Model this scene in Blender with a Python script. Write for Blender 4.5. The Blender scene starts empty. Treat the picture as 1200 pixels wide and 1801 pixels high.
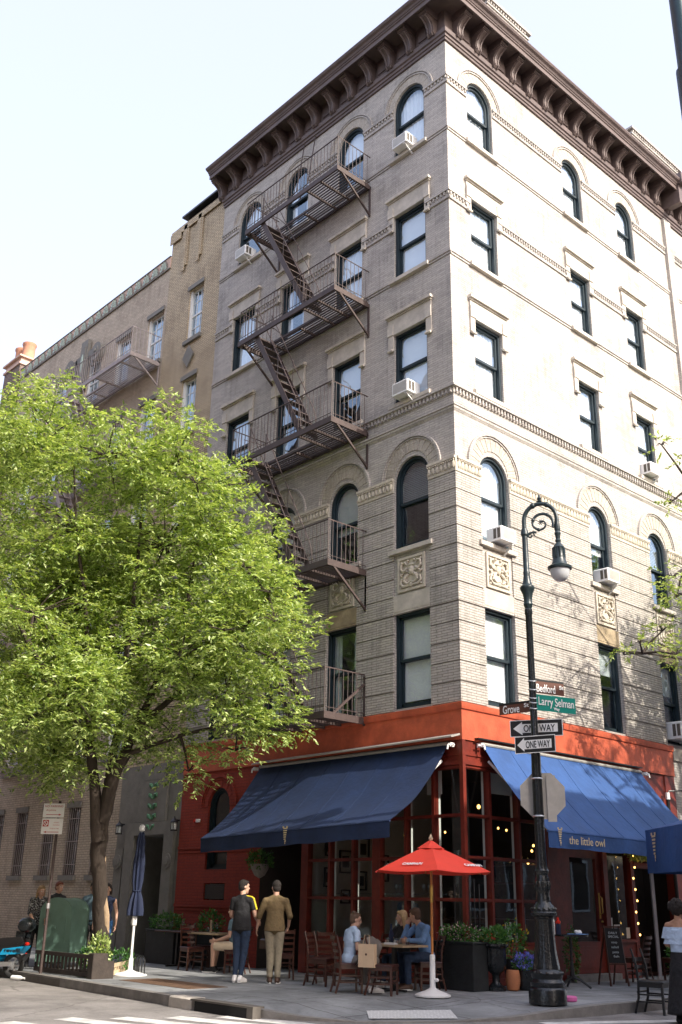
import bpy, bmesh, math, random
import numpy as np
from mathutils import Vector, Matrix, Euler
R = math.radians
sc = bpy.context.scene
# ---------------------------------------------------------------- camera
cam_d = bpy.data.cameras.new('camera'); cam = bpy.data.objects.new('camera', cam_d)
sc.collection.objects.link(cam); sc.camera = cam
cr = Vector((0.68042496, 0.73258437, 0.01849357)); cu = Vector((0.25301062, -0.25853123, 0.93228066)); cf = Vector((-0.68775541, 0.62966796, 0.36126273))
cam.matrix_world = Matrix(((cr.x, cu.x, -cf.x, 13.301), (cr.y, cu.y, -cf.y, -15.568), (cr.z, cu.z, -cf.z, 1.43), (0, 0, 0, 1)))
cam_d.sensor_fit = 'VERTICAL'; cam_d.sensor_height = 24; cam_d.sensor_width = 16
cam_d.lens = 24 * 1770.46 / 1801; cam_d.clip_start = .05; cam_d.clip_end = 3000
# ---------------------------------------------------------------- world, sun, exposure
SUN_EL, SUN_AZ = 35.0, 4.0        # azimuth measured from +X towards +Y
w = bpy.data.worlds.new('World'); sc.world = w; w.use_nodes = True
nt = w.node_tree; bg = nt.nodes['Background']
sky = nt.nodes.new('ShaderNodeTexSky'); sky.sky_type = 'NISHITA'; sky.sun_disc = False
sky.sun_elevation = R(SUN_EL); sky.sun_rotation = R(90 - SUN_AZ)
sky.air_density = 1.0; sky.dust_density = 3.5; sky.ozone_density = 1.0
veil = nt.nodes.new('ShaderNodeMixRGB'); veil.blend_type = 'ADD'; veil.inputs[0].default_value = 1.0      # thin bright summer haze over the blue
veil.inputs[2].default_value = (2.26, 2.16, 2.50, 1); nt.links.new(sky.outputs[0], veil.inputs[1]); nt.links.new(veil.outputs[0], bg.inputs[0]); bg.inputs[1].default_value = 0.12
sd = bpy.data.lights.new('sun', 'SUN'); sd.energy = 2.65; sd.angle = R(0.5); sd.color = (1.0, .93, .82)
so = bpy.data.objects.new('sun', sd); sc.collection.objects.link(so)
sdir = Vector((math.cos(R(SUN_EL)) * math.cos(R(SUN_AZ)), math.cos(R(SUN_EL)) * math.sin(R(SUN_AZ)), math.sin(R(SUN_EL))))
so.rotation_euler = sdir.to_track_quat('Z', 'Y').to_euler()
so.location = sdir * 60
sc.view_settings.view_transform = 'Standard'; sc.view_settings.look = 'None'
sc.view_settings.gamma = 1; sc.view_settings.exposure = 1.26
sc.cycles.max_bounces = 6; sc.cycles.transparent_max_bounces = 12
sc.cycles.diffuse_bounces = 3; sc.cycles.glossy_bounces = 3
col = sc.collection
rng = random.Random(7)
# ---------------------------------------------------------------- materials
MATS = {}
def newmat(name):
    m = bpy.data.materials.new(name); m.use_nodes = True
    n = m.node_tree; return m, n, n.nodes['Principled BSDF'], n.nodes['Material Output']
def nd(n, t, **k):
    x = n.nodes.new(t)
    for a, b in k.items(): setattr(x, a, b)
    return x
def setin(x, **k):
    for a, b in k.items(): x.inputs[a.replace('_', ' ')].default_value = b
def mat(name, c, rough=.7, var=.15, scale=3., bump=0., bscale=40., metal=0., coords='Object', spec=.5, dirt=0.0, stretch=None):
    """paint / stone / cloth: colour broken up by two noises, fine bump"""
    m, n, p, o = newmat(name); L = n.links.new
    tc = nd(n, 'ShaderNodeTexCoord'); src = tc.outputs[coords]
    if stretch:
        mp = nd(n, 'ShaderNodeMapping'); mp.inputs['Scale'].default_value = stretch; L(src, mp.inputs[0]); src = mp.outputs[0]
    no = nd(n, 'ShaderNodeTexNoise'); setin(no, Scale=scale, Detail=6., Roughness=.65); L(src, no.inputs['Vector'])
    rp = nd(n, 'ShaderNodeValToRGB'); L(no.outputs['Fac'], rp.inputs[0])
    rp.color_ramp.elements[0].position = .3; rp.color_ramp.elements[1].position = .7
    rp.color_ramp.elements[0].color = [x * (1 - var) for x in c] + [1]; rp.color_ramp.elements[1].color = [min(1, x * (1 + var)) for x in c] + [1]
    last = rp.outputs[0]
    if dirt:
        n2 = nd(n, 'ShaderNodeTexNoise'); setin(n2, Scale=scale * .35, Detail=8., Roughness=.7); L(src, n2.inputs['Vector'])
        r2 = nd(n, 'ShaderNodeValToRGB'); r2.color_ramp.elements[0].position = .42; r2.color_ramp.elements[1].position = .62
        r2.color_ramp.elements[0].color = (1 - dirt,) * 3 + (1,); r2.color_ramp.elements[1].color = (1, 1, 1, 1); L(n2.outputs['Fac'], r2.inputs[0])
        mx = nd(n, 'ShaderNodeMixRGB', blend_type='MULTIPLY'); mx.inputs[0].default_value = 1; L(last, mx.inputs[1]); L(r2.outputs[0], mx.inputs[2]); last = mx.outputs[0]
    L(last, p.inputs['Base Color']); setin(p, Roughness=rough, Metallic=metal); p.inputs['Specular IOR Level'].default_value = spec
    if bump:
        nb = nd(n, 'ShaderNodeTexNoise'); setin(nb, Scale=bscale, Detail=4.); L(src, nb.inputs['Vector'])
        b = nd(n, 'ShaderNodeBump'); setin(b, Strength=bump, Distance=.02); L(nb.outputs['Fac'], b.inputs['Height']); L(b.outputs[0], p.inputs['Normal'])
    MATS[name] = m; return m
def brick(name, c1, c2, mortar, bw, bh, ms=.006, bump=.5, stain=(.55, .52, .48), stain_amt=.5, rough=.85, offs=.5, streak=.6):
    m, n, p, o = newmat(name); L = n.links.new
    uv = nd(n, 'ShaderNodeUVMap'); uv.uv_map = 'UVMap'
    b = nd(n, 'ShaderNodeTexBrick'); b.offset = offs
    setin(b, Scale=1., Mortar_Size=ms, Mortar_Smooth=.3, Bias=-.1, Brick_Width=bw, Row_Height=bh, Color1=c1 + (1,), Color2=c2 + (1,), Mortar=mortar + (1,))
    wn = nd(n, 'ShaderNodeTexNoise'); setin(wn, Scale=7., Detail=2.); L(uv.outputs[0], wn.inputs['Vector'])
    wm = nd(n, 'ShaderNodeVectorMath', operation='SCALE'); wm.inputs['Scale'].default_value = .006
    L(wn.outputs['Color'], wm.inputs[0]); wa = nd(n, 'ShaderNodeVectorMath', operation='ADD'); L(uv.outputs[0], wa.inputs[0]); L(wm.outputs[0], wa.inputs[1])
    L(wa.outputs[0], b.inputs['Vector'])
    # large weathering patches and vertical streaks
    n1 = nd(n, 'ShaderNodeTexNoise'); setin(n1, Scale=.9, Detail=9., Roughness=.68); L(uv.outputs[0], n1.inputs['Vector'])
    mp = nd(n, 'ShaderNodeMapping'); mp.inputs['Scale'].default_value = (4.5, .28, 1); L(uv.outputs[0], mp.inputs[0])
    n2 = nd(n, 'ShaderNodeTexNoise'); setin(n2, Scale=1.6, Detail=6., Roughness=.7); L(mp.outputs[0], n2.inputs['Vector'])
    ad = nd(n, 'ShaderNodeMath', operation='MULTIPLY'); L(n1.outputs['Fac'], ad.inputs[0])
    r2 = nd(n, 'ShaderNodeMapRange'); setin(r2, From_Min=.35, From_Max=.75, To_Min=1 - streak * .35, To_Max=1 + streak * .6); L(n2.outputs['Fac'], r2.inputs[0]); L(r2.outputs[0], ad.inputs[1])
    rp = nd(n, 'ShaderNodeValToRGB'); rp.color_ramp.elements[0].position = .48; rp.color_ramp.elements[1].position = .68
    L(ad.outputs[0], rp.inputs[0])
    fc = nd(n, 'ShaderNodeMath', operation='MULTIPLY'); fc.inputs[1].default_value = stain_amt; L(rp.outputs[0], fc.inputs[0])
    mx = nd(n, 'ShaderNodeMixRGB', blend_type='MULTIPLY'); mx.inputs[2].default_value = stain + (1,)
    L(fc.outputs[0], mx.inputs[0]); L(b.outputs['Color'], mx.inputs[1])
    # per-brick speckle
    n3 = nd(n, 'ShaderNodeTexNoise'); setin(n3, Scale=9., Detail=3.)
    mp3 = nd(n, 'ShaderNodeMapping'); mp3.inputs['Scale'].default_value = (1.6, 4., 1); L(uv.outputs[0], mp3.inputs[0]); L(mp3.outputs[0], n3.inputs['Vector'])
    r3 = nd(n, 'ShaderNodeMapRange'); setin(r3, From_Min=.3, From_Max=.7, To_Min=.84, To_Max=1.14); L(n3.outputs['Fac'], r3.inputs[0])
    mm = nd(n, 'ShaderNodeVectorMath', operation='SCALE'); L(mx.outputs[0], mm.inputs[0]); L(r3.outputs[0], mm.inputs['Scale'])
    L(mm.outputs[0], p.inputs['Base Color']); setin(p, Roughness=rough)
    inv = nd(n, 'ShaderNodeMath', operation='SUBTRACT'); inv.inputs[0].default_value = 1; L(b.outputs['Fac'], inv.inputs[1])
    nb = nd(n, 'ShaderNodeTexNoise'); setin(nb, Scale=30., Detail=3.); L(uv.outputs[0], nb.inputs['Vector'])
    am = nd(n, 'ShaderNodeMath', operation='MULTIPLY_ADD'); am.inputs[1].default_value = .35; L(nb.outputs['Fac'], am.inputs[0]); L(inv.outputs[0], am.inputs[2])
    bp = nd(n, 'ShaderNodeBump'); setin(bp, Strength=bump, Distance=.008); L(am.outputs[0], bp.inputs['Height']); L(bp.outputs[0], p.inputs['Normal'])
    MATS[name] = m; return m
def glass(name, tint=(.85, .9, .92), refl=.12, wob=.02, power=1.35):
    m, n, p, o = newmat(name); L = n.links.new; n.nodes.remove(p)
    tr = nd(n, 'ShaderNodeBsdfTransparent'); tr.inputs[0].default_value = tint + (1,)
    gl = nd(n, 'ShaderNodeBsdfGlossy'); gl.inputs['Roughness'].default_value = .01; gl.inputs[0].default_value = (.66, .82, .95, 1)
    fw_ = nd(n, 'ShaderNodeLayerWeight'); fw_.inputs[0].default_value = .5; fr = nd(n, 'ShaderNodeMath', operation='POWER'); fr.inputs[1].default_value = 3.2; L(fw_.outputs['Facing'], fr.inputs[0])
    ma = nd(n, 'ShaderNodeMath', operation='MULTIPLY_ADD'); ma.use_clamp = True; ma.inputs[1].default_value = power; ma.inputs[2].default_value = refl; L(fr.outputs[0], ma.inputs[0])
    tc = nd(n, 'ShaderNodeTexCoord'); no = nd(n, 'ShaderNodeTexNoise'); setin(no, Scale=1.4, Detail=1.); L(tc.outputs['Object'], no.inputs['Vector'])
    b = nd(n, 'ShaderNodeBump'); setin(b, Strength=.6, Distance=wob); L(no.outputs['Fac'], b.inputs['Height']); L(b.outputs[0], gl.inputs['Normal'])
    mx = nd(n, 'ShaderNodeMixShader'); L(ma.outputs[0], mx.inputs[0]); L(tr.outputs[0], mx.inputs[1]); L(gl.outputs[0], mx.inputs[2]); L(mx.outputs[0], o.inputs[0])
    MATS[name] = m; return m
def emit(name, c, s):
    m, n, p, o = newmat(name); p.inputs['Base Color'].default_value = c + (1,); p.inputs['Emission Color'].default_value = c + (1,); p.inputs['Emission Strength'].default_value = s
    MATS[name] = m; return m
def leafmat(name, ca, cb, cc, trans=.45):
    m, n, p, o = newmat(name); L = n.links.new; n.nodes.remove(p)
    g = nd(n, 'ShaderNodeNewGeometry'); rp = nd(n, 'ShaderNodeValToRGB'); L(g.outputs['Random Per Island'], rp.inputs[0])
    e = rp.color_ramp.elements; e[0].color = ca + (1,); e[1].color = cc + (1,); x = e.new(.5); x.color = cb + (1,)
    d = nd(n, 'ShaderNodeBsdfDiffuse'); L(rp.outputs[0], d.inputs[0])
    t = nd(n, 'ShaderNodeBsdfTranslucent'); hs = nd(n, 'ShaderNodeMixRGB', blend_type='MULTIPLY'); hs.inputs[0].default_value = 1; hs.inputs[2].default_value = (1.15, 1.1, .5, 1)
    L(rp.outputs[0], hs.inputs[1]); L(hs.outputs[0], t.inputs[0])
    mx = nd(n, 'ShaderNodeMixShader'); mx.inputs[0].default_value = trans; L(d.outputs[0], mx.inputs[1]); L(t.outputs[0], mx.inputs[2])
    gl = nd(n, 'ShaderNodeBsdfGlossy'); gl.inputs['Roughness'].default_value = .45; m2 = nd(n, 'ShaderNodeMixShader'); m2.inputs[0].default_value = .06
    L(mx.outputs[0], m2.inputs[1]); L(gl.outputs[0], m2.inputs[2]); L(m2.outputs[0], o.inputs[0])
    MATS[name] = m; return m
brick('brick', (.50, .462, .42), (.39, .36, .33), (.30, .275, .255), .30, .060, ms=.007, bump=.6, stain=(.48, .49, .50), stain_amt=.6, streak=.4)
brick('brick_thin', (.50, .46, .41), (.39, .36, .325), (.22, .195, .17), .30, .057, ms=.008, bump=.8, stain=(.5, .52, .5), stain_amt=.45)
brick('arch_brick', (.50, .45, .38), (.42, .375, .32), (.28, .25, .21), .05, .30, ms=.005, bump=.6, stain_amt=.3)
brick('tan_brick', (.60, .48, .32), (.48, .39, .27), (.24, .19, .13), .23, .072, ms=.012, bump=1., stain=(.45, .42, .4), stain_amt=.5)
brick('grey_tan_brick', (.56, .46, .35), (.44, .37, .28), (.30, .25, .2), .22, .07, ms=.010, bump=.8, stain=(.55, .52, .5), stain_amt=.5)
brick('dark_brick', (.16, .09, .06), (.10, .06, .045), (.25, .22, .19), .22, .07, ms=.012, bump=.8)
brick('red_painted_brick', (.30, .036, .018), (.26, .032, .016), (.20, .024, .014), .22, .072, ms=.008, bump=.5, stain=(.6, .6, .6), stain_amt=.35)
brick('far_brick', (.30, .17, .12), (.24, .13, .10), (.28, .24, .2), .22, .07, ms=.01, bump=.4)
mat('stone', (.58, .53, .46), .85, .10, 5, .3, 60, dirt=.25)
mat('stone_stained', (.42, .33, .21), .85, .2, 5, .3, 60, dirt=.35)
mat('relief_stone', (.60, .54, .44), .8, .12, 9, .4, 70, dirt=.2)
mat('pole_blue', (.015, .05, .075), .5, .15)
mat('cornice_brown', (.135, .098, .090), .55, .14, 4, .12, 30, dirt=.25)
mat('frame_teal', (.007, .019, .027), .6, .2, 6, .0)
mat('white_paint', (.74, .73, .70), .5, .06, 5, .05)
mat('red_paint', (.56, .108, .046), .55, .14, 4, .25, 25, dirt=.3)
mat('red_trim', (.19, .022, .010), .5, .2, 4, .2, 20, dirt=.35)
mat('iron_brown', (.062, .041, .037), .6, .22, 7, .25, 60)
mat('iron_grey', (.36, .31, .30), .65, .2, 7, .2, 60)
mat('black_paint', (.012, .013, .014), .38, .3, 7, .15, 50)
mat('gloss_black', (.010, .013, .015), .22, .3, 9, .3, 30)
mat('lamp_green', (.014, .026, .030), .35, .3, 8, .2, 30)
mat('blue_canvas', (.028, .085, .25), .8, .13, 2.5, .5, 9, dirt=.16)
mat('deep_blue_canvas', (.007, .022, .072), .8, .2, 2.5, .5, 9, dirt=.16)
mat('navy_canvas', (.012, .020, .055), .8, .15, 3, .2, 150)
mat('red_canvas', (.78, .055, .028), .75, .06, 3, .1, 200)
mat('concrete', (.31, .32, .325), .85, .10, 1.6, .3, 60, dirt=.25)
mat('curb_stone', (.24, .225, .205), .85, .18, 5, .4, 50, dirt=.3)
mat('curb_dark', (.10, .088, .075), .7, .2, 5, .3, 50)
mat('rust_plate', (.13, .075, .045), .7, .25, 7, .4, 60)
mat('metal', (.55, .56, .57), .35, .1, 6, .05, metal=.8)
mat('white_metal', (.78, .78, .77), .45, .05, 6)
mat('dark_void', (.006, .006, .006), .9, .1)
mat('bark', (.045, .033, .025), .9, .35, 9, .9, 22, stretch=(1, 1, .25))
mat('bark_pale', (.42, .30, .19), .8, .3, 9, .6, 30, stretch=(1, 1, .3))
mat('wood_dark', (.060, .022, .014), .35, .3, 9, .1, 40, stretch=(1, 1, .2))
mat('wood_table', (.42, .31, .19), .55, .2, 9, .1, 40, stretch=(.3, 1, 1))
mat('wood_pole', (.50, .19, .045), .4, .2, 7)
mat('dark_timber', (.045, .034, .028), .75, .3, 7, .3)
mat('wood_grey', (.22, .20, .18), .8, .25, 7, .3)
mat('wood_pale', (.55, .43, .28), .7, .2, 7, .2)
mat('leather', (.045, .012, .010), .35, .2, 12, .15, 60)
mat('terracotta', (.42, .16, .07), .8, .15, 7, .2)
mat('copper_clay', (.50, .24, .15), .8, .15, 6, .2)
mat('mail_green', (.14, .24, .19), .42, .12, 4, .05)
mat('planter_black', (.018, .021, .022), .6, .3, 7, .2)
mat('soil', (.03, .02, .014), .95, .3, 20, .6)
mat('curtain', (.86, .87, .86), .9, .05, 2)
mat('curtain_grey', (.52, .56, .56), .9, .1, 2)
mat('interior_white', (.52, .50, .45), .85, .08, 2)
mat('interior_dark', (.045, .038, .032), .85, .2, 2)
mat('ceiling_dark', (.08, .07, .06), .85, .2, 2)
mat('paper', (.75, .75, .72), .8, .05)
mat('kraft', (.60, .44, .29), .8, .08, 6, .1)
mat('black', (.006, .006, .006), .6, .2)
mat('sign_white', (.82, .82, .80), .5, .04, 4)
mat('sign_brown', (.115, .045, .03), .45, .08)
mat('sign_green', (.0, .24, .19), .45, .06)
mat('sign_back', (.42, .40, .36), .5, .12, 6, .0, metal=.3)
mat('letter_white', (.85, .85, .83), .5, .02)
mat('letter_red', (.42, .04, .03), .6, .05)
mat('gold', (.62, .50, .28), .6, .08)
mat('green_tile', (.09, .24, .13), .4, .2, 6)
mat('pale_green_tile', (.33, .40, .32), .5, .2, 6)
mat('pink_stone', (.55, .38, .30), .8, .15, 6)
mat('portal_stone', (.20, .19, .17), .85, .15, 4, .3)
mat('brass', (.55, .36, .10), .3, .1, metal=.9)
mat('skin', (.52, .31, .22), .55, .06, 12)
mat('skin_tan', (.40, .215, .135), .55, .06, 12)
mat('hair_dark', (.012, .008, .006), .85, .3, 60, .6, 90)
mat('hair_blond', (.38, .25, .12), .5, .25, 60, .6, 90)
mat('hair_brown', (.10, .055, .03), .5, .25, 60, .6, 90)
mat('hair_red', (.16, .045, .02), .5, .25, 60, .6, 90)
mat('cloth_black', (.010, .010, .012), .85, .4, 15, .8, 16)
mat('cloth_yellow', (.75, .60, .03), .8, .05)
mat('denim', (.018, .036, .075), .85, .35, 12, .8, 16)
mat('denim_blue', (.022, .10, .26), .85, .25, 12, .3, 60)
mat('shirt_brown', (.15, .105, .048), .85, .2, 14, .9, 16)
mat('khaki', (.27, .235, .165), .85, .2, 12, .9, 14)
mat('shorts_tan', (.62, .50, .36), .85, .08, 12, .2, 20)
mat('cloth_grey_blue', (.10, .16, .20), .85, .12, 12)
mat('tee_blue', (.42, .53, .68), .85, .12, 12, .8, 14)
mat('shirt_blue', (.16, .30, .56), .85, .16, 12, .9, 14)
mat('shoe_white', (.78, .77, .75), .6, .06)
mat('shoe_brown', (.07, .035, .02), .6, .15)
mat('sole_white', (.7, .7, .68), .7, .05)
mat('scooter_blue', (.012, .33, .60), .25, .05)
mat('plastic_black', (.014, .014, .015), .35, .2)
mat('rubber', (.018, .018, .018), .8, .2)
mat('tail_red', (.55, .02, .01), .25, .05)
mat('pink', (.72, .16, .42), .5, .1)
mat('road_line', (.74, .72, .68), .75, .15, 9, .1, 60, dirt=.35)
glass('glass_upper', (.95, .98, 1.0), .17, .06, 1.1)
glass('glass_cafe', (.82, .86, .84), .045, .003, .8)
def frost():
    m, n, p, o = newmat('glass_frost'); p.inputs['Base Color'].default_value = (.8, .82, .84, 1); p.inputs['Roughness'].default_value = .25; p.inputs['Transmission Weight'].default_value = .35; MATS['glass_frost'] = m
frost()
glass('glass_small', (.9, .92, .92), .08, .0, 1.2)
emit('bulb', (1.0, .50, .12), 3.2)
emit('bulb_dim', (1.0, .50, .12), 4.0)
leafmat('leaf', (.09, .17, .035), (.37, .50, .13), (.68, .78, .36), .48)
leafmat('leaf_dark', (.03, .09, .018), (.06, .13, .025), (.10, .17, .03), .35)
leafmat('leaf_plant', (.02, .10, .02), (.05, .18, .03), (.12, .26, .05), .35)
leafmat('petal_pink', (.6, .3, .4), (.75, .45, .55), (.8, .6, .65), .3)
leafmat('petal_blue', (.10, .12, .65), (.16, .18, .75), (.25, .28, .85), .3)
leafmat('petal_red', (.5, .02, .01), (.6, .05, .03), (.55, .1, .08), .3)
leafmat('petal_yellow', (.8, .45, .01), (.8, .5, .02), (.8, .6, .05), .3)
# flecked black-and-white cloth
def flecked():
    m = mat('cloth_flecked', (.02, .02, .022), .85); n = m.node_tree; L = n.links.new; p = n.nodes['Principled BSDF']
    tc = nd(n, 'ShaderNodeTexCoord'); v = nd(n, 'ShaderNodeTexNoise'); setin(v, Scale=70., Detail=1.); L(tc.outputs['Object'], v.inputs['Vector'])
    r = nd(n, 'ShaderNodeValToRGB'); r.color_ramp.elements[0].position = .56; r.color_ramp.elements[1].position = .6; r.color_ramp.elements[0].color = (.012, .012, .014, 1); r.color_ramp.elements[1].color = (.6, .6, .6, 1)
    L(v.outputs['Fac'], r.inputs[0]); L(r.outputs[0], p.inputs['Base Color'])
flecked()
def asphalt():
    m, n, p, o = newmat('asphalt'); L = n.links.new
    tc = nd(n, 'ShaderNodeTexCoord'); a = nd(n, 'ShaderNodeTexNoise'); setin(a, Scale=90., Detail=3., Roughness=.8); L(tc.outputs['Object'], a.inputs['Vector'])
    b = nd(n, 'ShaderNodeTexNoise'); setin(b, Scale=.5, Detail=8., Roughness=.7); L(tc.outputs['Object'], b.inputs['Vector'])
    r = nd(n, 'ShaderNodeValToRGB'); r.color_ramp.elements[0].color = (.15, .142, .134, 1); r.color_ramp.elements[1].color = (.32, .295, .275, 1); r.color_ramp.elements[0].position = .3; r.color_ramp.elements[1].position = .72
    L(a.outputs['Fac'], r.inputs[0]); r2 = nd(n, 'ShaderNodeMapRange'); setin(r2, From_Min=.35, From_Max=.65, To_Min=.8, To_Max=1.25); L(b.outputs['Fac'], r2.inputs[0])
    s = nd(n, 'ShaderNodeVectorMath', operation='SCALE'); L(r.outputs[0], s.inputs[0]); L(r2.outputs[0], s.inputs['Scale']); L(s.outputs[0], p.inputs['Base Color'])
    bp = nd(n, 'ShaderNodeBump'); setin(bp, Strength=.5, Distance=.01); L(a.outputs['Fac'], bp.inputs['Height']); L(bp.outputs[0], p.inputs['Normal']); setin(p, Roughness=.85)
    MATS['asphalt'] = m
asphalt()
def ribbed():
    m, n, p, o = newmat('tactile'); L = n.links.new
    tc = nd(n, 'ShaderNodeUVMap'); tc.uv_map = 'UVMap'; b = nd(n, 'ShaderNodeTexBrick'); b.offset = 0
    setin(b, Scale=1., Mortar_Size=.007, Brick_Width=.07, Row_Height=.07, Color1=(.72, .72, .70, 1), Color2=(.66, .66, .64, 1), Mortar=(.30, .30, .30, 1)); L(tc.outputs[0], b.inputs['Vector']); L(b.outputs[0], p.inputs['Base Color']); setin(p, Roughness=.7)
    MATS['tactile'] = m
ribbed()
def pave():
    m = MATS['concrete']; n = m.node_tree; L = n.links.new; p = n.nodes['Principled BSDF']
    src = p.inputs['Base Color'].links[0].from_socket
    uv = nd(n, 'ShaderNodeUVMap'); uv.uv_map = 'UVMap'; b = nd(n, 'ShaderNodeTexBrick'); b.offset = 0
    setin(b, Scale=1., Mortar_Size=.013, Mortar_Smooth=.3, Brick_Width=1.5, Row_Height=1.5, Color1=(1, 1, 1, 1), Color2=(.88, .89, .9, 1), Mortar=(.22, .22, .22, 1)); L(uv.outputs[0], b.inputs['Vector'])
    mx = nd(n, 'ShaderNodeMixRGB', blend_type='MULTIPLY'); mx.inputs[0].default_value = 1; L(src, mx.inputs[1]); L(b.outputs[0], mx.inputs[2]); L(mx.outputs[0], p.inputs['Base Color'])
pave()
def spots(name, scale, size, dark, crack=True):
    m = MATS[name]; n = m.node_tree; L = n.links.new; p = n.nodes['Principled BSDF']; src = p.inputs['Base Color'].links[0].from_socket
    tc = nd(n, 'ShaderNodeTexCoord'); v = nd(n, 'ShaderNodeTexVoronoi'); setin(v, Scale=scale); L(tc.outputs['Object'], v.inputs['Vector'])
    lt = nd(n, 'ShaderNodeMapRange'); setin(lt, From_Min=size * .6, From_Max=size, To_Min=dark, To_Max=1.); L(v.outputs['Distance'], lt.inputs[0])
    n2 = nd(n, 'ShaderNodeTexNoise'); setin(n2, Scale=1.1, Detail=8., Roughness=.72, Distortion=.8); L(tc.outputs['Object'], n2.inputs['Vector'])
    m2 = nd(n, 'ShaderNodeMapRange'); setin(m2, From_Min=.36, From_Max=.60, To_Min=.68, To_Max=1.06); L(n2.outputs['Fac'], m2.inputs[0])
    mu = nd(n, 'ShaderNodeMath', operation='MULTIPLY'); L(lt.outputs[0], mu.inputs[0]); L(m2.outputs[0], mu.inputs[1]); last = mu
    if crack:
        vc = nd(n, 'ShaderNodeTexVoronoi', feature='DISTANCE_TO_EDGE'); setin(vc, Scale=.33); wv = nd(n, 'ShaderNodeMixRGB', blend_type='ADD'); wv.inputs[0].default_value = .35; L(tc.outputs['Object'], wv.inputs[1]); L(n2.outputs['Color'], wv.inputs[2]); L(wv.outputs[0], vc.inputs['Vector'])
        cm_ = nd(n, 'ShaderNodeMapRange'); setin(cm_, From_Min=.0, From_Max=.008, To_Min=.55, To_Max=1.); L(vc.outputs['Distance'], cm_.inputs[0])
        k = nd(n, 'ShaderNodeMath', operation='MULTIPLY'); L(last.outputs[0], k.inputs[0]); L(cm_.outputs[0], k.inputs[1]); last = k
    s = nd(n, 'ShaderNodeVectorMath', operation='SCALE'); L(src, s.inputs[0]); L(last.outputs[0], s.inputs['Scale']); L(s.outputs[0], p.inputs['Base Color'])
spots('concrete', 3.2, .09, .55); spots('asphalt', 1.7, .07, .6)
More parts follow.
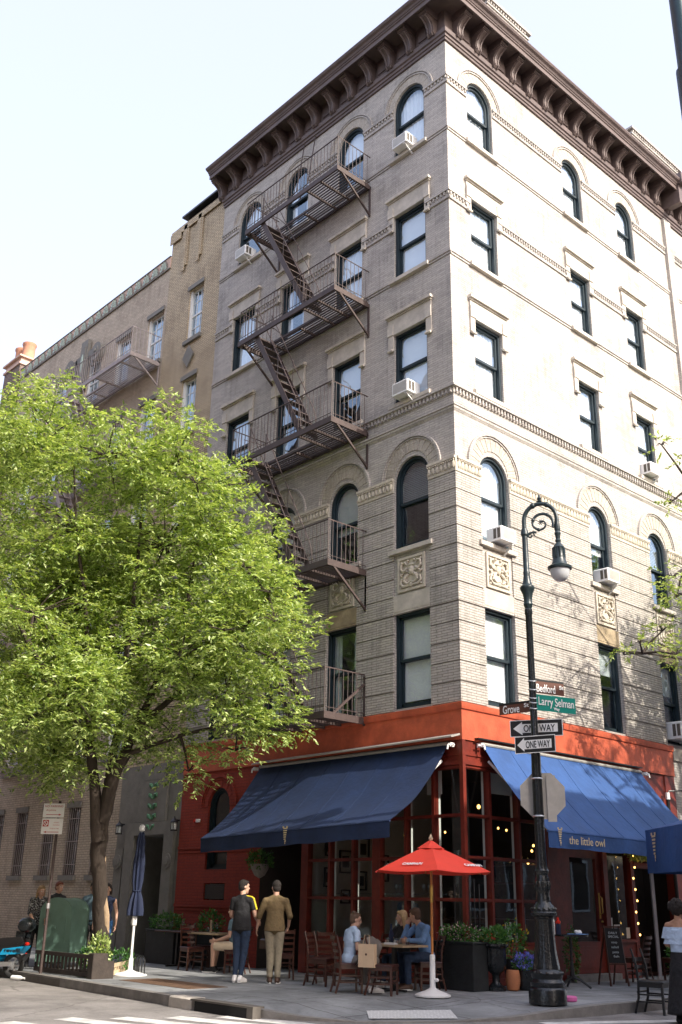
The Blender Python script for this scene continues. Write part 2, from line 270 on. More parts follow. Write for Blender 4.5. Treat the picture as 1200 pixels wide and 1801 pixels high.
# ---------------------------------------------------------------- mesh builder
class MB:
    def __init__(s): s.v = []; s.f = []; s.T = None; s.flip = False
    def add(s, vs, fs):
        o = len(s.v)
        if s.T: vs = [s.T(*p) for p in vs]
        s.v += [tuple(p) for p in vs]
        s.f += [tuple(o + i for i in (reversed(f) if s.flip else f)) for f in fs]
        return s
    def box(s, x0, x1, y0, y1, z0, z1):
        return s.add([(x0, y0, z0), (x1, y0, z0), (x1, y1, z0), (x0, y1, z0), (x0, y0, z1), (x1, y0, z1), (x1, y1, z1), (x0, y1, z1)],
                     [(0, 3, 2, 1), (4, 5, 6, 7), (0, 1, 5, 4), (1, 2, 6, 5), (2, 3, 7, 6), (3, 0, 4, 7)])
    def bbox(s, x0, x1, y0, y1, z0, z1, b=.01):
        """box with chamfered vertical and top edges"""
        r0 = [(x0 + b, y0), (x1 - b, y0), (x1, y0 + b), (x1, y1 - b), (x1 - b, y1), (x0 + b, y1), (x0, y1 - b), (x0, y0 + b)]
        cx, cy = (x0 + x1) / 2, (y0 + y1) / 2
        def sh(r): return [(x - b * (1 if x > cx else -1), y - b * (1 if y > cy else -1)) for x, y in r]
        vs = [(x, y, z0) for x, y in r0] + [(x, y, z1 - b) for x, y in r0] + [(x, y, z1) for x, y in sh(r0)]
        fs = [tuple(range(7, -1, -1)), tuple(range(16, 24))]
        for k in (0, 8): fs += [(k + i, k + (i + 1) % 8, k + 8 + (i + 1) % 8, k + 8 + i) for i in range(8)]
        return s.add(vs, fs)
    def bar(s, p0, p1, w, h, up=(0, 0, 1)):
        """rectangular bar from p0 to p1, w across, h along up"""
        p0, p1 = Vector(p0), Vector(p1); d = (p1 - p0).normalized(); u = Vector(up)
        if abs(d.dot(u)) > .98: u = Vector((1, 0, 0))
        a = d.cross(u).normalized(); b = a.cross(d).normalized(); a *= w / 2; b *= h / 2
        vs = [p0 - a - b, p0 + a - b, p0 + a + b, p0 - a + b, p1 - a - b, p1 + a - b, p1 + a + b, p1 - a + b]
        return s.add(vs, [(3, 2, 1, 0), (4, 5, 6, 7), (0, 1, 5, 4), (1, 2, 6, 5), (2, 3, 7, 6), (3, 0, 4, 7)])
    def tube(s, pts, r, n=8, cap=True, closed=False):
        pts = [Vector(p) for p in pts]; m = len(pts); rs = r if isinstance(r, (list, tuple)) else [r] * m
        vs = []; prev = None
        for i, p in enumerate(pts):
            if closed: t = pts[(i + 1) % m] - pts[i - 1]
            else: t = (pts[min(i + 1, m - 1)] - pts[max(i - 1, 0)])
            t = t.normalized() if t.length > 1e-9 else Vector((0, 0, 1))
            if prev is None: a = t.orthogonal().normalized()
            else:
                a = prev - t * prev.dot(t); a = a.normalized() if a.length > 1e-6 else t.orthogonal().normalized()
            prev = a; b = t.cross(a)
            for k in range(n):
                an = 2 * math.pi * k / n; vs.append(p + (a * math.cos(an) + b * math.sin(an)) * rs[i])
        fs = []
        for i in range(m if closed else m - 1):
            j = (i + 1) % m
            fs += [(i * n + k, i * n + (k + 1) % n, j * n + (k + 1) % n, j * n + k) for k in range(n)]
        if cap and not closed: fs += [tuple(range(n - 1, -1, -1)), tuple((m - 1) * n + k for k in range(n))]
        return s.add(vs, fs)
    def lathe(s, prof, c=(0, 0, 0), n=24, flute=0, fl=0., zr=None):
        vs = []
        for i, (r, z) in enumerate(prof):
            for k in range(n):
                a = 2 * math.pi * k / n; rr = r
                if flute and (zr is None or zr[0] <= z <= zr[1]): rr = r * (1 - fl * (.5 - .5 * math.cos(a * flute)))
                vs.append((c[0] + rr * math.cos(a), c[1] + rr * math.sin(a), c[2] + z))
        fs = []
        for i in range(len(prof) - 1): fs += [(i * n + k, i * n + (k + 1) % n, (i + 1) * n + (k + 1) % n, (i + 1) * n + k) for k in range(n)]
        fs += [tuple(range(n - 1, -1, -1)), tuple((len(prof) - 1) * n + k for k in range(n))]
        return s.add(vs, fs)
    def prism(s, poly, y0, y1):
        """polygon in (x,z), extruded along y"""
        n = len(poly); vs = [(x, y0, z) for x, z in poly] + [(x, y1, z) for x, z in poly]
        return s.add(vs, [tuple(range(n)), tuple(range(2 * n - 1, n - 1, -1))] + [(i, n + i, n + (i + 1) % n, (i + 1) % n) for i in range(n)])
    def slab(s, poly, z0, z1):
        n = len(poly); vs = [(x, y, z0) for x, y in poly] + [(x, y, z1) for x, y in poly]
        return s.add(vs, [tuple(range(n - 1, -1, -1)), tuple(range(n, 2 * n))] + [(i, (i + 1) % n, n + (i + 1) % n, n + i) for i in range(n)])
    def ball(s, c, r, nu=12, nv=8, M=None):
        r = r if isinstance(r, (tuple, list)) else (r, r, r); vs = []
        def P(a, b):
            p = Vector((r[0] * math.sin(b) * math.cos(a), r[1] * math.sin(b) * math.sin(a), r[2] * math.cos(b)))
            if M: p = M @ p
            return p + Vector(c)
        vs.append(P(0, 0))
        for j in range(1, nv):
            for i in range(nu): vs.append(P(2 * math.pi * i / nu, math.pi * j / nv))
        vs.append(P(0, math.pi)); e = len(vs) - 1; fs = []
        for i in range(nu): fs.append((0, 1 + i, 1 + (i + 1) % nu)); fs.append((e, e - nu + (i + 1) % nu, e - nu + i))
        for j in range(nv - 2):
            for i in range(nu): a = 1 + j * nu; fs.append((a + i, a + nu + i, a + nu + (i + 1) % nu, a + (i + 1) % nu))
        return s.add(vs, fs)
    def etube(s, rings, M, n=28):
        """elliptical tube: rings of (centre, radius along M.x, radius along M.y)"""
        vs = []
        for c, rx, ry in rings:
            for k in range(n): a = 2 * math.pi * k / n; vs.append(Vector(c) + M @ Vector((rx * math.cos(a), ry * math.sin(a), 0)))
        fs = [(i * n + k, i * n + (k + 1) % n, (i + 1) * n + (k + 1) % n, (i + 1) * n + k) for i in range(len(rings) - 1) for k in range(n)]
        fs += [tuple(range(n - 1, -1, -1)), tuple((len(rings) - 1) * n + k for k in range(n))]
        return s.add(vs, fs)
    def cap(s, p0, p1, r0, r1, n=12):
        """tapered capsule"""
        p0, p1 = Vector(p0), Vector(p1); t = (p1 - p0).normalized(); pts = []; rs = []
        for k in range(4): a = math.pi / 2 * k / 4; pts.append(p0 - t * r0 * math.cos(a)); rs.append(max(.001, r0 * math.sin(a)))
        pts.append(p0); rs.append(r0); pts.append(p1); rs.append(r1)
        for k in range(3, -1, -1): a = math.pi / 2 * k / 4; pts.append(p1 + t * r1 * math.cos(a)); rs.append(max(.001, r1 * math.sin(a)))
        return s.tube(pts, rs, n)
    def sheet(s, grid, thick=0):
        """grid of points [row][col] as a surface, optionally doubled to a thin solid along z"""
        a = len(grid); b = len(grid[0]); vs = [p for row in grid for p in row]
        fs = [(i * b + j, i * b + j + 1, (i + 1) * b + j + 1, (i + 1) * b + j) for i in range(a - 1) for j in range(b - 1)]
        return s.add(vs, fs)
    def build(s, name, m, parent=None, smooth=35, uv=True):
        me = bpy.data.meshes.new(name)
        off = Vector((0, 0, 0)); q = parent
        while q is not None: off += q.location; q = q.parent
        vs = np.array([tuple(p) for p in s.v], dtype=np.float64)
        if len(vs): vs = vs - np.array(off)
        me.from_pydata(vs.tolist(), [], s.f); me.update()
        if uv: box_uv(me)
        if smooth:
            me.polygons.foreach_set('use_smooth', [True] * len(me.polygons)); me.set_sharp_from_angle(angle=R(smooth))
        me.materials.append(MATS[m])
        o = bpy.data.objects.new(name, me); col.objects.link(o); o.parent = parent
        return o
def box_uv(me):
    nl = len(me.loops)
    if not nl: return
    uvl = me.uv_layers.new(name='UVMap'); co = np.empty(len(me.vertices) * 3); me.vertices.foreach_get('co', co); co = co.reshape(-1, 3)
    li = np.empty(nl, dtype=np.int32); me.loops.foreach_get('vertex_index', li)
    pn = np.empty(len(me.polygons) * 3); me.polygons.foreach_get('normal', pn); pn = np.abs(pn.reshape(-1, 3))
    lt = np.empty(len(me.polygons), dtype=np.int32); me.polygons.foreach_get('loop_total', lt)
    N = np.repeat(pn, lt, axis=0); P = co[li]
    uv = np.empty((nl, 2)); m = (N[:, 2] > .75); uv[m] = P[m][:, :2]
    mx = (~m) & (N[:, 0] > N[:, 1]); my = (~m) & ~mx
    uv[mx] = P[mx][:, 1:]; uv[my] = P[my][:, ::2]
    uvl.data.foreach_set('uv', uv.astype(np.float32).ravel())
# ---------------------------------------------------------------- object helpers
def tag(o, label=None, cat=None, group=None, kind=None):
    if label: o['label'] = label
    if cat: o['category'] = cat
    if group: o['group'] = group
    if kind: o['kind'] = kind
    return o
def thing(name, label, cat, loc=(0, 0, 0), group=None):
    o = bpy.data.objects.new(name, None); o.empty_display_size = .2; col.objects.link(o); o.location = loc
    return tag(o, label, cat, group)
def place(o, loc, rz=0.): o.location = loc; o.rotation_euler = (0, 0, rz); return o
def copy_tree(o, parent=None):
    c = o.copy(); col.objects.link(c); c.parent = parent
    for ch in list(o.children): copy_tree(ch, c)
    return c
def dup(o, loc, rz=0., label=None, group=None, scale=None):
    c = copy_tree(o); c.location = loc; c.rotation_euler = (0, 0, rz)
    if label: c['label'] = label
    if group: c['group'] = group
    if scale: c.scale = scale
    return c
FONT = {}
def text_mb(txt, size, width=None, depth=.004, ax=(1, 0, 0), up=(0, 0, 1), origin=(0, 0, 0), center=True, bold=0.0):
    """real lettering as a mesh: baseline along ax, up along up"""
    cu_ = bpy.data.curves.new('t', 'FONT'); cu_.body = txt; cu_.size = size; cu_.extrude = depth / 2; cu_.offset = bold
    o = bpy.data.objects.new('t', cu_); col.objects.link(o); dg = bpy.context.evaluated_depsgraph_get(); me = bpy.data.meshes.new_from_object(o.evaluated_get(dg))
    v = np.array([x.co[:] for x in me.vertices]); fs = [tuple(p.vertices) for p in me.polygons]
    bpy.data.objects.remove(o); bpy.data.curves.remove(cu_); bpy.data.meshes.remove(me)
    x0, x1 = v[:, 0].min(), v[:, 0].max(); s = 1 if not width else width / (x1 - x0); v[:, 0] = (v[:, 0] - (x0 + x1) / 2 if center else v[:, 0] - x0) * s
    a, u = Vector(ax).normalized(), Vector(up).normalized(); n = a.cross(u); o_ = Vector(origin)
    mb = MB(); mb.add([o_ + a * p[0] + u * p[1] + n * p[2] for p in v], fs); return mb
def join(mbs):
    r = MB()
    for m in mbs: r.add(m.v, m.f)
    return r
# leaf cloud: numpy arrays of folded diamond leaves
def leaf_mesh(name, P, D, N, size, m, parent=None, wid=.36):
    """P centres-at-stem, D direction, N face normal; each leaf is 2 tris folded along its midrib"""
    P = np.asarray(P); D = np.asarray(D); N = np.asarray(N); sz = np.asarray(size).reshape(-1, 1)
    D = D / (np.linalg.norm(D, axis=1, keepdims=True) + 1e-9); S = np.cross(D, N); S /= (np.linalg.norm(S, axis=1, keepdims=True) + 1e-9); U = np.cross(S, D)
    tip = P + D * sz; mid = P + D * sz * .42; fold = U * sz * .09
    a = mid + S * sz * wid * .5 + fold; b = mid - S * sz * wid * .5 + fold
    V = np.stack([P, a, tip, b], axis=1).reshape(-1, 3)
    off = np.zeros(3); q = parent
    while q is not None: off += np.array(q.location); q = q.parent
    V = V - off
    n = len(P); idx = np.arange(n) * 4
    F = np.stack([idx, idx + 1, idx + 2, idx, idx + 2, idx + 3], axis=1).reshape(-1)
    me = bpy.data.meshes.new(name); me.vertices.add(len(V)); me.vertices.foreach_set('co', V.ravel().astype(np.float32))
    me.loops.add(len(F)); me.loops.foreach_set('vertex_index', F.astype(np.int32)); nf = len(F) // 3
    me.polygons.add(nf); me.polygons.foreach_set('loop_start', (np.arange(nf) * 3).astype(np.int32)); me.polygons.foreach_set('loop_total', np.full(nf, 3, dtype=np.int32))
    me.update(calc_edges=True); me.validate(); me.materials.append(MATS[m])
    o = bpy.data.objects.new(name, me); col.objects.link(o); o.parent = parent; return o
def bush(name, c, r, n, m, parent, seed=1, size=.06, up=.3):
    g = np.random.default_rng(seed); d = g.normal(size=(n, 3)); d /= np.linalg.norm(d, axis=1, keepdims=True); rad = g.uniform(.45, 1., (n, 1)) ** .6
    rr = np.array(r if isinstance(r, (tuple, list)) else (r, r, r)); lump = 1 + .25 * np.sin(d[:, :1] * 7 + seed) * np.cos(d[:, 1:2] * 6 + 2 * seed)
    P = np.array(c) + d * rad * lump * rr; P[:, 2] = np.maximum(P[:, 2], c[2] - rr[2] * .9)
    D = d + g.normal(size=(n, 3)) * .6 + np.array([0, 0, up]); N = g.normal(size=(n, 3)) + np.array([0, 0, 1.])
    return leaf_mesh(name, P, D, N, g.uniform(.7, 1.3, n) * size, m, parent, .5)
# ================================================================ ground
def TL(u, d, z): return (-u, -d, z)
def TR(u, d, z): return (d, u, z)
def FB(face):
    m = MB(); m.T = TL if face == 'L' else TR; m.flip = face == 'R'; return m
# outline of the pavement round the corner: (x, y, top height)
OUT = [(-60, -4.9, 0), (-8, -5.1, 0), (-2.0, -5.5, 0), (-.2, -5.62, 0), (.7, -5.5, -.03), (1.3, -5.12, -.10), (1.9, -4.6, -.142), (2.6, -3.45, -.142), (3.0, -2.5, -.10), (3.2, -1.6, -.03), (3.28, -.5, 0), (3.3, .5, 0), (3.3, 60, 0)]
INN = [(-60, -4.0, 0), (-8, -4.2, 0), (-2.4, -4.5, 0), (-.9, -4.4, 0), (-.2, -3.9, 0), (.2, -3.5, 0), (.8, -3.0, -.02), (1.3, -2.3, -.02), (1.6, -1.8, 0), (1.9, -1.2, 0), (2.0, -.4, 0), (2.1, .5, 0), (2.1, 60, 0)]
def inset(P, k):
    r = []
    for i, p in enumerate(P):
        a = Vector(P[max(i - 1, 0)][:2]); b = Vector(P[min(i + 1, len(P) - 1)][:2]); t = (b - a).normalized(); n = Vector((-t.y, t.x)); r.append((p[0] + n.x * k, p[1] + n.y * k, p[2]))
    return r
CU = inset(OUT, .17)
g = MB(); n_ = len(OUT)
g.add(CU + INN, [(i, i + 1, n_ + i + 1, n_ + i) for i in range(n_ - 1)])
g.add(INN + [(3.2 - 1.1, 60, 0), (-.5, 60, 0), (-.5, .5, 0), (-60, .5, 0)], [tuple(range(n_)) + (n_ + 1, n_ + 2, n_ + 3)])
o = g.build('sidewalk', 'concrete', smooth=0); tag(o, kind='structure')
c = MB(); b_ = [(p[0], p[1], -.15) for p in OUT]
c.add([(p[0], p[1], p[2] + .002) for p in OUT] + [(p[0], p[1], p[2] + .002) for p in CU] + b_, [(i, i + 1, n_ + i + 1, n_ + i) for i in range(n_ - 1)] + [(i + 2 * n_, i + 1 + 2 * n_, i + 1, i) for i in range(n_ - 1)])
tag(c.build('curb', 'curb_stone', smooth=0), kind='structure')
c = MB()   # dark iron facing on the kerb of the left street
for a, b in ((1, 2), (0, 1)):
    pa, pb = OUT[a], OUT[b]; c.bar((pa[0], pa[1] - .004, -.085), (pb[0] - (.0 if b != 2 else -.55), pb[1] - .004, -.085), .02, .12)
tag(c.build('curb', 'curb_dark', smooth=0), kind='structure')
r_ = MB(); r_.add([(-400, -400, -.15), (400, -400, -.15), (400, 400, -.15), (-400, 400, -.15)], [(0, 1, 2, 3)])
tag(r_.build('road', 'asphalt', smooth=0), kind='structure')
# crosswalk stripes and stop line, worn paint
k = MB()
for (a, b) in (((-3.4, -9.0), (-.35, -6.95)), ((-2.7, -8.0), (.0, -6.25)), ((-4.0, -10.0), (.35, -7.4)), ((-1.1, -6.45), (1.2, -5.72)), ((.6, -6.55), (2.1, -5.35))):
    pass
def stripe(mb, a, b, w):
    a, b = Vector(a + (0,)), Vector(b + (0,)); t = (b - a).normalized(); s = Vector((-t.y, t.x, 0)) * w / 2
    mb.add([(p.x, p.y, -.146) for p in (a - s, b - s, b + s, a + s)], [(0, 1, 2, 3)])
for (x, y) in ((-.72, -8.54), (-.73, -7.65), (-.39, -6.97), (-.06, -6.29), (.25, -5.62)): stripe(k, (x, y - .12), (x + 3.6, y + .72), .36)
tag(k.build('road_marking', 'road_line', smooth=0), kind='structure')
k = MB(); stripe(k, (3.45, -2.4), (4.6, .2), .30); stripe(k, (5.2, -2.9), (6.4, -.3), .42); stripe(k, (7.0, -3.2), (8.2, -.6), .42)
tag(k.build('road_marking', 'road_line', smooth=0), kind='structure')
# tactile plate on the kerb ramp
k = MB(); q = [(1.30, -3.86), (1.98, -2.74), (2.50, -3.17), (1.80, -4.30)]
def zat(x, y):
    t = ((x - .95) * .80 + (y + 2.75) * -.6) / 1.45; return -.02 - .122 * max(0, min(1, t))
tag(k.add([(x, y, zat(x, y) + .022) for x, y in q], [(0, 3, 2, 1)]).build('tactile_paving', 'tactile', smooth=0), 'white studded tactile panel set into the sloping kerb ramp', 'paving')
m = MB(); m.slab([(-4.6, -4.55), (-2.3, -4.6), (-2.3, -3.75), (-4.6, -3.7)], .0, .006)
tag(m.build('cellar_hatch', 'rust_plate', smooth=0), 'rusty steel hatch plate set in the pavement beside the closed umbrella', 'hatch')
# granite kerb block and storm drain opening at the bend
t = thing('storm_drain', 'dark storm drain opening in the kerb with a pale granite block beside it', 'drain', (-.9, -5.56, -.15))
MB().box(-.62, .72, -5.640, -5.60, -.148, -.012).build('drain_mouth', 'dark_void', t)
m = MB(); m.box(-.72, .82, -5.65, -5.44, -.012, .014); m.box(.68, .82, -5.65, -5.5, -.15, -.012); m.build('drain_lid', 'curb_dark', t)
m = MB(); m.bbox(-1.36, -.74, -5.62, -5.32, -.15, .012, .02); m.build('granite_block', 'stone', t)

# ================================================================ corner building
BZ0, BTOP = 5.25, 22.75
B = thing('corner_building', 'pale brick corner apartment building with a brown bracketed cornice and red ground floor', 'building', (0, 0, 0))
LW = [(.78, 1.87), (3.065, 4.11), (5.41, 6.455), (7.65, 8.75)]
RW = [(.816, 1.85), (5.05, 6.0), (7.85, 8.78)]
LEN = {'L': 9.68, 'R': 18.}
ZL = {5: (19.95, 21.57, True), 4: (16.17, 18.08, False), 3: (12.62, 14.55, False), 2: (8.92, 10.56, True), 1: (5.30, 7.40, False)}
def arch_pts(c, z, r, n=14): return [(c - r * math.cos(math.pi * i / n), z + r * math.sin(math.pi * i / n)) for i in range(n + 1)]
def wall(face, u0, u1, z0, z1, holes, depth=.22, T=None, name='wall', m='brick', parent=None, d0=0.):
    """flat wall with rectangular / arched openings (u0,u1,z0,zspring,arched) and their reveals"""
    mb = FB(face)
    if T: mb.T, mb.flip = T
    us = sorted({u0, u1} | {x for h in holes for x in h[:2]}); H = []
    for a, b, c, d, ar in holes: H.append((a, b, c, d + ((b - a) / 2 if ar else 0)))
    zs = sorted({z0, z1} | {x for h in H for x in h[2:4]})
    idx = {}; vs = []; fs = []
    def V(u, z):
        if (u, z) not in idx: idx[(u, z)] = len(vs); vs.append((u, d0, z))
        return idx[(u, z)]
    for i in range(len(us) - 1):
        for j in range(len(zs) - 1):
            uc, zc = (us[i] + us[i + 1]) / 2, (zs[j] + zs[j + 1]) / 2
            if any(a < uc < b and c < zc < d for a, b, c, d in H): continue
            fs.append((V(us[i], zs[j]), V(us[i], zs[j + 1]), V(us[i + 1], zs[j + 1]), V(us[i + 1], zs[j])))
    mb.add(vs, fs)
    for a, b, c, d, ar in holes:
        path = [(a, c), (a, d)]
        if ar:
            r = (b - a) / 2; P = arch_pts((a + b) / 2, d, r); top = d + r; n = len(P); h = n // 2
            path += P[1:-1]
            mb.add([(a, d0, top)] + [(x, d0, z) for x, z in P[:h + 1]], [(0, i + 1, i)[::-1] if False else (0, i, i + 1)[::-1] for i in range(1, h + 1)])
            mb.add([(b, d0, top)] + [(x, d0, z) for x, z in P[h:]], [(0, i, i + 1)[::-1] for i in range(1, n - h)])
        path += [(b, d), (b, c)]
        n = len(path)
        mb.add([(x, d0, z) for x, z in path] + [(x, d0 - depth, z) for x, z in path], [(i, (i + 1) % n, n + (i + 1) % n, n + i)[::-1] for i in range(n)])
    return mb
def holes(ws, st): return [(a, b, ZL[s][0], ZL[s][1], ZL[s][2]) for a, b in ws for s in st]
wl = wall('L', 0, LEN['L'], 5.25, 23.9, holes(LW, (1, 2, 3, 4, 5)))
wr = wall('R', 0, LEN['R'], 5.25, 23.9, holes(RW, (1, 2, 3, 4, 5)))
# rusticated brick courses of the two lower storeys (piers proud of the wall, one groove per course)
def piers(face, ws, end, u_start=0.):
    mb = FB(face); edges = [u_start] + [x for w_ in ws for x in w_] + [end]; n = 12; p = (10.34 - 5.25) / n
    for i in range(0, len(edges), 2):
        a, b = edges[i], edges[i + 1]
        for k in range(n): mb.box(a, b, .001, .035, 5.25 + k * p + .016, 5.25 + (k + 1) * p - .012)
    return mb
bm_ = join([wl, wr]); bm_.build('wall', 'brick', B, smooth=0)
for f_, ws, end, u_s in (('L', LW, LEN['L'], -.035), ('R', RW, 10.7, 0.)):
    ed = [u_s] + [x for w_ in ws for x in w_] + [end]
    for i in range(0, len(ed), 2): piers(f_, [], ed[i + 1], ed[i]).build('rusticated_pier', 'brick_thin', B, smooth=0)
# hidden sides, roof
m = MB(); m.add([(-9.68, 0, 0), (-9.68, 18, 0), (-9.68, 18, 23.9), (-9.68, 0, 23.9), (0, 18, 0), (0, 18, 23.9)], [(0, 3, 2, 1), (1, 2, 5, 4)]); m.build('party_wall', 'brick', B, smooth=0)
m = MB(); m.add([(-9.68, 0, 23.2), (0, 0, 23.2), (0, 18, 23.2), (-9.68, 18, 23.2)], [(0, 1, 2, 3)]); m.build('roof', 'ceiling_dark', B, smooth=0)
def sweep(prof, name, mt, parent, r_end=18., l_end=9.68, closed=True, lext=0., smooth=25):
    """moulding profile [(d,z)] run along both facades with a mitred corner"""
    mb = MB(); n = len(prof)
    ring = [[(-l_end - lext * d, -d, z) for d, z in prof], [(d, -d, z) for d, z in prof], [(d, r_end, z) for d, z in prof]]
    vs = [p for r in ring for p in r]
    fs = [(k * n + i, k * n + (i + 1) % n, (k + 1) * n + (i + 1) % n, (k + 1) * n + i) for k in range(2) for i in range(n if closed else n - 1)]
    fs += [tuple(range(n - 1, -1, -1)), tuple(2 * n + i for i in range(n))]
    mb.add(vs, fs); return mb.build(name, mt, parent, smooth) if name else mb
def outside(ws, end, start=0.):
    e = [start] + [x for w_ in ws for x in w_] + [end]; return [(e[i], e[i + 1]) for i in range(0, len(e), 2)]
# --- main cornice: architrave lines, frieze, brackets, fascia and crown
cor = sweep([(.0, 22.75), (.05, 22.75), (.05, 22.83), (.08, 22.84), (.08, 22.92), (.12, 22.94), (.14, 23.02), (.14, 23.06), (.04, 23.07), (.04, 23.78), (.62, 23.78), (.62, 23.60), (.65, 23.60), (.65, 23.73), (.68, 23.75), (.68, 23.79), (.70, 23.80), (.73, 23.85), (.79, 23.89), (.82, 23.94), (.82, 23.97), (.3, 24.03), (0, 24.03)], 'cornice', 'cornice_brown', B, lext=.12)
def bracket_mb():
    mb = MB()   # local: x across, y outward (+), z
    side = [(.04, 23.02), (.16, 23.02), (.215, 23.08), (.20, 23.18), (.22, 23.30), (.29, 23.42), (.38, 23.49), (.47, 23.53), (.47, 23.57), (.48, 23.60), (.48, 23.65), (.52, 23.67), (.52, 23.76), (.04, 23.76)]
    def ext(x0, x1, s):
        n = len(s); mb.add([(x0, y, z) for y, z in s] + [(x1, y, z) for y, z in s], [tuple(range(n)), tuple(range(2 * n - 1, n - 1, -1))] + [(i, n + i, n + (i + 1) % n, (i + 1) % n) for i in range(n)])
    ext(-.115, .115, side)
    ext(-.14, .14, [(.04, 23.56), (.50, 23.56), (.50, 23.60), (.54, 23.61), (.54, 23.66), (.58, 23.68), (.58, 23.775), (.04, 23.775)])
    for x in (-.07, .07):   # two raised ribs down the scroll
        P = [(y + .012, z - .008) for y, z in side[1:8]]; mb.tube([(x, y, z) for y, z in P], .024, 6)
    mb.ball((0, .15, 23.10), (.075, .04, .05), 8, 6)
    return mb
br0 = bracket_mb().build('bracket', 'cornice_brown', cor, 30)
LBR = [.34 + .778 * i for i in range(13)]; RBR = [.40 + .755 * i for i in range(23)]
for i, u in enumerate(LBR):
    o = br0 if i == 0 else br0.copy()
    if i: col.objects.link(o)
    o.parent = cor; o.location = (-u, 0, 0); o.rotation_euler = (0, 0, math.pi)
for u in RBR:
    o = br0.copy(); col.objects.link(o); o.parent = cor; o.location = (0, u, 0); o.rotation_euler = (0, 0, -math.pi / 2)
# frieze panels between brackets
for f_, us_, e_ in (('L', LBR, .58), ('R', RBR, .56)):
    for u in us_[:-1]:
        m = FB(f_)
        for s in (0, .05): m.box(u + .2 + s, u + e_ - s, .041 + s * .2, .062 + s * .6, 23.18 + s, 23.62 - s)
        m.build('frieze_panel', 'cornice_brown', cor, 0)
# small break in the cornice where the next section starts
m = FB('R'); m.box(10.75, 11.05, .0, .88, 23.80, 24.2); m.box(10.78, 11.02, .02, .72, 23.1, 23.84); m.build('cornice_block', 'cornice_brown', B, 0)
# --- string courses
def course(face, segs, z0, z1, d, mb=None):
    mb = mb or FB(face)
    for a, b in segs: mb.box(a, b, .001, d, z0, z1)
    return mb
def dentils(face, segs, z0, z1, d, pitch, w_, mb):
    for a, b in segs:
        n = int((b - a) / pitch); 
        for k in range(n): u = a + (k + .5) * (b - a) / n; mb.box(u - w_ / 2, u + w_ / 2, .001, d, z0, z1)
for zt in (21.60, 17.93):
    w5 = zt > 20
    L1, R1 = outside([(a - .02, b + .02) for a, b in LW], 9.66, -.06), outside([(a - .02, b + .02) for a, b in RW], 18.)
    if not w5: pass
    for f_, sg_ in [('L', s_) for s_ in L1] + [('R', s_) for s_ in R1]:
        mb = FB(f_); course(f_, [sg_], zt - .045, zt + .02, .06, mb); course(f_, [sg_], zt - .26, zt - .20, .035, mb); course(f_, [sg_], zt - .20, zt - .045, .012, mb)
        dentils(f_, [sg_], zt - .135, zt - .045, .045, .105, .045, mb); mb.build('dentil_course', 'brick', B, 0)
for zs in (19.93, 16.16):
    L1, R1 = outside([(a - .1, b + .1) for a, b in LW], 9.66, -.05), outside([(a - .1, b + .1) for a, b in RW], 18.)
    for f_, sg_ in [('L', s_) for s_ in L1] + [('R', s_) for s_ in R1]:
        mb = course(f_, [sg_], zs - .06, zs, .05); course(f_, [sg_], zs - .12, zs - .06, .025, mb); mb.build('string_course', 'brick', B, 0)
# belt between third and second storey
sweep([(0, 12.28), (.02, 12.28), (.02, 12.40), (.10, 12.42), (.10, 12.47), (.0, 12.52)], 'belt_course', 'brick', B)
mb = FB('L'); dentils('L', [(0., 9.66)], 12.29, 12.41, .065, .115, .05, mb); m2 = FB('R'); dentils('R', [(0, 18.)], 12.29, 12.41, .065, .115, .05, m2)
join([mb, m2]).build('belt_dentil', 'brick', B, 0)
sweep([(0, 11.83), (.02, 11.85), (.045, 11.90), (.045, 11.93), (.07, 11.95), (.07, 12.0), (.0, 12.03)], 'lower_belt', 'brick', B)
# capital bands on the piers of the second storey
def capital(face, segs):
    mb = FB(face)
    for a, b in segs:
        mb.box(a, b, .001, .05, 10.33, 10.38); mb.box(a, b, .001, .095, 10.62, 10.68); mb.box(a, b, .001, .05, 10.38, 10.62)
        n = max(2, round((b - a) / .12))
        for k in range(n):
            u = a + (k + .5) * (b - a) / n; mb.ball((u, .055, 10.49), (.042, .035, .10), 7, 6); mb.ball((u - .03, .085, 10.585), (.018, .022, .022), 6, 4); mb.ball((u + .03, .085, 10.585), (.018, .022, .022), 6, 4)
            mb.ball((u + (b - a) / n / 2, .06, 10.43), (.014, .02, .045), 6, 4)
    return mb
for f_, sg_ in [('L', s_) for s_ in outside(LW, 9.66, -.05)] + [('R', s_) for s_ in outside(RW, 10.7)]: capital(f_, [sg_]).build('carved_capital_band', 'relief_stone', B, 40)
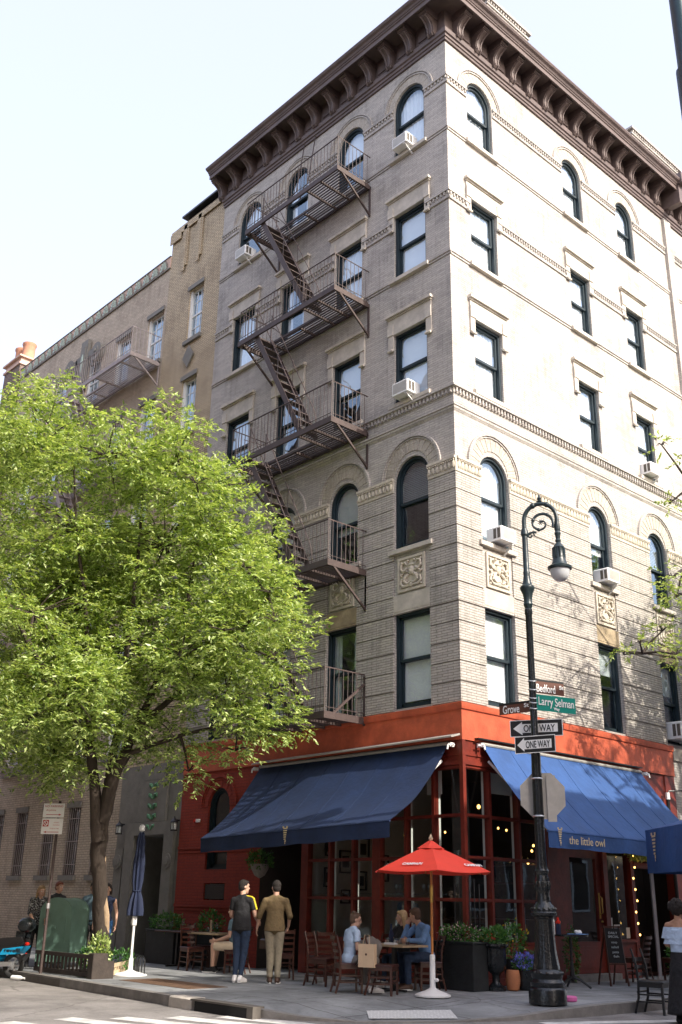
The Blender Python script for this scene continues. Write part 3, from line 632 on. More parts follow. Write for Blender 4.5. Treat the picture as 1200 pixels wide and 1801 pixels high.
# arches: voussoirs and hood mould
def arch(face, c, z, r0, r1, n, ring, rise=0.):
    mb = FB(face); g_ = .02 if z > 20 else .05
    for i in range(n):
        a0 = math.pi * (i + g_) / n; a1 = math.pi * (i + 1 - g_) / n; d = (.006 if i % 2 else .010) if z > 20 else (.014 if i % 2 else .020)
        P = [(c - r * math.cos(a), z + r * math.sin(a)) for r, a in ((r0, a0), (r1, a0), (r1, a1), (r0, a1))]
        mb.prism(P, .0, d)
    m2 = FB(face)
    for (ra, rb, d) in ring:
        N = 22
        for i in range(N):
            a0, a1 = math.pi * i / N, math.pi * (i + 1) / N
            P = [(c - r * math.cos(a), z + r * math.sin(a)) for r, a in ((ra, a0), (rb, a0), (rb, a1), (ra, a1))]; m2.prism(P, .0, d)
    return mb, m2
A, Bm = [], []
for face, ws in (('L', LW), ('R', RW)):
    for a, b in ws:
        r = (b - a) / 2; x, y = arch(face, (a + b) / 2, 21.57, r + .004, .80, 26, [(.80, .84, .035), (.86, .90, .05)]); A.append(x); Bm.append(y)
        x, y = arch(face, (a + b) / 2, 10.68, r + .004, .84, 26, [(.84, .87, .04), (.885, .94, .065)]); A.append(x); Bm.append(y)
for x in A: x.build('arch_voussoir', 'arch_brick', B, 0)
for x in Bm: x.build('arch_hood_mould', 'brick', B, 0)
# --- windows
def window_proto(w_, h, ar, curt='sheer', cm='curtain', blind=1.0, gm='glass_upper'):
    """origin at the middle of the sill on the wall plane; x along wall, -y outward"""
    z1 = h; r = w_ / 2; f = MB(); t = .065
    def rect(x0, x1, z0, z1_, y0, y1): f.box(x0, x1, y0, y1, z0, z1_)
    if ar:
        P0 = arch_pts(0, z1, r - .001, 16); P1 = arch_pts(0, z1, r - t, 16); P2 = arch_pts(0, z1, r - t - .055, 16)
        for Pa, Pb, y0, y1 in ((P0, P1, .06, .22), (P1, P2, .115, .16)):
            for i in range(16): 
                q_ = [Pa[i], Pb[i], Pb[i + 1], Pa[i + 1]]; f.add([(x, y0, z) for x, z in q_] + [(x, y1, z) for x, z in q_], [(0, 1, 2, 3), (7, 6, 5, 4), (0, 4, 5, 1), (1, 5, 6, 2), (2, 6, 7, 3), (3, 7, 4, 0)])
        H = z1 + r
    else:
        rect(-r + t, r - t, z1 - t, z1, .06, .22); rect(-r + t, r - t, z1 - t - .05, z1 - t, .115, .16); H = z1
    rect(-r + .001, -r + t, .0, z1, .06, .22); rect(r - t, r - .001, .0, z1, .06, .22); rect(-r + t, r - t, .0, .05, .07, .22)
    mid = H * .5
    rect(-r + t, -r + t + .05, mid, z1, .115, .16); rect(r - t - .05, r - t, mid, z1, .115, .16)
    rect(-r + t, -r + t + .05, .05, mid, .165, .21); rect(r - t - .05, r - t, .05, mid, .165, .21)
    rect(-r + t, r - t, .05, .13, .165, .21); rect(-r + t + .05, r - t - .05, mid - .02, mid + .045, .115, .21)
    rect(-r + .02, -r + .04, .03, z1, .045, .06)   # storm-window track
    win = f.build('window', 'frame_teal', None, 0)
    a = r - t - .05
    top = ([(-a, z1)] + [(x, z) for x, z in arch_pts(0, z1, a, 16)][1:-1] + [(a, z1)]) if ar else [(-a, z1 - t - .05), (a, z1 - t - .05)]
    P = [(-a, mid + .04)] + top + [(a, mid + .04)]
    def pane(P, y): MB().add([(x, y, z) for x, z in P], [tuple(range(len(P)))]).build('pane', gm, win, 0)
    pane(P, .138); pane([(-a, .13), (-a, mid - .02), (a, mid - .02), (a, .13)], .188)
    # curtain or blind inside
    cb = MB(); zt = H - .03; zb = H * (1 - blind) + .03; N = 36
    rows = []
    for j in range(7):
        z = zb + (zt - zb) * j / 6; row = []
        for i in range(N + 1):
            x = -r + .04 + (w_ - .08) * i / N
            if curt == 'sides': s = math.sin(i * 1.6) * .022
            else: s = (math.sin(i * 1.35 + .4 * math.sin(j)) + .6 * math.sin(i * .47 + 1)) * (.020 if curt == 'sheer' else 0)
            row.append((x, .232 + s * .8, z))
        rows.append(row)
    if curt == 'sides':
        keep = MB(); k1 = int(N * .33); keep.sheet([r__[:k1] for r__ in rows]); keep.sheet([r__[-k1:] for r__ in rows]); cb = keep
    elif curt == 'slats':
        n = int((zt - zb) / .045)
        for k in range(n): z = zb + k * .045; cb.add([(-r + .05, .215, z), (r - .05, .215, z), (r - .05, .245, z + .036), (-r + .05, .245, z + .036)], [(0, 1, 2, 3)])
    else: cb.sheet(rows)
    cb.build('curtain' if curt in ('sheer', 'sides') else 'blind', cm, win, 40)
    return win
def sill_mb(w_, ext=.12, h=.13, d=.10):
    m = MB(); m.add([], []); m.box(-w_ / 2 - ext, w_ / 2 + ext, -d, .02, -h, -.03); m.add([(-w_ / 2 - ext, -d, -.03), (w_ / 2 + ext, -d, -.03), (w_ / 2 + ext, .06, 0), (-w_ / 2 - ext, .06, 0), (-w_ / 2 - ext, .06, -.03), (w_ / 2 + ext, .06, -.03)], [(0, 1, 2, 3), (0, 3, 4), (1, 5, 2)]); return m
def hood_mb(w_, h):
    """eared stone lintel with a projecting cap, z measured from the sill"""
    m = MB(); r = w_ / 2; e = .17
    poly = [(-r - e, h - .42), (-r - .001, h - .42), (-r - .001, h), (r + .001, h), (r + .001, h - .42), (r + e, h - .42), (r + e, h + .46), (-r - e, h + .46)]
    m.add([(x, -.045, z) for x, z in poly] + [(x, -.002, z) for x, z in poly], [(7, 6, 3, 2), (7, 2, 1, 0), (6, 5, 4, 3)] + [(i, (i + 1) % 8, 8 + (i + 1) % 8, 8 + i) for i in range(8)])
    m.box(-r - e - .02, r + e + .02, -.075, -.002, h + .461, h + .50); m.box(-r - e - .05, r + e + .05, -.13, -.002, h + .501, h + .56); m.box(-r - e - .03, r + e + .03, -.10, -.002, h + .561, h + .60)
    for s in (-1, 1):      # scrolled ears
        m.box(s * (r + e / 2) - e / 2 - .01, s * (r + e / 2) + e / 2 + .01, -.07, -.046, h + .0, h + .30)
        m.tube([(s * (r + e / 2) - e / 2, -.06, h - .43), (s * (r + e / 2) + e / 2, -.06, h - .43)], .035, 8)
    m.box(-r - .02, r + .02, -.035, -.002, h + .0, h + .05) if False else None
    return m
def relief_mb():
    m = MB()   # carved panel .8 x .72 centred on origin
    for x0, x1, z0, z1 in ((-.41, .41, -.40, -.34), (-.41, .41, .34, .40), (-.41, -.35, -.34, .34), (.35, .41, -.34, .34)): m.box(x0, x1, -.045, -.001, z0, z1)
    m.box(-.35, .35, -.012, -.001, -.34, .34)
    m.ball((0, -.03, .06), (.085, .05, .11), 10, 8); m.ball((0, -.07, .04), (.018, .02, .03), 6, 5); m.ball((-.035, -.065, .08), (.016, .016, .012), 6, 4); m.ball((.035, -.065, .08), (.016, .016, .012), 6, 4)
    m.ball((0, -.03, .19), (.10, .03, .04), 8, 5)
    for s in (-1, 1):
        m.tube([(s * .08, -.03, -.02), (s * .17, -.045, -.08), (s * .20, -.045, -.18), (s * .10, -.05, -.24), (0, -.04, -.20)], [.03, .038, .035, .03, .02], 7)
        m.tube([(s * .05, -.03, -.28), (s * .22, -.045, -.29), (s * .30, -.045, -.22), (s * .28, -.045, -.12), (s * .21, -.04, -.10)], [.03, .035, .03, .025, .015], 7)
        m.tube([(s * .12, -.03, .12), (s * .22, -.045, .06), (s * .30, -.045, .12), (s * .28, -.045, .24), (s * .18, -.045, .27), (s * .14, -.04, .20)], [.03, .034, .03, .03, .024, .014], 7)
        m.tube([(s * .24, -.03, .02), (s * .30, -.045, -.02), (s * .26, -.04, -.06)], [.03, .025, .015], 6)
        for a, b in ((.29, .28), (.31, .0), (.16, -.16), (.13, .05), (.09, .29), (.3, -.3)): m.ball((s * a, -.035, b), (.032, .03, .03), 7, 5)
    m.ball((0, -.04, -.28), (.06, .04, .06), 8, 6)
    return m
relief0 = None
def put(o, face, u, z, parent):
    o.parent = parent; o.location = (-u, 0, z) if face == 'L' else (0, u, z); o.rotation_euler = (0, 0, 0 if face == 'L' else math.pi / 2); return o
protos = {}
CURT = {('L', 5, 0): ('sheer', 'curtain', 1), ('L', 4, 0): ('flat', 'curtain', .9), ('L', 3, 0): ('flat', 'curtain', 1), ('L', 2, 0): ('slats', 'curtain_grey', .52), ('L', 1, 0): ('flat', 'curtain', .93),
        ('L', 1, 1): ('sides', 'curtain_grey', 1), ('L', 2, 1): ('flat', 'curtain_grey', .6), ('R', 1, 0): ('flat', 'curtain', .93), ('R', 1, 1): ('flat', 'curtain_grey', .35), ('R', 1, 2): ('flat', 'curtain_grey', .4), ('R', 2, 2): ('slats', 'curtain_grey', .5), ('R', 2, 1): ('sheer', 'curtain', .6), ('L', 4, 2): ('sides', 'curtain', 1), ('L', 3, 2): ('sides', 'curtain_grey', 1), ('L', 5, 2): ('sides', 'curtain', 1)}
for face, ws in (('L', LW), ('R', RW)):
    for ci, (a, b) in enumerate(ws):
        for st in (5, 4, 3, 2, 1):
            z0, z1, ar = ZL[st]; wd = b - a; kd = CURT.get((face, st, ci), ('sheer', 'curtain', 1) if face == 'R' else (('sheer', 'curtain', 1) if (st + ci) % 2 else ('flat', 'curtain', .55)))
            key = (round(wd, 2), st if st in (1, 2, 5) else st, kd)
            if key not in protos:
                win = window_proto(wd, z1 - z0, ar, kd[0], kd[1], kd[2])
                if st != 1: sill_mb(wd).build('sill', 'stone', win, 0)
                if st in (3, 4): hood_mb(wd, z1 - z0).build('lintel', 'stone', win, 0)
                if st == 1:
                    m = MB(); m.box(-wd / 2 - .02, wd / 2 + .02, -.03, .03, z1 - z0 + .05, z1 - z0 + .42); m.box(-wd / 2 - .0, wd / 2 + .0, -.022, .04, z1 - z0 + .001, z1 - z0 + .049)
                    m.build('lintel', 'stone' if ci == 0 else 'stone_stained', win, 0)
                protos[key] = win; o = win
            else: o = copy_tree(protos[key], B)
            put(o, face, (a + b) / 2, z0, B)
        # carved panel between storeys one and two
        if relief0 is None: relief0 = relief_mb().build('relief_panel', 'relief_stone', B, 40); o = relief0
        else: o = relief0.copy(); col.objects.link(o)
        put(o, face, (a + b) / 2, 8.27, B)
# pilaster at the end of the section, roof bulkheads
m = FB('R'); m.box(10.72, 11.12, .001, .11, 5.25, 22.74); m.build('pilaster', 'brick', B, 0)
for y0, y1 in ((3.2, 5.22), (11.29, 14.5)):
    m = MB(); m.box(-2.6, -1.0, y0, y1, 23.2, 27.3); m.box(-2.64, -.96, y0 - .04, y1 + .04, 27.3, 27.38); m.box(-2.7, -.90, y0 - .1, y1 + .1, 27.48, 27.57)
    for k in range(int((y1 - y0) / .12)): m.box(-1.0, -.94, y0 + k * .12, y0 + k * .12 + .06, 27.38, 27.48)
    m.box(-2.6, -1., y0, y1, 27.38, 27.48); m.build('roof_bulkhead', 'brick', B, 0)
# --- ground floor: painted band and red brick wall
RED = thing  # alias kept short
sweep([(.0, 4.50), (.03, 4.50), (.03, 5.09), (.06, 5.11), (.075, 5.17), (.075, 5.235), (.04, 5.249), (0, 5.249)], 'painted_band', 'red_paint', B, r_end=8.05, l_end=9.66)
m = FB('R'); m.box(8.06, 18, .001, .05, 4.9, 5.22); m.build('stone_band', 'stone', B, 0)
wall('L', 6.25, 9.68, 0, 4.5, [(7.57, 8.47, 2.12, 3.62, True), (7.6, 8.45, 1.42, 1.80, False)], .18).build('ground_wall', 'red_painted_brick', B, 0)
m = FB('L')
for z in (2.62, 1.25): m.box(6.25, 9.66, .001, .035, z, z + .07); 
for z in (2.52, 1.17): m.box(6.25, 9.66, .001, .018, z, z + .05)
m.build('ground_moulding', 'red_painted_brick', B, 0)
a1, a2 = arch('L', 8.02, 3.62, .46, .62, 14, [(.64, .68, .03), (.70, .76, .05)]); join([a1, a2]).build('ground_arch', 'red_painted_brick', B, 0)
aw = window_proto(.9, 1.5, True, 'flat', 'interior_dark', 1, 'glass_cafe'); put(aw, 'L', 8.02, 2.12, B)  # flat dark backing sheet stands in for the unlit room
m = MB()
for x in (-.3, -.18, -.06, .06, .18, .3): m.tube([(x, .03, .02), (x, .03, 1.5 + math.sqrt(max(0, .42 ** 2 - x * x)))], .009, 6)
m.tube([(-.42, .03, .5), (.42, .03, .5)], .009, 6); m.tube([(-.42, .03, 1.1), (.42, .03, 1.1)], .009, 6); m.build('window_bars', 'black_paint', aw)
m = FB('L'); m.box(7.62, 8.43, -.17, -.03, 1.44, 1.78)
for k in range(6): m.box(7.64, 8.41, -.03, -.01, 1.46 + k * .053, 1.485 + k * .053)
m.build('vent_grille', 'black_paint', B, 0)
# recessed dark entrance, door opening u 4.72-6.25
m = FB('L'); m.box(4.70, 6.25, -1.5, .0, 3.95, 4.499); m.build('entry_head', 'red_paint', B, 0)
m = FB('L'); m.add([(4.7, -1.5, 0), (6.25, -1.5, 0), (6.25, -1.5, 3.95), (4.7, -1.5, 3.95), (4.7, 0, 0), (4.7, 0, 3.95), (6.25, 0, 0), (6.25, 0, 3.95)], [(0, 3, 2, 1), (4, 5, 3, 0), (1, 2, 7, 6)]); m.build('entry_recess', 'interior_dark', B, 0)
d_ = FB('L')
for u0, u1 in ((4.98, 5.06), (5.88, 5.96)): d_.box(u0, u1, -1.45, -1.38, 0, 2.5)
d_.box(5.06, 5.88, -1.45, -1.38, 2.4, 2.5); d_.box(5.06, 5.88, -1.45, -1.38, 0, .5); dd = d_.build('entry_door', 'red_trim', B, 0)
FB('L').add([(5.06, -1.42, .5), (5.88, -1.42, .5), (5.88, -1.42, 2.4), (5.06, -1.42, 2.4)], [(0, 3, 2, 1)]).build('pane', 'glass_cafe', dd, 0)
# --- cafe shopfront: mullion grid with panes
HZ = [.72, 1.51, 2.28, 3.06, 3.98]
def shopfront(face, us, wide=(), doors=None):
    f = FB(face); P = []
    for i, u in enumerate(us):
        w2 = .10 if u in wide else .035
        if i == 0: continue
        f.box(u - w2, u + w2, -.14, -.002, .72, 3.98)
        if u in wide: f.box(u - w2 - .015, u + w2 + .015, -.12, .018, .0, 4.0)
    for i, z in enumerate(HZ):
        for j in range(len(us) - 1):
            a = us[j] + (.10 if us[j] in wide else (.05 if j == 0 else .035)); b = us[j + 1] - (.10 if us[j + 1] in wide else .035)
            f.box(a, b, -.12, -.015, z - .032, z + .032)
            f.box(a, b, -.015, .006, z - .014, z + .014)
    f.box(0, us[-1], -.12, .0, .0, .688); f.box(0, us[-1], -.05, .03, .60, .687); f.box(0, us[-1], .0, .035, .02, .13)
    for j in range(len(us) - 1): f.box(us[j] + .12, us[j + 1] - .12, .0, .012, .2, .53)
    f.box(0, us[-1], -.13, -.003, 4.012, 4.498); f.box(.0, us[-1], -.003, .03, 4.02, 4.10); f.box(0, us[-1], -.003, .02, 4.2, 4.24)
    fr = f.build('shopfront', 'red_trim', B, 0)
    ic = FB(face)
    for u in us[1:]: ic.box(u - .03, u + .03, -.20, -.141, .72, 3.98)
    ic.build('inner_casing', 'white_paint', fr, 0)
    for j in range(len(us) - 1):
        for i in range(len(HZ) - 1):
            a, b = us[j] + .03, us[j + 1] - .03
            FB(face).add([(a, -.07, HZ[i] + .03), (b, -.07, HZ[i] + .03), (b, -.07, HZ[i + 1] - .03), (a, -.07, HZ[i + 1] - .03)], [(0, 3, 2, 1)]).build('pane', 'glass_cafe', fr, 0)
    return fr
shopfront('L', [0, .81, 1.58, 2.40, 3.13, 3.87, 4.66], wide=(2.40, 4.66))
shopfront('R', [0, .82, 1.74, 2.72], wide=(2.72,))
m = MB(); m.box(-.055, .035, -.035, .055, .0, 4.5); m.build('corner_post', 'red_trim', B, 0)
# right facade ground floor: cafe door, flower window, last opening
f = FB('R'); f.box(2.83, 3.28, -.2, -.02, 0, 4.498); f.box(3.28, 4.62, -.2, -.02, 2.62, 4.498); f.box(4.62, 4.78, -.2, .02, .0, 4.498)
f.box(4.78, 5.75, -.2, -.02, 0, .72); f.box(4.78, 5.75, -.2, .03, .72, .78); f.box(4.78, 7.72, -.2, -.02, 3.35, 4.498); f.box(5.75, 5.88, -.2, .0, .0, 3.35); f.box(7.6, 8.05, -.2, .0, .0, 4.498); f.box(5.88, 7.6, -.2, .01, 2.28, 2.40); f.build('side_shopfront', 'red_trim', B, 0)
dr = FB('R')
for a, b, c_, e_ in ((3.30, 3.46, .14, 2.60), (4.42, 4.60, .14, 2.60), (3.46, 4.42, 2.42, 2.60), (3.46, 4.42, .14, .75)): dr.box(a, b, -.12, -.05, c_, e_)
dr.box(3.54, 4.34, -.05, -.035, .24, .66); dr.box(3.60, 4.28, -.035, -.028, .30, .60)
cd = dr.build('cafe_door', 'red_trim', B, 0)
FB('R').add([(3.46, -.085, .75), (4.42, -.085, .75), (4.42, -.085, 2.42), (3.46, -.085, 2.42)], [(0, 3, 2, 1)]).build('pane', 'glass_cafe', cd, 0)
h_ = FB('R'); h_.tube([(4.48, -.04, 1.28), (4.48, .02, 1.32), (4.48, .02, 1.62), (4.48, -.04, 1.66)], .012, 8); h_.box(4.455, 4.505, -.05, -.042, 1.2, 1.72); h_.ball((4.50, -.02, 1.14), .025, 8, 6); h_.build('handle', 'brass', cd)
m = FB('R'); m.box(3.1, 4.75, -.1, .22, .0, .13); m.build('door_step', 'curb_stone', B, 0)
FB('R').add([(4.78, -.1, .78), (5.75, -.1, .78), (5.75, -.1, 3.35), (4.78, -.1, 3.35)], [(0, 3, 2, 1)]).build('flower_window_pane', 'glass_cafe', B, 0)
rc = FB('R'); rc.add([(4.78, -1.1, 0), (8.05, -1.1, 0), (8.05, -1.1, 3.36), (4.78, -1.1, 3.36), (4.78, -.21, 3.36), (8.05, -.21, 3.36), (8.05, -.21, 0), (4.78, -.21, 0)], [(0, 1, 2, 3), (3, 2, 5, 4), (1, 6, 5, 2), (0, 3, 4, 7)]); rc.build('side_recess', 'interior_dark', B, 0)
wall('R', 8.05, 18, 0, 5.25, [(9.0, 10.2, 0.1, 2.5, False)], .3, name='x').build('rear_ground_wall', 'brick', B, 0)
# --- interior of the cafe
INT = thing('cafe_interior', 'dim cafe room behind the red window grid with pale end wall and dark ceiling', 'room', (-2, 3, 0))
m = MB(); m.add([(-4.65, .15, 0.02), (-.15, .15, .02), (-.15, 8, .02), (-4.65, 8, .02)], [(0, 1, 2, 3)]); m.build('floor', 'wood_dark', INT, 0)
m = MB(); m.add([(-9.6, .1, 4.3), (-.1, .1, 4.3), (-.1, 18, 4.3), (-9.6, 18, 4.3)], [(3, 2, 1, 0)]); m.build('ceiling', 'ceiling_dark', INT, 0)
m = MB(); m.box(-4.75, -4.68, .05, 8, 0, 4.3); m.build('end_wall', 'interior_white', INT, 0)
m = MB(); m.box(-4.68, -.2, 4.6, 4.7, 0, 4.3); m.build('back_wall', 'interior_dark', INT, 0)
m = MB(); m.box(-.5, -.35, 2.9, 4.6, 0, 4.3) if False else m.box(-.62, -.38, .36, .6, 0, 4.3); m.build('column', 'interior_dark', INT, 0)
m = MB(); m.box(-3.4, -.9, 3.0, 3.5, .02, 1.1); m.box(-3.45, -.85, 2.95, 3.55, 1.1, 1.15)
for z in (1.5, 1.9, 2.3): m.box(-3.2, -1.0, 4.3, 4.58, z, z + .03)
m.build('bar_counter', 'wood_dark', INT, 0)
m = MB(); gr = random.Random(3)
for z in (1.53, 1.93, 2.33):
    for k in range(22): x = -3.15 + k * .098; h = gr.uniform(.14, .28); m.lathe([(.03, 0), (.03, h * .6), (.012, h * .8), (.012, h)], (x, 4.42 + gr.uniform(-.05, .05), z), 7)
m.build('bottles', 'glass_small', INT)
m = MB(); m.box(-2.7, -1.6, .15, .19, 3.35, 3.95); m.box(-1.1, -.72, .15, .19, 3.5, 3.96); m.box(-.19, -.15, .95, 1.9, 3.55, 3.96); m.build('roller_shade', 'paper', INT, 0)
m = MB()
for (x, z, w_, h) in ((.75, 1.95, .34, .42), (.75, 2.6, .3, .4), (1.25, 2.3, .4, .5), (1.75, 1.9, .34, .42), (1.8, 2.6, .4, .5), (.75, 3.2, .3, .36), (1.25, 3.05, .34, .4), (1.25, 1.55, .3, .3), (2.4, 2.2, .5, .6)):
    for a, b, c_, e_ in ((x - w_ / 2, x + w_ / 2, z - h / 2, z - h / 2 + .03), (x - w_ / 2, x + w_ / 2, z + h / 2 - .03, z + h / 2), (x - w_ / 2, x - w_ / 2 + .03, z - h / 2, z + h / 2), (x + w_ / 2 - .03, x + w_ / 2, z - h / 2, z + h / 2)): m.box(-4.68, -4.64, a, b, c_, e_)
    m.box(-4.68, -4.665, x - w_ / 4, x + w_ / 4, z - h / 4, z + h / 4)
m.build('picture_frames', 'black_paint', INT, 0)
# window shelf glasses
m = MB()
for x in [-(.95 + .14 * k) for k in range(4)] + [-(1.75 + .13 * k) for k in range(4)] : m.lathe([(.028, 0), (.028, .004), (.005, .01), (.005, .07), (.03, .10), (.034, .15), (.028, .18)], (x, .32, 1.62), 10)
m.box(-4.6, -.15, .2, .4, 1.59, 1.615); m.build('glass_shelf', 'glass_small', INT)
bulbs = [(-.62, 1.2, 3.32, .05), (-1.25, 2.6, 3.0, .03), (-1.5, 3.2, 3.0, .03), (-2.1, 2.2, 3.05, .03), (-2.35, 2.8, 3.05, .03), (-2.9, 2.4, 2.95, .03), (-3.15, 3.0, 3.0, .03), (-3.6, 2.1, 2.9, .03), (-.9, 3.3, 2.55, .035), (-1.3, 3.9, 2.7, .035), (-1.7, 4.2, 2.35, .04), (-3.0, 1.5, 2.72, .03)]
tag(INT, kind=None)
for i, (x, y, z, r) in enumerate([(a_, b_, c_, d_ * .7) for a_, b_, c_, d_ in bulbs]):
    t = thing('pendant_lamp', 'small glowing amber bulb hanging from the ceiling inside the cafe', 'pendant lamp', (x, y, z), 'amber bulbs hanging inside the cafe')
    MB().ball((x, y, z), (r, r, r * 1.25), 10, 8).build('bulb', 'bulb', t); MB().tube([(x, y, z + r), (x, y, 4.28)], .004, 5).build('cord', 'black_paint', t)
# ================================================================ fire escape on the left facade
FE = thing('fire_escape', 'brown iron fire escape zigzagging down the shaded side of the corner building', 'fire escape', (-4.7, 0, 5.2))
PZ = [5.20, 8.62, 12.20, 15.87, 19.60]
def fe_platform(z, parent, mt='iron_brown', u0=2.75, u1=6.72, d1=1.25, gap=(4.05, 6.02), T=TL):
    m = MB(); m.T = T; h = .10
    m.box(u0, u1, d1 - .05, d1, z - .12, z + .03); m.box(u0, u1, .02, .06, z - .08, z)      # outer channel, wall angle
    m.box(u0, u0 + .05, .06, d1 - .05, z - .12, z + .03); m.box(u1 - .05, u1, .06, d1 - .05, z - .12, z + .03)
    if gap: m.box(gap[0], gap[1], .58, .62, z - .07, z)
    n = 14
    for k in range(n):
        d = .09 + k * (d1 - .18) / (n - 1)
        if d < .6 or not gap: m.box(u0 + .05, u1 - .05, d - .015, d + .015, z - .03, z - .005)
        else: m.box(u0 + .05, gap[0], d - .015, d + .015, z - .03, z - .005); m.box(gap[1], u1 - .05, d - .015, d + .015, z - .03, z - .005)
    for u in (u0 + .75, (gap[0] if gap else (u0 + u1) / 2), (gap[1] if gap else u1 - .7), (u0 + u1) / 2 + .1):
        m.box(u - .025, u + .025, .06, d1 - .05 if not (gap and gap[0] + .05 < u < gap[1] - .05) else .6, z - .085, z - .031)
    return m.build('platform', mt, parent, 0)
def fe_brackets(z, parent, us, mt='iron_brown', d1=1.25, drop=.92, T=TL, up=False):
    for u in us:
        m = MB(); m.T = T; s = 1 if up else -1
        m.box(u - .03, u + .03, .01, .035, min(z, z + s * drop) - .06, max(z, z + s * drop)); m.bar((u, d1 - .12, z - .04), (u, .03, z + s * drop), .045, .05); m.build('bracket', mt, parent, 0)
def fe_rail(z, parent, mt='iron_brown', u0=2.77, u1=6.70, d1=1.23, h=.98, T=TL, dz=.135):
    m = MB(); m.T = T
    for hh in (h,): m.tube([(u0, .03, z + hh), (u0, d1, z + hh), (u1, d1, z + hh), (u1, .03, z + hh)], .017, 6)
    m.tube([(u0, .03, z + .12), (u0, d1, z + .12), (u1, d1, z + .12), (u1, .03, z + .12)], .010, 5)
    n = int((u1 - u0) / dz)
    for k in range(n + 1): u = u0 + k * (u1 - u0) / n; m.tube([(u, d1, z), (u, d1, z + h)], .0085 if k % 9 else .014, 5)
    n = int(d1 / dz)
    for k in range(1, n): d = k * d1 / n; m.tube([(u0, d, z), (u0, d, z + h)], .0085, 5); m.tube([(u1, d, z), (u1, d, z + h)], .0085, 5)
    m.tube([(u1 - .5, d1, z + h * .55), (u1 - .5, .4, z + h * .62), (u1 - .5, .03, z + h * .5)], .01, 5)
    return m.build('railing', mt, parent)
def fe_stair(ua, za, ub, zb, d0, d1, parent, mt='iron_brown', n=11, T=TL):
    """ua,za top end; ub,zb bottom end"""
    m = MB(); m.T = T
    for d in (d0, d1): m.bar((ua, d, za), (ub, d, zb), .02, .15)
    for k in range(n):
        t = (k + .6) / n; u = ua + (ub - ua) * t; z = za + (zb - za) * t; m.box(u - .10, u + .10, d0 + .012, d1 - .012, z - .02, z)
    for d in (d0, d1):
        m.tube([(ua, d, za + .1), (ua, d, za + .85), (ub - .12 * (1 if ub > ua else -1), d, zb + .85), (ub + .05, d, zb + .6), (ub, d, zb + .05)], .013, 6)
        m.tube([((ua + ub) / 2, d, (za + zb) / 2), ((ua + ub) / 2, d, (za + zb) / 2 + .85)], .010, 5)
    return m.build('stair', mt, parent, 30)
for i, z in enumerate(PZ):
    fe_platform(z, FE, gap=(4.05, 6.02) if i < 4 else (4.05, 6.02)); fe_rail(z, FE)
    if i == 0:
        for u in (2.78, 6.68): m = MB(); m.T = TL; m.box(u - .035, u + .035, .005, .04, 5.05, 6.15); m.bar((u, 1.05, 5.14), (u, .03, 5.98), .045, .05); m.build('bracket', 'iron_brown', FE, 0)
    else: fe_brackets(z, FE, (2.78, 6.62))
    if i: fe_stair(6.0, z - .02, 3.95, PZ[i - 1] + .0, .66, 1.18, FE)
m = MB(); m.T = TL
for d in (.7, 1.1): m.bar((4.6, d, 5.1), (4.6, d, 8.6), .02, .05)
m.build('drop_ladder', 'iron_brown', FE, 0) if False else None
m = MB(); m.T = TL; m.tube([(5.9, .4, 20.4), (5.75, .4, 20.75), (5.6, .3, 20.9), (5.6, .03, 23.0)], .016, 6); m.tube([(5.3, .4, 20.4), (5.15, .4, 20.75), (5.1, .3, 20.9), (5.1, .03, 23.0)], .016, 6)
m.build('gooseneck_ladder', 'iron_brown', FE)

# ================================================================ window air conditioners
def make_ac():
    t = thing('air_conditioner', 'x', 'air conditioner')
    m = MB(); m.bbox(-.26, .26, -.33, .12, 0, .33, .02); c_ = m.build('casing', 'white_metal', t, 0)
    m = MB(); m.box(-.22, .22, -.333, -.329, .04, .29)
    m.build('rear_grille', 'sign_back', c_, 0)
    m = MB()
    for s in (-.263, .260):
        for k in range(2): m.box(s, s + .003, -.29 + k * .11, -.21 + k * .11, .05, .28)
    m.build('side_vent', 'curb_dark', c_, 0)
    m = MB(); m.bar((.16, -.29, -.01), (.19, -.02, -.22), .04, .02); m.bar((.16, -.31, -.02), (.16, .02, -.02), .05, .03); m.build('support_arm', 'white_metal', t, 0)
    return t
ac0 = make_ac()
ACS = [('L', 1.38, 19.96, 'white air conditioner in the arched top floor window nearest the corner, above the cornerside lintels'),
       ('L', 1.38, 12.64, 'white air conditioner in the shaded third floor window beside the corner, over the belt course'),
       ('L', 8.20, 19.96, 'small white air conditioner in the arched window beside the top fire escape landing'),
       ('L', 8.30, 12.64, 'white air conditioner in the shaded window just above the treetop'),
       ('R', 1.38, 8.95, 'white air conditioner in the sunlit arched window between the corner and the street lamp'),
       ('R', 5.55, 8.95, 'white air conditioner in the sunlit arched window beyond the street lamp head'),
       ('R', 8.15, 12.65, 'white air conditioner above the dentil belt on the sunlit side'),
       ('R', 8.35, 5.42, 'large white air conditioner above the end of the orange painted band')]
for i, (f_, u, z, lb) in enumerate(ACS):
    o = ac0 if i == 0 else copy_tree(ac0); o['label'] = lb; o['group'] = 'window air conditioners'
    o.location = (-u, 0, z) if f_ == 'L' else (0, u, z); o.rotation_euler = (0, 0, 0 if f_ == 'L' else math.pi / 2)
o.scale = (1.25, 1.1, 1.3)

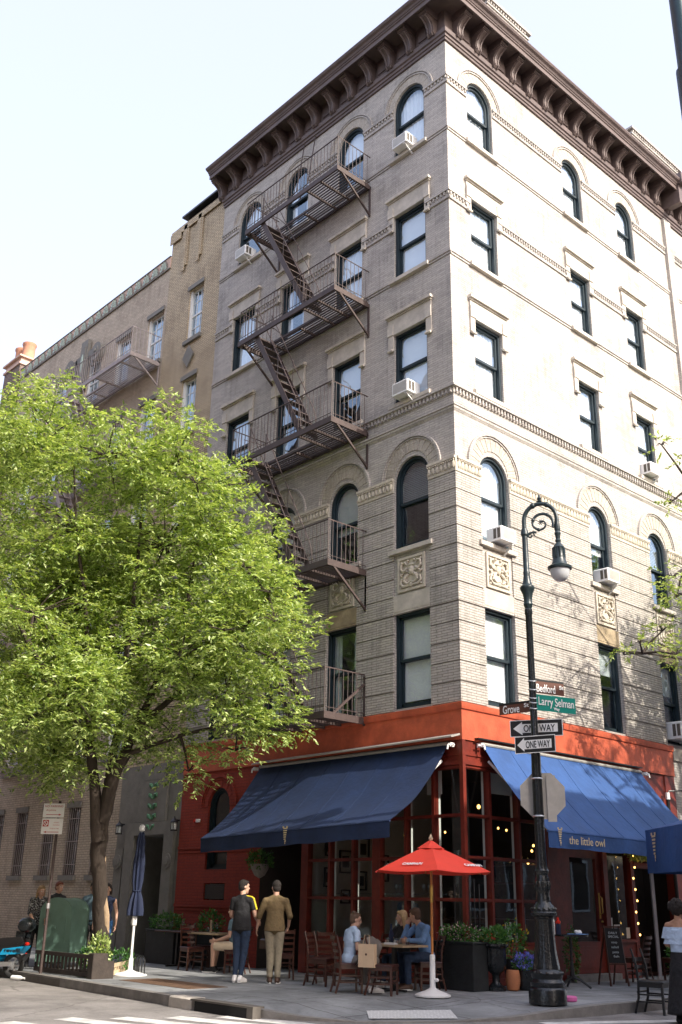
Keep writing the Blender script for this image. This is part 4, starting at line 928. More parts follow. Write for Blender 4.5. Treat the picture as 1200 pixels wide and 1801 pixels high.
# ================================================================ awnings
def awning(name, label, T, flip, u0, u1, top, zl, zr, proj_l, proj_r, cm):
    t = thing(name, label, 'awning', T((u0 + u1) / 2, 0, 0)); nU, nV = 28, 14; G1 = []
    def pt(a, b, dz=0):
        u = u0 + (u1 - u0) * a; pr_ = proj_l + (proj_r - proj_l) * a; zf = zl + (zr - zl) * a
        sag = (.20 if cm[0] == 'd' else .13) * math.sin(math.pi * b) * (1 + .15 * math.sin(a * 9)) + .03 * math.sin(a * 31) * b * (1 - b) + .010 * math.sin(a * 53 + b * 7) * math.sin(b * 9)
        return (u, .06 + (pr_ - .06) * b, top + (zf - top) * b - sag + dz)
    for j in range(nV + 1): G1.append([pt(i / nU, j / nV) for i in range(nU + 1)])
    m = MB(); m.T = T; m.flip = flip; m.sheet(G1); m.sheet([[(p[0], p[1], p[2] - .006) for p in r] for r in G1]); m.build('canopy', cm, t, 60)
    m = MB(); m.T = T; m.flip = flip; rows = []
    for j in range(5): rows.append([(pt(i / nU, 1)[0], pt(i / nU, 1)[1] + .012 + .028 * math.sin(i * 1.1) * j / 4, pt(i / nU, 1)[2] - (.31 + .008 * math.sin(i * .9)) * j / 4) for i in range(nU + 1)])
    m.sheet(rows); m.sheet([[(p[0], p[1] - .008, p[2]) for p in r] for r in rows]); va = m.build('valance', cm, t, 60)
    m = MB(); m.T = T; m.tube([pt(0, 0, .02), pt(1, 0, .02)], .04, 8)
    m.build('roller_bar', 'sign_back', t); m = MB(); m.T = T; m.tube([pt(0, 1, -.02), pt(1, 1, -.02)], .022, 8); m.build('front_bar', cm, t)
    m = MB(); m.T = T
    for a in (.03, .97):
        p = pt(a, 1, -.03); m.bar((p[0], .05, top - .30), ((p[0] + (.5 if a < .5 else -.5)), p[1] * .5, (top + p[2]) / 2 - .42), .03, .05); m.bar(((p[0] + (.5 if a < .5 else -.5)), p[1] * .5, (top + p[2]) / 2 - .42), (p[0], p[1] - .03, p[2] - .06), .03, .05)
    m.build('folding_arm', 'white_metal', t, 0)
    m = MB(); m.T = T
    for a in (u0 - .12, u1 + .12): m.box(a - .03, a + .03, 0.035, .16, top - .06, top + .02); m.tube([(a, .1, top), (a, .20, top - .03), (a, .22, top - .12)], .02, 6); m.tube([(a - .1, .12, top - .03), (a + .1, .12, top - .03)], .018, 6)
    m.build('end_bracket', 'white_metal', t); m = MB(); m.T = T
    for k in range(1, 7): m.tube([pt(k / 7 + .004 * math.sin(k), b / 14, .004) for b in range(15)], .006, 4)
    m.build('seam', cm, t)
    return t, va, pt
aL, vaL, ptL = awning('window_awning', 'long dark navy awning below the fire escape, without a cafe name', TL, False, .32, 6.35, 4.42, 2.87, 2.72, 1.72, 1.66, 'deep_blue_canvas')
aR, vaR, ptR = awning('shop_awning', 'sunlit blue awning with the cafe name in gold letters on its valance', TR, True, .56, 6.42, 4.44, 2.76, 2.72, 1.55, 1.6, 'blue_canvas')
m = MB(); m.T = TL; m.add([(0.02, .035, 4.62), (6.4, .035, 4.58), (6.4, .30, 4.50), (.02, .30, 4.54), (0.02, .035, 4.58), (6.4, .035, 4.54), (6.4, .30, 4.47), (.02, .30, 4.51)], [(0, 1, 2, 3), (7, 6, 5, 4), (3, 2, 6, 7), (0, 3, 7, 4), (1, 5, 6, 2)])
m.build('rain_hood', 'sign_back', aL, 0)
m = MB(); m.T = TR; m.flip = True; m.box(.35, 6.4, .035, .14, 4.535, 4.56); m.build('rain_hood', 'black_paint', aR, 0)
def owl(origin, ax, up, s):
    """small stacked-feather emblem like the one on the valance"""
    o_, a, u = Vector(origin), Vector(ax), Vector(up); n = a.cross(u); m = MB()
    def q(x0, x1, z0, z1, sk=0): m.add([o_ + a * x * s + u * z * s + n * .0 for x, z in ((x0, z0), (x1, z0), (x1 + sk, z1), (x0 + sk, z1))], [(0, 1, 2, 3)])
    for k in range(6): z = .9 - k * .16; q(-.25 + k * .02, .25 - k * .035, z - .12, z - .03, .02)
    q(-.32, -.12, .86, 1.0); q(.12, .32, .86, 1.0); q(-.05, .10, -.2, -.05, .03); q(-.02, .05, -.34, -.22)
    return m
# lettering on the right valance: outward +X, reading direction +Y
txt = text_mb('the little owl', .21, 1.18, .003, (0, 1, 0), (0, 0, 1), (ptR(.2, 1)[1] + .055, 1.72, ptR(.2, 1)[2] - .225)); txt.build('lettering', 'gold', vaR, 0)
owl((ptR(.1, 1)[1] + .055, .86, 2.57), (0, 1, 0), (0, 0, 1), .24).build('emblem', 'gold', vaR, 0)
owl((-3.3, -(ptL(.5, 1)[1] + .055), 2.60), (1, 0, 0), (0, 0, 1), .26).build('emblem', 'gold', vaL, 0)

# ================================================================ neighbouring art deco building on the left
N = thing('tan_apartment_building', 'tan brick art deco apartment building with green fan tiles along its parapet', 'building', (-17, 0, 0))
NW = []
def nh(a, b, z0, z1): return (a, b, z0, z1, False)
hs = []
for k in range(5):
    z = 18.42 - k * 3.42 if k < 4 else 5.3
    if k < 4: hs += [nh(10.62, 11.42, z, z + 1.95)]
    for a in (12.95, 15.05, 17.1, 19.6, 21.8):
        hs.append(nh(a, a + .98, z, z + 1.93))
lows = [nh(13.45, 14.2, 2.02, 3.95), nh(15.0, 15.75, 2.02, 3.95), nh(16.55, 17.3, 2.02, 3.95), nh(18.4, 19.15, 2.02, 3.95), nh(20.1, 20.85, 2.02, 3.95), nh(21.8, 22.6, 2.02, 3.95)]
NT = (lambda u, d, z: (-u, -d + .03, z), False)
wall('L', 9.69, 12.80, 4.9, 23.3, [h for h in hs if h[0] < 12], .25, T=NT).build('stair_bay_wall', 'tan_brick', N, 0)
wall('L', 12.80, 24.2, .0, 22.0, [h for h in hs if h[0] > 12.5] + lows, .25, T=NT).build('wall', 'grey_tan_brick', N, 0)
m = FB('L'); m.add([(9.69, -.03, 0), (9.69, -.03, 4.9), (12.8, -.03, 0), (12.8, -.03, 4.9)], [(0, 1, 3, 2)]) if False else None
m = MB(); m.add([(-24.2, .03, 0), (-24.2, 14, 0), (-24.2, 14, 22), (-24.2, .03, 22), (-9.69, 14, 0), (-9.69, 14, 22), (-12.8, .03, 22), (-12.8, .03, 23.3), (-12.8, 4, 23.3), (-12.8, 4, 22), (-9.69, 4, 23.3), (-9.69, .03, 23.3)], [(0, 3, 2, 1), (1, 2, 5, 4), (6, 7, 8, 9), (7, 11, 10, 8)]); m.build('party_wall', 'dark_brick', N, 0)
m = MB(); m.add([(-24.2, .03, 21.9), (-9.69, .03, 21.9), (-9.69, 14, 21.9), (-24.2, 14, 21.9)], [(0, 1, 2, 3)]); m.build('roof', 'ceiling_dark', N, 0)
# parapet with fan tiles
m = FB('L'); m.box(12.8, 24.22, -.3, .0, 22.0, 22.45); m.build('parapet', 'pink_stone', N, 0)
m = FB('L'); m.box(12.8, 24.24, -.32, .03, 22.451, 22.48); m.box(12.8, 24.24, -.0, .03, 21.95, 21.995); m.build('coping', 'portal_stone', N, 0)
fan = MB()
for k in range(7):
    a0, a1 = math.pi * (k + .08) / 7, math.pi * (k + .92) / 7; fan.add([(-.03 * math.cos((a0 + a1) / 2), -.055, .02), (-.205 * math.cos(a0), -.035, .36 * math.sin(a0)), (-.225 * math.cos((a0 + a1) / 2), -.05, .40 * math.sin((a0 + a1) / 2)), (-.205 * math.cos(a1), -.035, .36 * math.sin(a1)), ], [(0, 1, 2, 3)])
rim_ = MB().tube([(-.245 * math.cos(math.pi * i / 12), -.02, .425 * math.sin(math.pi * i / 12)) for i in range(13)], .013, 5)
fo = fan.build('fan_tile', 'pale_green_tile', None, 0); rim_.build('tile_rim', 'portal_stone', fo); nF = 20; pf = (24.1 - 12.9) / nF
for i in range(nF):
    o = fo if i == 0 else copy_tree(fo)
    o.parent = N; o.location = Vector((-(13.18 + i * pf), -.0, 22.0)) - N.location
# stepped top of the stair bay
m = FB('L'); m.box(9.69, 12.85, -.35, .02, 23.3, 23.42); m.box(12.2, 12.85, .02, .05, 22.9, 23.3); m.box(9.7, 12.2, .02, .05, 23.12, 23.3)
for u in (10.9, 11.75): m.box(u, u + .34, -.02, .03, 21.6, 23.25); m.box(u + .08, u + .26, .03, .05, 21.4, 23.3)
m.build('stepped_parapet', 'tan_brick', N, 0)
m = MB(); m.box(-12.1, -9.85, -.12, 2.5, 23.62, 23.69); m.box(-12.0, -9.95, .1, 2.4, 23.42, 23.62); m.build('roof_shed', 'black_paint', N, 0)
m = FB('L'); m.add([(11.13, .0, 17.35), (11.43, .0, 17.76), (11.13, .0, 18.17), (10.83, .0, 17.76), (11.13, .05, 17.35), (11.43, .05, 17.76), (11.13, .05, 18.17), (10.83, .05, 17.76)], [(4, 5, 6, 7), (0, 1, 5, 4), (1, 2, 6, 5), (2, 3, 7, 6), (3, 0, 4, 7)]); m.build('diamond_panel', 'portal_stone', N, 0)
def nwin_proto(w_, h, bars):
    f = MB(); r = w_ / 2
    for a, b, c_, d_ in ((-r, -r + .07, 0, h), (r - .07, r, 0, h), (-r + .07, r - .07, h - .07, h), (-r + .07, r - .07, 0, .06), (-r + .07, r - .07, h / 2 - .03, h / 2 + .03)): f.box(a, b, .05 if a < -r + .01 or b > r - .01 else .12, .2, c_, d_)
    for k in (1, 2): x = -r + .07 + (w_ - .14) * k / 3; f.box(x - .012, x + .012, .13, .16, .06, h - .07)
    for k in (1, 3): z = h * k / 4; f.box(-r + .07, r - .07, .131, .159, z - .012, z + .012)
    o = f.build('window', 'white_paint' if not bars else 'iron_brown', None, 0)
    MB().add([(-r + .07, .145, .06), (r - .07, .145, .06), (r - .07, .145, h - .07), (-r + .07, .145, h - .07)], [(0, 1, 2, 3)]).build('pane', 'glass_upper', o, 0)
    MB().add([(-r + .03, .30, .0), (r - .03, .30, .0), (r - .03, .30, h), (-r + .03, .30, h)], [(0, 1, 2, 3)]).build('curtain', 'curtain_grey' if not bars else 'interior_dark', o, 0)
    s = MB(); s.box(-r - .08, r + .08, -.09, .1, -.14, -.001); s.box(-r - .05, r + .05, -.06, -.031, h + .0, h + .16); s.build('sill', 'portal_stone', o, 0)
    if bars:
        b = MB()
        for k in range(6): x = -r + .06 + (w_ - .12) * k / 5; b.tube([(x, -.02, .02), (x, -.02, h)], .009, 5)
        for z in (.3, .95, 1.6): b.bar((-r, -.02, z), (r, -.02, z), .012, .02)
        b.build('window_bars', 'iron_grey', o, 0)
    return o
pn = {}
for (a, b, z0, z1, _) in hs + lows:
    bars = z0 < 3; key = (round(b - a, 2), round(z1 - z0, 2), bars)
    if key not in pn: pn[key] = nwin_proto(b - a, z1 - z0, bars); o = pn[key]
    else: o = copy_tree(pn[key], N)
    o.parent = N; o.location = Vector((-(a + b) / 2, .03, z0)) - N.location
# cartouche with scrolls
m = FB('L'); m.box(18.0, 18.5, .0, .14, 19.2, 21.3); m.box(18.1, 18.4, .14, .18, 19.4, 21.0); m.box(17.6, 18.9, .0, .10, 20.5, 20.75); m.box(17.5, 17.7, .0, .1, 20.0, 20.7); m.box(18.8, 19.0, .0, .1, 20.0, 20.7)
for u in (17.25, 19.25): m.tube([(u, -.05, 20.45), (u, .18, 20.45)], .36, 20); m.tube([(u, .18, 20.45), (u, .22, 20.45)], .2, 16); m.tube([(u, .22, 20.45), (u, .25, 20.45)], .08, 12)
m.build('scroll_cartouche', 'portal_stone', N, 30)
m = FB('L'); m.ball((18.25, .17, 20.3), (.10, .05, .42), 8, 8); m.build('tile_inset', 'pale_green_tile', N)
# fire escapes of the neighbour
for z, u0, u1 in ((18.2, 12.85, 19.4), (14.78, 12.85, 19.4), (11.36, 12.85, 19.4)):
    fe_platform(z, N, 'iron_grey', u0, u1, 1.15, (15.2, 17.3)); fe_rail(z, N, 'iron_grey', u0 + .02, u1 - .02, 1.13); fe_brackets(z, N, (u0 + .05, u1 - .05), 'iron_grey', 1.15, .8)
    fe_stair(17.3, z, 15.3, z - 3.42, .6, 1.08, N, 'iron_grey')
fe_platform(5.25, N, 'iron_grey', 14.9, 19.9, 1.05, None); fe_rail(5.25, N, 'iron_grey', 14.95, 19.85, 1.03, .95)
m = MB(); m.T = TL
for u in (19.1, 19.7): m.bar((u, 1.0, 4.0), (u, 1.0, 5.2), .03, .03)
for z in (4.05, 4.4, 4.75): m.bar((19.1, 1., z), (19.7, 1., z), .03, .03)
m.build('drop_ladder', 'iron_grey', N, 0)
# portal
PW = wall('L', 9.69, 12.80, 0, 4.9, [(10.30, 11.74, 0, 3.0, False)], 1.0, T=(lambda u, d, z: (-u, -d + .03, z), False)); PW.build('portal', 'portal_stone', N, 0)
m = FB('L')
for a, b, c_, e_, f_ in ((9.85, 10.28, 0, 3.35, .08), (11.76, 12.2, 0, 3.35, .08), (10.28, 11.76, 3.02, 3.35, .08), (10.35, 11.7, 3.36, 4.45, .05), (10.55, 11.5, 4.46, 4.8, .04), (12.3, 12.7, 0, 2.7, .05)): m.box(a, b, -.028, f_, c_, e_)
for u in (10.05, 12.5): m.tube([(u, .06, 2.35), (u, .11, 2.35)], .19, 20); m.tube([(u, .11, 2.35), (u, .13, 2.35)], .11, 16)
m.build('portal_relief', 'portal_stone', N, 20)
m = MB()
for k in range(5):
    z = 3.15 + k * .27
    for s in (-1, 1): m.tube([(-10.98 + s * .03, -.065, z), (-10.98 + s * .10, -.075, z + .10), (-10.98 + s * .17, -.07, z + .12), (-10.98 + s * .19, -.06, z + .04)], [.03, .045, .04, .012], 7)
m.build('green_leaf_tiles', 'green_tile', N)
m = FB('L'); m.box(10.30, 11.74, -1.0, -.9, 0, 3.0); m.box(10.95, 11.0, -.9, -.87, 0, 2.6); m.box(10.5, 10.85, -.9, -.88, 1.2, 2.4); m.box(11.1, 11.55, -.9, -.88, 1.2, 2.4); pd = m.build('entrance_door', 'black_paint', N, 0)
m = FB('L'); m.box(11.35, 11.5, -.875, -.87, 1.35, 1.62); m.build('door_notice', 'paper', pd, 0)
for u, lb in ((12.43, 'dark wall lantern between the grey portal and the barred windows'), (9.72, 'dark wall lantern between the grey portal and the red wall')):
    t = thing('wall_lantern', lb, 'wall lamp', (-u, -.02, 3.2), 'lanterns beside the portal')
    m = MB(); m.box(-u - .03, -u + .03, -.12, .0, 3.32, 3.36); m.lathe([(.03, .10), (.10, .08), (.11, .05), (.02, .14)][0:0] + [(.085, -.13), (.10, -.12), (.10, -.10), (.08, -.09)], (-u, -.16, 3.2), 8); m.lathe([(.10, .08), (.11, .10), (.06, .16), (.015, .20), (.012, .24)], (-u, -.16, 3.2), 8)
    for k in range(4): a = math.pi / 4 + k * math.pi / 2; m.bar((-u + .08 * math.cos(a), -.16 + .08 * math.sin(a), 3.11), (-u + .08 * math.cos(a), -.16 + .08 * math.sin(a), 3.28), .012, .012)
    m.build('frame', 'black_paint', t, 0); MB().lathe([(.065, -.09), (.07, .08)], (-u, -.16, 3.2), 8).build('glass_shade', 'curtain_grey', t, 30)
# chimney beyond the parapet
t = thing('brick_chimney', 'soot-dark brick chimney with two clay pots beyond the tiled parapet', 'chimney', (-25.2, 1.2, 18))
m = MB(); m.box(-25.9, -24.4, .0, 1.3, 15, 22.85); m.build('stack', 'dark_brick', t, 0)
m = MB(); m.box(-25.96, -24.34, -.06, 1.36, 22.85, 22.95); m.box(-25.88, -24.42, .02, 1.28, 22.95, 23.2); m.box(-26.0, -24.3, -.1, 1.4, 23.2, 23.28); m.build('cap', 'pink_stone', t, 0)
for x in (-25.45, -24.75): MB().lathe([(.27, 0), (.30, .05), (.27, .12), (.27, .70), (.31, .76), (.31, .84), (.24, .84), (.22, .5)], (x, .45, 23.28), 16).build('chimney_pot', 'copper_clay', t)
t = thing('low_brick_house', 'plain brick house under the chimney, hidden behind the trees', 'house', (-31, 0, 0))
m = MB(); m.box(-44, -24.25, .05, 12, 0, 15.2); m.box(-44, -24.25, -.25, .05, 14.7, 15.3); m.build('wall', 'far_brick', t, 0)

t = thing('added_end_block', 'unseen brick block added at the far street end to cut sky light', 'building', (-80, -5, -.15)); m = MB(); m.box(-88, -76, -30, 30, -.15, 20); m.build('wall', 'far_brick', t, 0); m = MB(); m.box(-88.2, -75.8, -30.2, 30.2, 20, 20.4); m.build('cornice', 'cornice_brown', t, 0)  # out-of-view block, added to close off low sky light
# ================================================================ street opposite: buildings that shade the corner
def far_house(x0, x1, y0, y1, h, label, rows, face):
    t = thing('brick_house', label, 'building', ((x0 + x1) / 2, (y0 + y1) / 2, -.15)); m = MB(); m.box(x0, x1, y0, y1, -.15, h); m.build('wall', 'far_brick', t, 0)
    m = MB(); m.box(x0 - .3, x1 + .3, y0 - .3, y1 + .3, h - .6, h + .05) if False else m.box(x0 - .25, x1 + .25, y0 - .25, y1 + .25, h + .001, h + .25); m.build('cornice', 'cornice_brown', t, 0)
    f = MB(); p = MB()
    if face == '-x': L_, a0, a1 = (lambda u, d, z: (x0 - d, u, z)), y0, y1
    else: L_, a0, a1 = (lambda u, d, z: (u, y1 + d, z)), x0, x1
    f.T = p.T = L_; n = int((a1 - a0) / 2.2)
    for i in range(n):
        for k in range(rows):
            u = a0 + (i + .5) * (a1 - a0) / n; z = 1.3 + k * 3.3
            f.box(u - .6, u + .6, .0, .04, z - .1, z + 2.1); p.box(u - .48, u + .48, .04, .05, z, z + 2.)
    f.build('window_frames', 'white_paint', t, 0)['kind'] = 'stuff'; p.build('window_glass', 'interior_dark', t, 0)['kind'] = 'stuff'
far_house(14.4, 26, -2.6, 9.5, 12.75, 'brick house across the side street opposite the blue awning', 4, '-x')
far_house(14.4, 26, 9.6, 40, 14.2, 'taller brick house further up across the side street', 4, '-x')
far_house(14.4, 26, -4.15, -2.7, 11.1, 'narrow unseen brick block added beside the opposite row to shade the pavement', 3, '-x')  # out-of-view mass added to throw shade on the corner pavement
far_house(18, 34, -40, -13, 18.0, 'unseen brick house across the crossing, made taller to cut sky light', 4, '-x')  # out of view; height raised to cut sky light at street level
far_house(-75, 3.2, -32, -14.6, 23.0, 'long unseen brick block facing the fire escape, made taller to darken the street', 4, '+y')  # unseen street side, brought closer and higher to darken the pavement
# ================================================================ street lamp
LX, LY = 2.68, -1.22
t = thing('street_lamp', 'tall black ornamental cast iron street lamp with curled arm at the kerb corner', 'street lamp', (LX, LY, 0))
m = MB(); c0 = (LX, LY, 0)
m.lathe([(.30, 0), (.30, .20), (.29, .22), (.27, .24)], c0, 16)
m.lathe([(.255, .24), (.265, .27), (.27, .31), (.25, .34), (.235, .36), (.25, .40), (.262, .44), (.24, .48), (.215, .50), (.21, .52)], c0, 32)
m.lathe([(.215, .52), (.20, .60), (.172, .78), (.158, 1.0), (.15, 1.20), (.152, 1.235), (.165, 1.25), (.165, 1.27)], c0, 48, 12, .05, (.53, 1.24))
m.lathe([(.165, 1.27), (.21, 1.29), (.215, 1.33), (.20, 1.35), (.205, 1.37), (.18, 1.42), (.13, 1.48), (.115, 1.53), (.118, 1.56), (.105, 1.60), (.115, 1.66), (.125, 1.74), (.12, 1.82), (.10, 1.90), (.11, 1.93), (.118, 1.97), (.105, 2.0), (.10, 2.04)], c0, 36)
for k in range(14):
    a = 2 * math.pi * k / 14; m.ball((LX + .117 * math.cos(a), LY + .117 * math.sin(a), 1.74), (.022, .022, .075), 6, 5); m.ball((LX + .19 * math.cos(a), LY + .19 * math.sin(a), 1.385), (.03, .03, .03), 6, 5)
    m.ball((LX + .243 * math.cos(a), LY + .243 * math.sin(a), .445), (.035, .035, .03), 6, 5)
m.build('base', 'gloss_black', t, 30)
m = MB(); m.lathe([(.098, 2.04), (.088, 2.3), (.082, 3.6), (.078, 3.9), (.092, 3.93), (.092, 3.99), (.078, 4.02), (.062, 4.08), (.060, 6.3), (.07, 6.32), (.07, 6.4), (.058, 6.42)], c0, 40, 10, .10, (2.05, 3.85)); m.build('lower_shaft', 'gloss_black', t, 30)
m = MB(); m.lathe([(.058, 6.42), (.085, 6.50), (.072, 6.55), (.08, 6.62), (.085, 6.68), (.12, 6.76), (.135, 6.80), (.13, 6.83), (.09, 6.87), (.07, 6.95), (.06, 7.05), (.065, 7.10), (.055, 7.14), (.052, 7.8), (.07, 7.83), (.07, 7.88), (.06, 7.92), (.055, 7.95)], c0, 20); m.build('upper_shaft', 'lamp_green', t, 30)
AX = Vector((.93, -.36, 0)).normalized()   # direction of the arm
AX = Vector((.87, .49, 0)).normalized()
def la(r, z, s=0): return Vector((LX, LY, 0)) + AX * r + Vector((0, 0, z - .19 * min(1, max(0, z - 7.6) / .3)))
m = MB(); Rr = .30; P = [la(0, 7.9), la(0, 8.15)] + [la(Rr - Rr * math.cos(math.pi * k / 14), 8.30 + Rr * 1.05 * math.sin(math.pi * k / 14)) for k in range(15)] + [la(2 * Rr, 8.18)]
m.tube(P, [.042] * 3 + [.04] * (len(P) - 3), 10)
for k in (5, 9): p = P[2 + k]; m.ball(p, .055, 10, 8)
m.lathe([(.035, 0), (.05, .02), (.03, .04), (.045, .07), (.02, .12), (.01, .16)], tuple(P[9] + Vector((0, 0, .03))), 10)
sp = []
for k in range(26): a = -math.pi * .55 + k * .34; r = .235 * (1 - k / 30); sp.append(la(.31 + r * math.cos(a + 1.3) , 8.22 + r * math.sin(a + 1.3)))
m.tube(sp, [.032 - .0007 * k for k in range(26)], 8)
sp2 = [la(.03, 7.98), la(.09, 8.04), la(.16, 8.07), la(.22, 8.05)]; m.tube(sp2, .02, 8)
s3 = [la(.11 + .075 * (1 - k / 14) * math.cos(k * .6), 8.0 + .075 * (1 - k / 14) * math.sin(k * .6)) for k in range(13)]; m.tube(s3, .017, 7)
for k in range(9): a = k * 2 * math.pi / 9; m.cap(la(.31, 8.25), la(.31 + .06 * math.cos(a), 8.25 + .06 * math.sin(a)), .012, .006, 5)
for q_ in (sp[4], sp[9], sp[14]): m.ball(q_, .038, 8, 6)
m.build('scroll_arm', 'lamp_green', t, 40)
hp = la(2 * Rr, 0)
m = MB(); m.lathe([(.20, 7.28), (.215, 7.29), (.22, 7.33), (.19, 7.35), (.15, 7.37), (.12, 7.45), (.11, 7.50), (.112, 7.52), (.105, 7.55), (.10, 7.68), (.108, 7.70), (.09, 7.73), (.06, 7.78), (.045, 7.80), (.055, 7.84), (.04, 7.87), (.05, 7.95), (.06, 7.98), (.045, 8.02), (.055, 8.06), (.045, 8.18)], (hp.x, hp.y, -.17), 24)
for k in range(8): a = k * math.pi / 4; m.box(hp.x + .105 * math.cos(a) - .012, hp.x + .105 * math.cos(a) + .012, hp.y + .105 * math.sin(a) - .012, hp.y + .105 * math.sin(a) + .012, 7.33, 7.53)
m.build('lamp_head', 'lamp_green', t, 30)
m = MB(); m.lathe([(.02, 7.06), (.07, 7.07), (.125, 7.11), (.165, 7.18), (.18, 7.28)], (hp.x, hp.y, -.17), 24); m.build('glass_globe', 'frost', t, 60) if 'frost' in MATS else m.build('glass_globe', 'glass_frost', t, 60)
m = MB()
for z in (4.62, 4.72, 4.80, 4.95, 5.10): m.tube([(LX + .068 * math.cos(a * .5236), LY + .068 * math.sin(a * .5236), z + .01 * math.sin(a)) for a in range(12)], .010, 5, closed=True)
for z in (3.44, 2.83): m.tube([(LX + .09 * math.cos(a * .5236), LY + .09 * math.sin(a * .5236), z) for a in range(12)], .014, 5, closed=True)
m.build('steel_strap', 'metal', t)
# signs: facing vector n, horizontal axis ax (reading direction)
def sign(name, label, cat, centre, ax, w_, h, mt, texts=(), border=None, extra=None):
    ax = Vector(ax).normalized(); up = Vector((0, 0, 1)); n = ax.cross(up); c = Vector(centre); t = thing(name, label, cat, tuple(c))
    m = MB(); vs = [c + ax * (s * w_ / 2) + up * (q * h / 2) + n * d for d in (-.004, .0) for s, q in ((-1, -1), (1, -1), (1, 1), (-1, 1))]; m.add(vs, [(3, 2, 1, 0), (4, 5, 6, 7)] + [(i, (i + 1) % 4, 4 + (i + 1) % 4, 4 + i) for i in range(4)]); m.build('plate', mt, t, 0)
    if border:
        m = MB(); b = .012
        for x0, x1, z0, z1 in ((-w_ / 2, w_ / 2, h / 2 - b, h / 2), (-w_ / 2, w_ / 2, -h / 2, -h / 2 + b), (-w_ / 2, -w_ / 2 + b, -h / 2 + b, h / 2 - b), (w_ / 2 - b, w_ / 2, -h / 2 + b, h / 2 - b)):
            m.add([c + ax * x + up * z + n * .003 for x, z in ((x0, z0), (x1, z0), (x1, z1), (x0, z1))], [(0, 1, 2, 3)])
        m.build('border', border, t, 0)
    if extra:
        for nm, mt2, polys, dd in extra:
            m = MB()
            for P in polys: m.add([c + ax * x + up * z + n * dd for x, z in P], [tuple(range(len(P)))])
            m.build(nm, mt2, t, 0)
    for (s, size, x, z, mt2, wd) in texts:
        text_mb(s, size, wd, .002, ax, up, c + ax * x + up * z + n * .009, bold=.002 if size > .04 else 0).build('lettering', mt2, t, 0)
    return t
cd_ = Vector((13.3 - LX, -15.57 - LY, 0)).normalized(); side = Vector((0, 0, 1)).cross(cd_)   # side = image right
dGrove = Vector((.93, .36, 0)); dBed = Vector((.62, .785, 0))
sign('street_name_sign', 'brown Grove St name sign, the lowest of the three name signs', 'street sign', Vector((LX, LY, 4.68)) + Vector((-.42, .03, 0)) + Vector((.05, -.06, 0)), (1, .10, 0), .66, .20, 'sign_brown',
     [('Grove', .20, -.08, -.085, 'letter_white', .34), ('St', .10, .235, -.01, 'letter_white', .10)], None, [('top_strip', 'black', [[(-.33, .065), (.33, .065), (.33, .1), (-.33, .1)]], .003)])
sign('street_name_sign', 'brown Bedford St name sign, topmost on the lamp post', 'street sign', Vector((LX, LY, 5.04)) + Vector((.09, .38, 0)), (.30, .95, 0), .62, .25, 'sign_brown',
     [('Bedford', .20, -.085, -.10, 'letter_white', .40), ('St', .10, .25, -.02, 'letter_white', .09)], None, [('top_strip', 'black', [[(-.31, .09), (.31, .09), (.31, .125), (-.31, .125)]], .003)])
sign('street_name_sign', 'green Larry Selman Way name sign under the Bedford St sign', 'street sign', Vector((LX, LY, 4.75)) + Vector((.14, .48, 0)), (.30, .95, 0), .84, .28, 'sign_green',
     [('Larry Selman', .20, .0, -.04, 'letter_white', .76), ('Way', .07, .0, -.11, 'letter_white', .13)])
def oneway(label, c, ax, w_=.88, h=.29):
    k = w_ / .91; arrow = [(-.40 * k, 0), (-.24 * k, .115), (-.24 * k, .075), (.37 * k, .075), (.37 * k, -.075), (-.24 * k, -.075), (-.24 * k, -.115)]
    return sign('one_way_sign', label, 'traffic sign', c, ax, w_, h, 'black', [('ONE WAY', .165, .055, -.058, 'black', .54 * k)], 'sign_white', [('arrow', 'sign_white', [arrow], .004)])
oneway('upper ONE WAY sign with its middle behind the lamp post', Vector((LX, LY, 4.32)) + Vector((-.08, .16, 0)), (.85, .42, 0), .92)
oneway('lower ONE WAY sign in front of the lamp post', Vector((LX, LY, 4.0)) + Vector((.07, -.10, 0)), (.97, .24, 0), .74)
t = thing('stop_sign', 'grey back of an octagonal sign strapped behind the lamp post', 'traffic sign', (LX + .05, LY + .12, 3.15))
m = MB(); c = Vector((LX + .0, LY + .14, 3.17)); ax = Vector((.68, .73, 0)); n = ax.cross(Vector((0, 0, 1)))
P = [c + ax * (.41 * math.cos(R(22.5 + 45 * k))) + Vector((0, 0, .41 * math.sin(R(22.5 + 45 * k)))) for k in range(8)]
m.add([p for p in P] + [p - n * .005 for p in P], [tuple(range(8)), tuple(range(15, 7, -1))] + [(i, 8 + i, 8 + (i + 1) % 8, (i + 1) % 8) for i in range(8)]); m.build('plate', 'sign_back', t, 0)
c2 = c + ax * .14 + n * .03; m = MB(); m.bar(c2 + Vector((0, 0, -.42)), c2 + Vector((0, 0, .34)), .15, .004, tuple(n)) ; m.build('bracket_plate', 'sign_back', t, 0)
# blurred dark pole near the viewpoint, top right
t = thing('signal_pole', 'thin dark blue pole standing close by, cut off by the sky edge', 'pole', (12.276, -13.274, -.15))
m = MB(); m.tube([(12.276, -13.274, -.15), (12.276, -13.274, 6)], .024, 14); m.build('shaft', 'pole_blue', t); 
m = MB(); m.tube([(12.276, -13.274, 3.55), (12.276, -13.274, 3.75)], .031, 14); m.lathe([(.09, -.15), (.09, .1), (.06, .3)], (12.276, -13.274, 0), 14); m.build('collar', 'pole_blue', t)

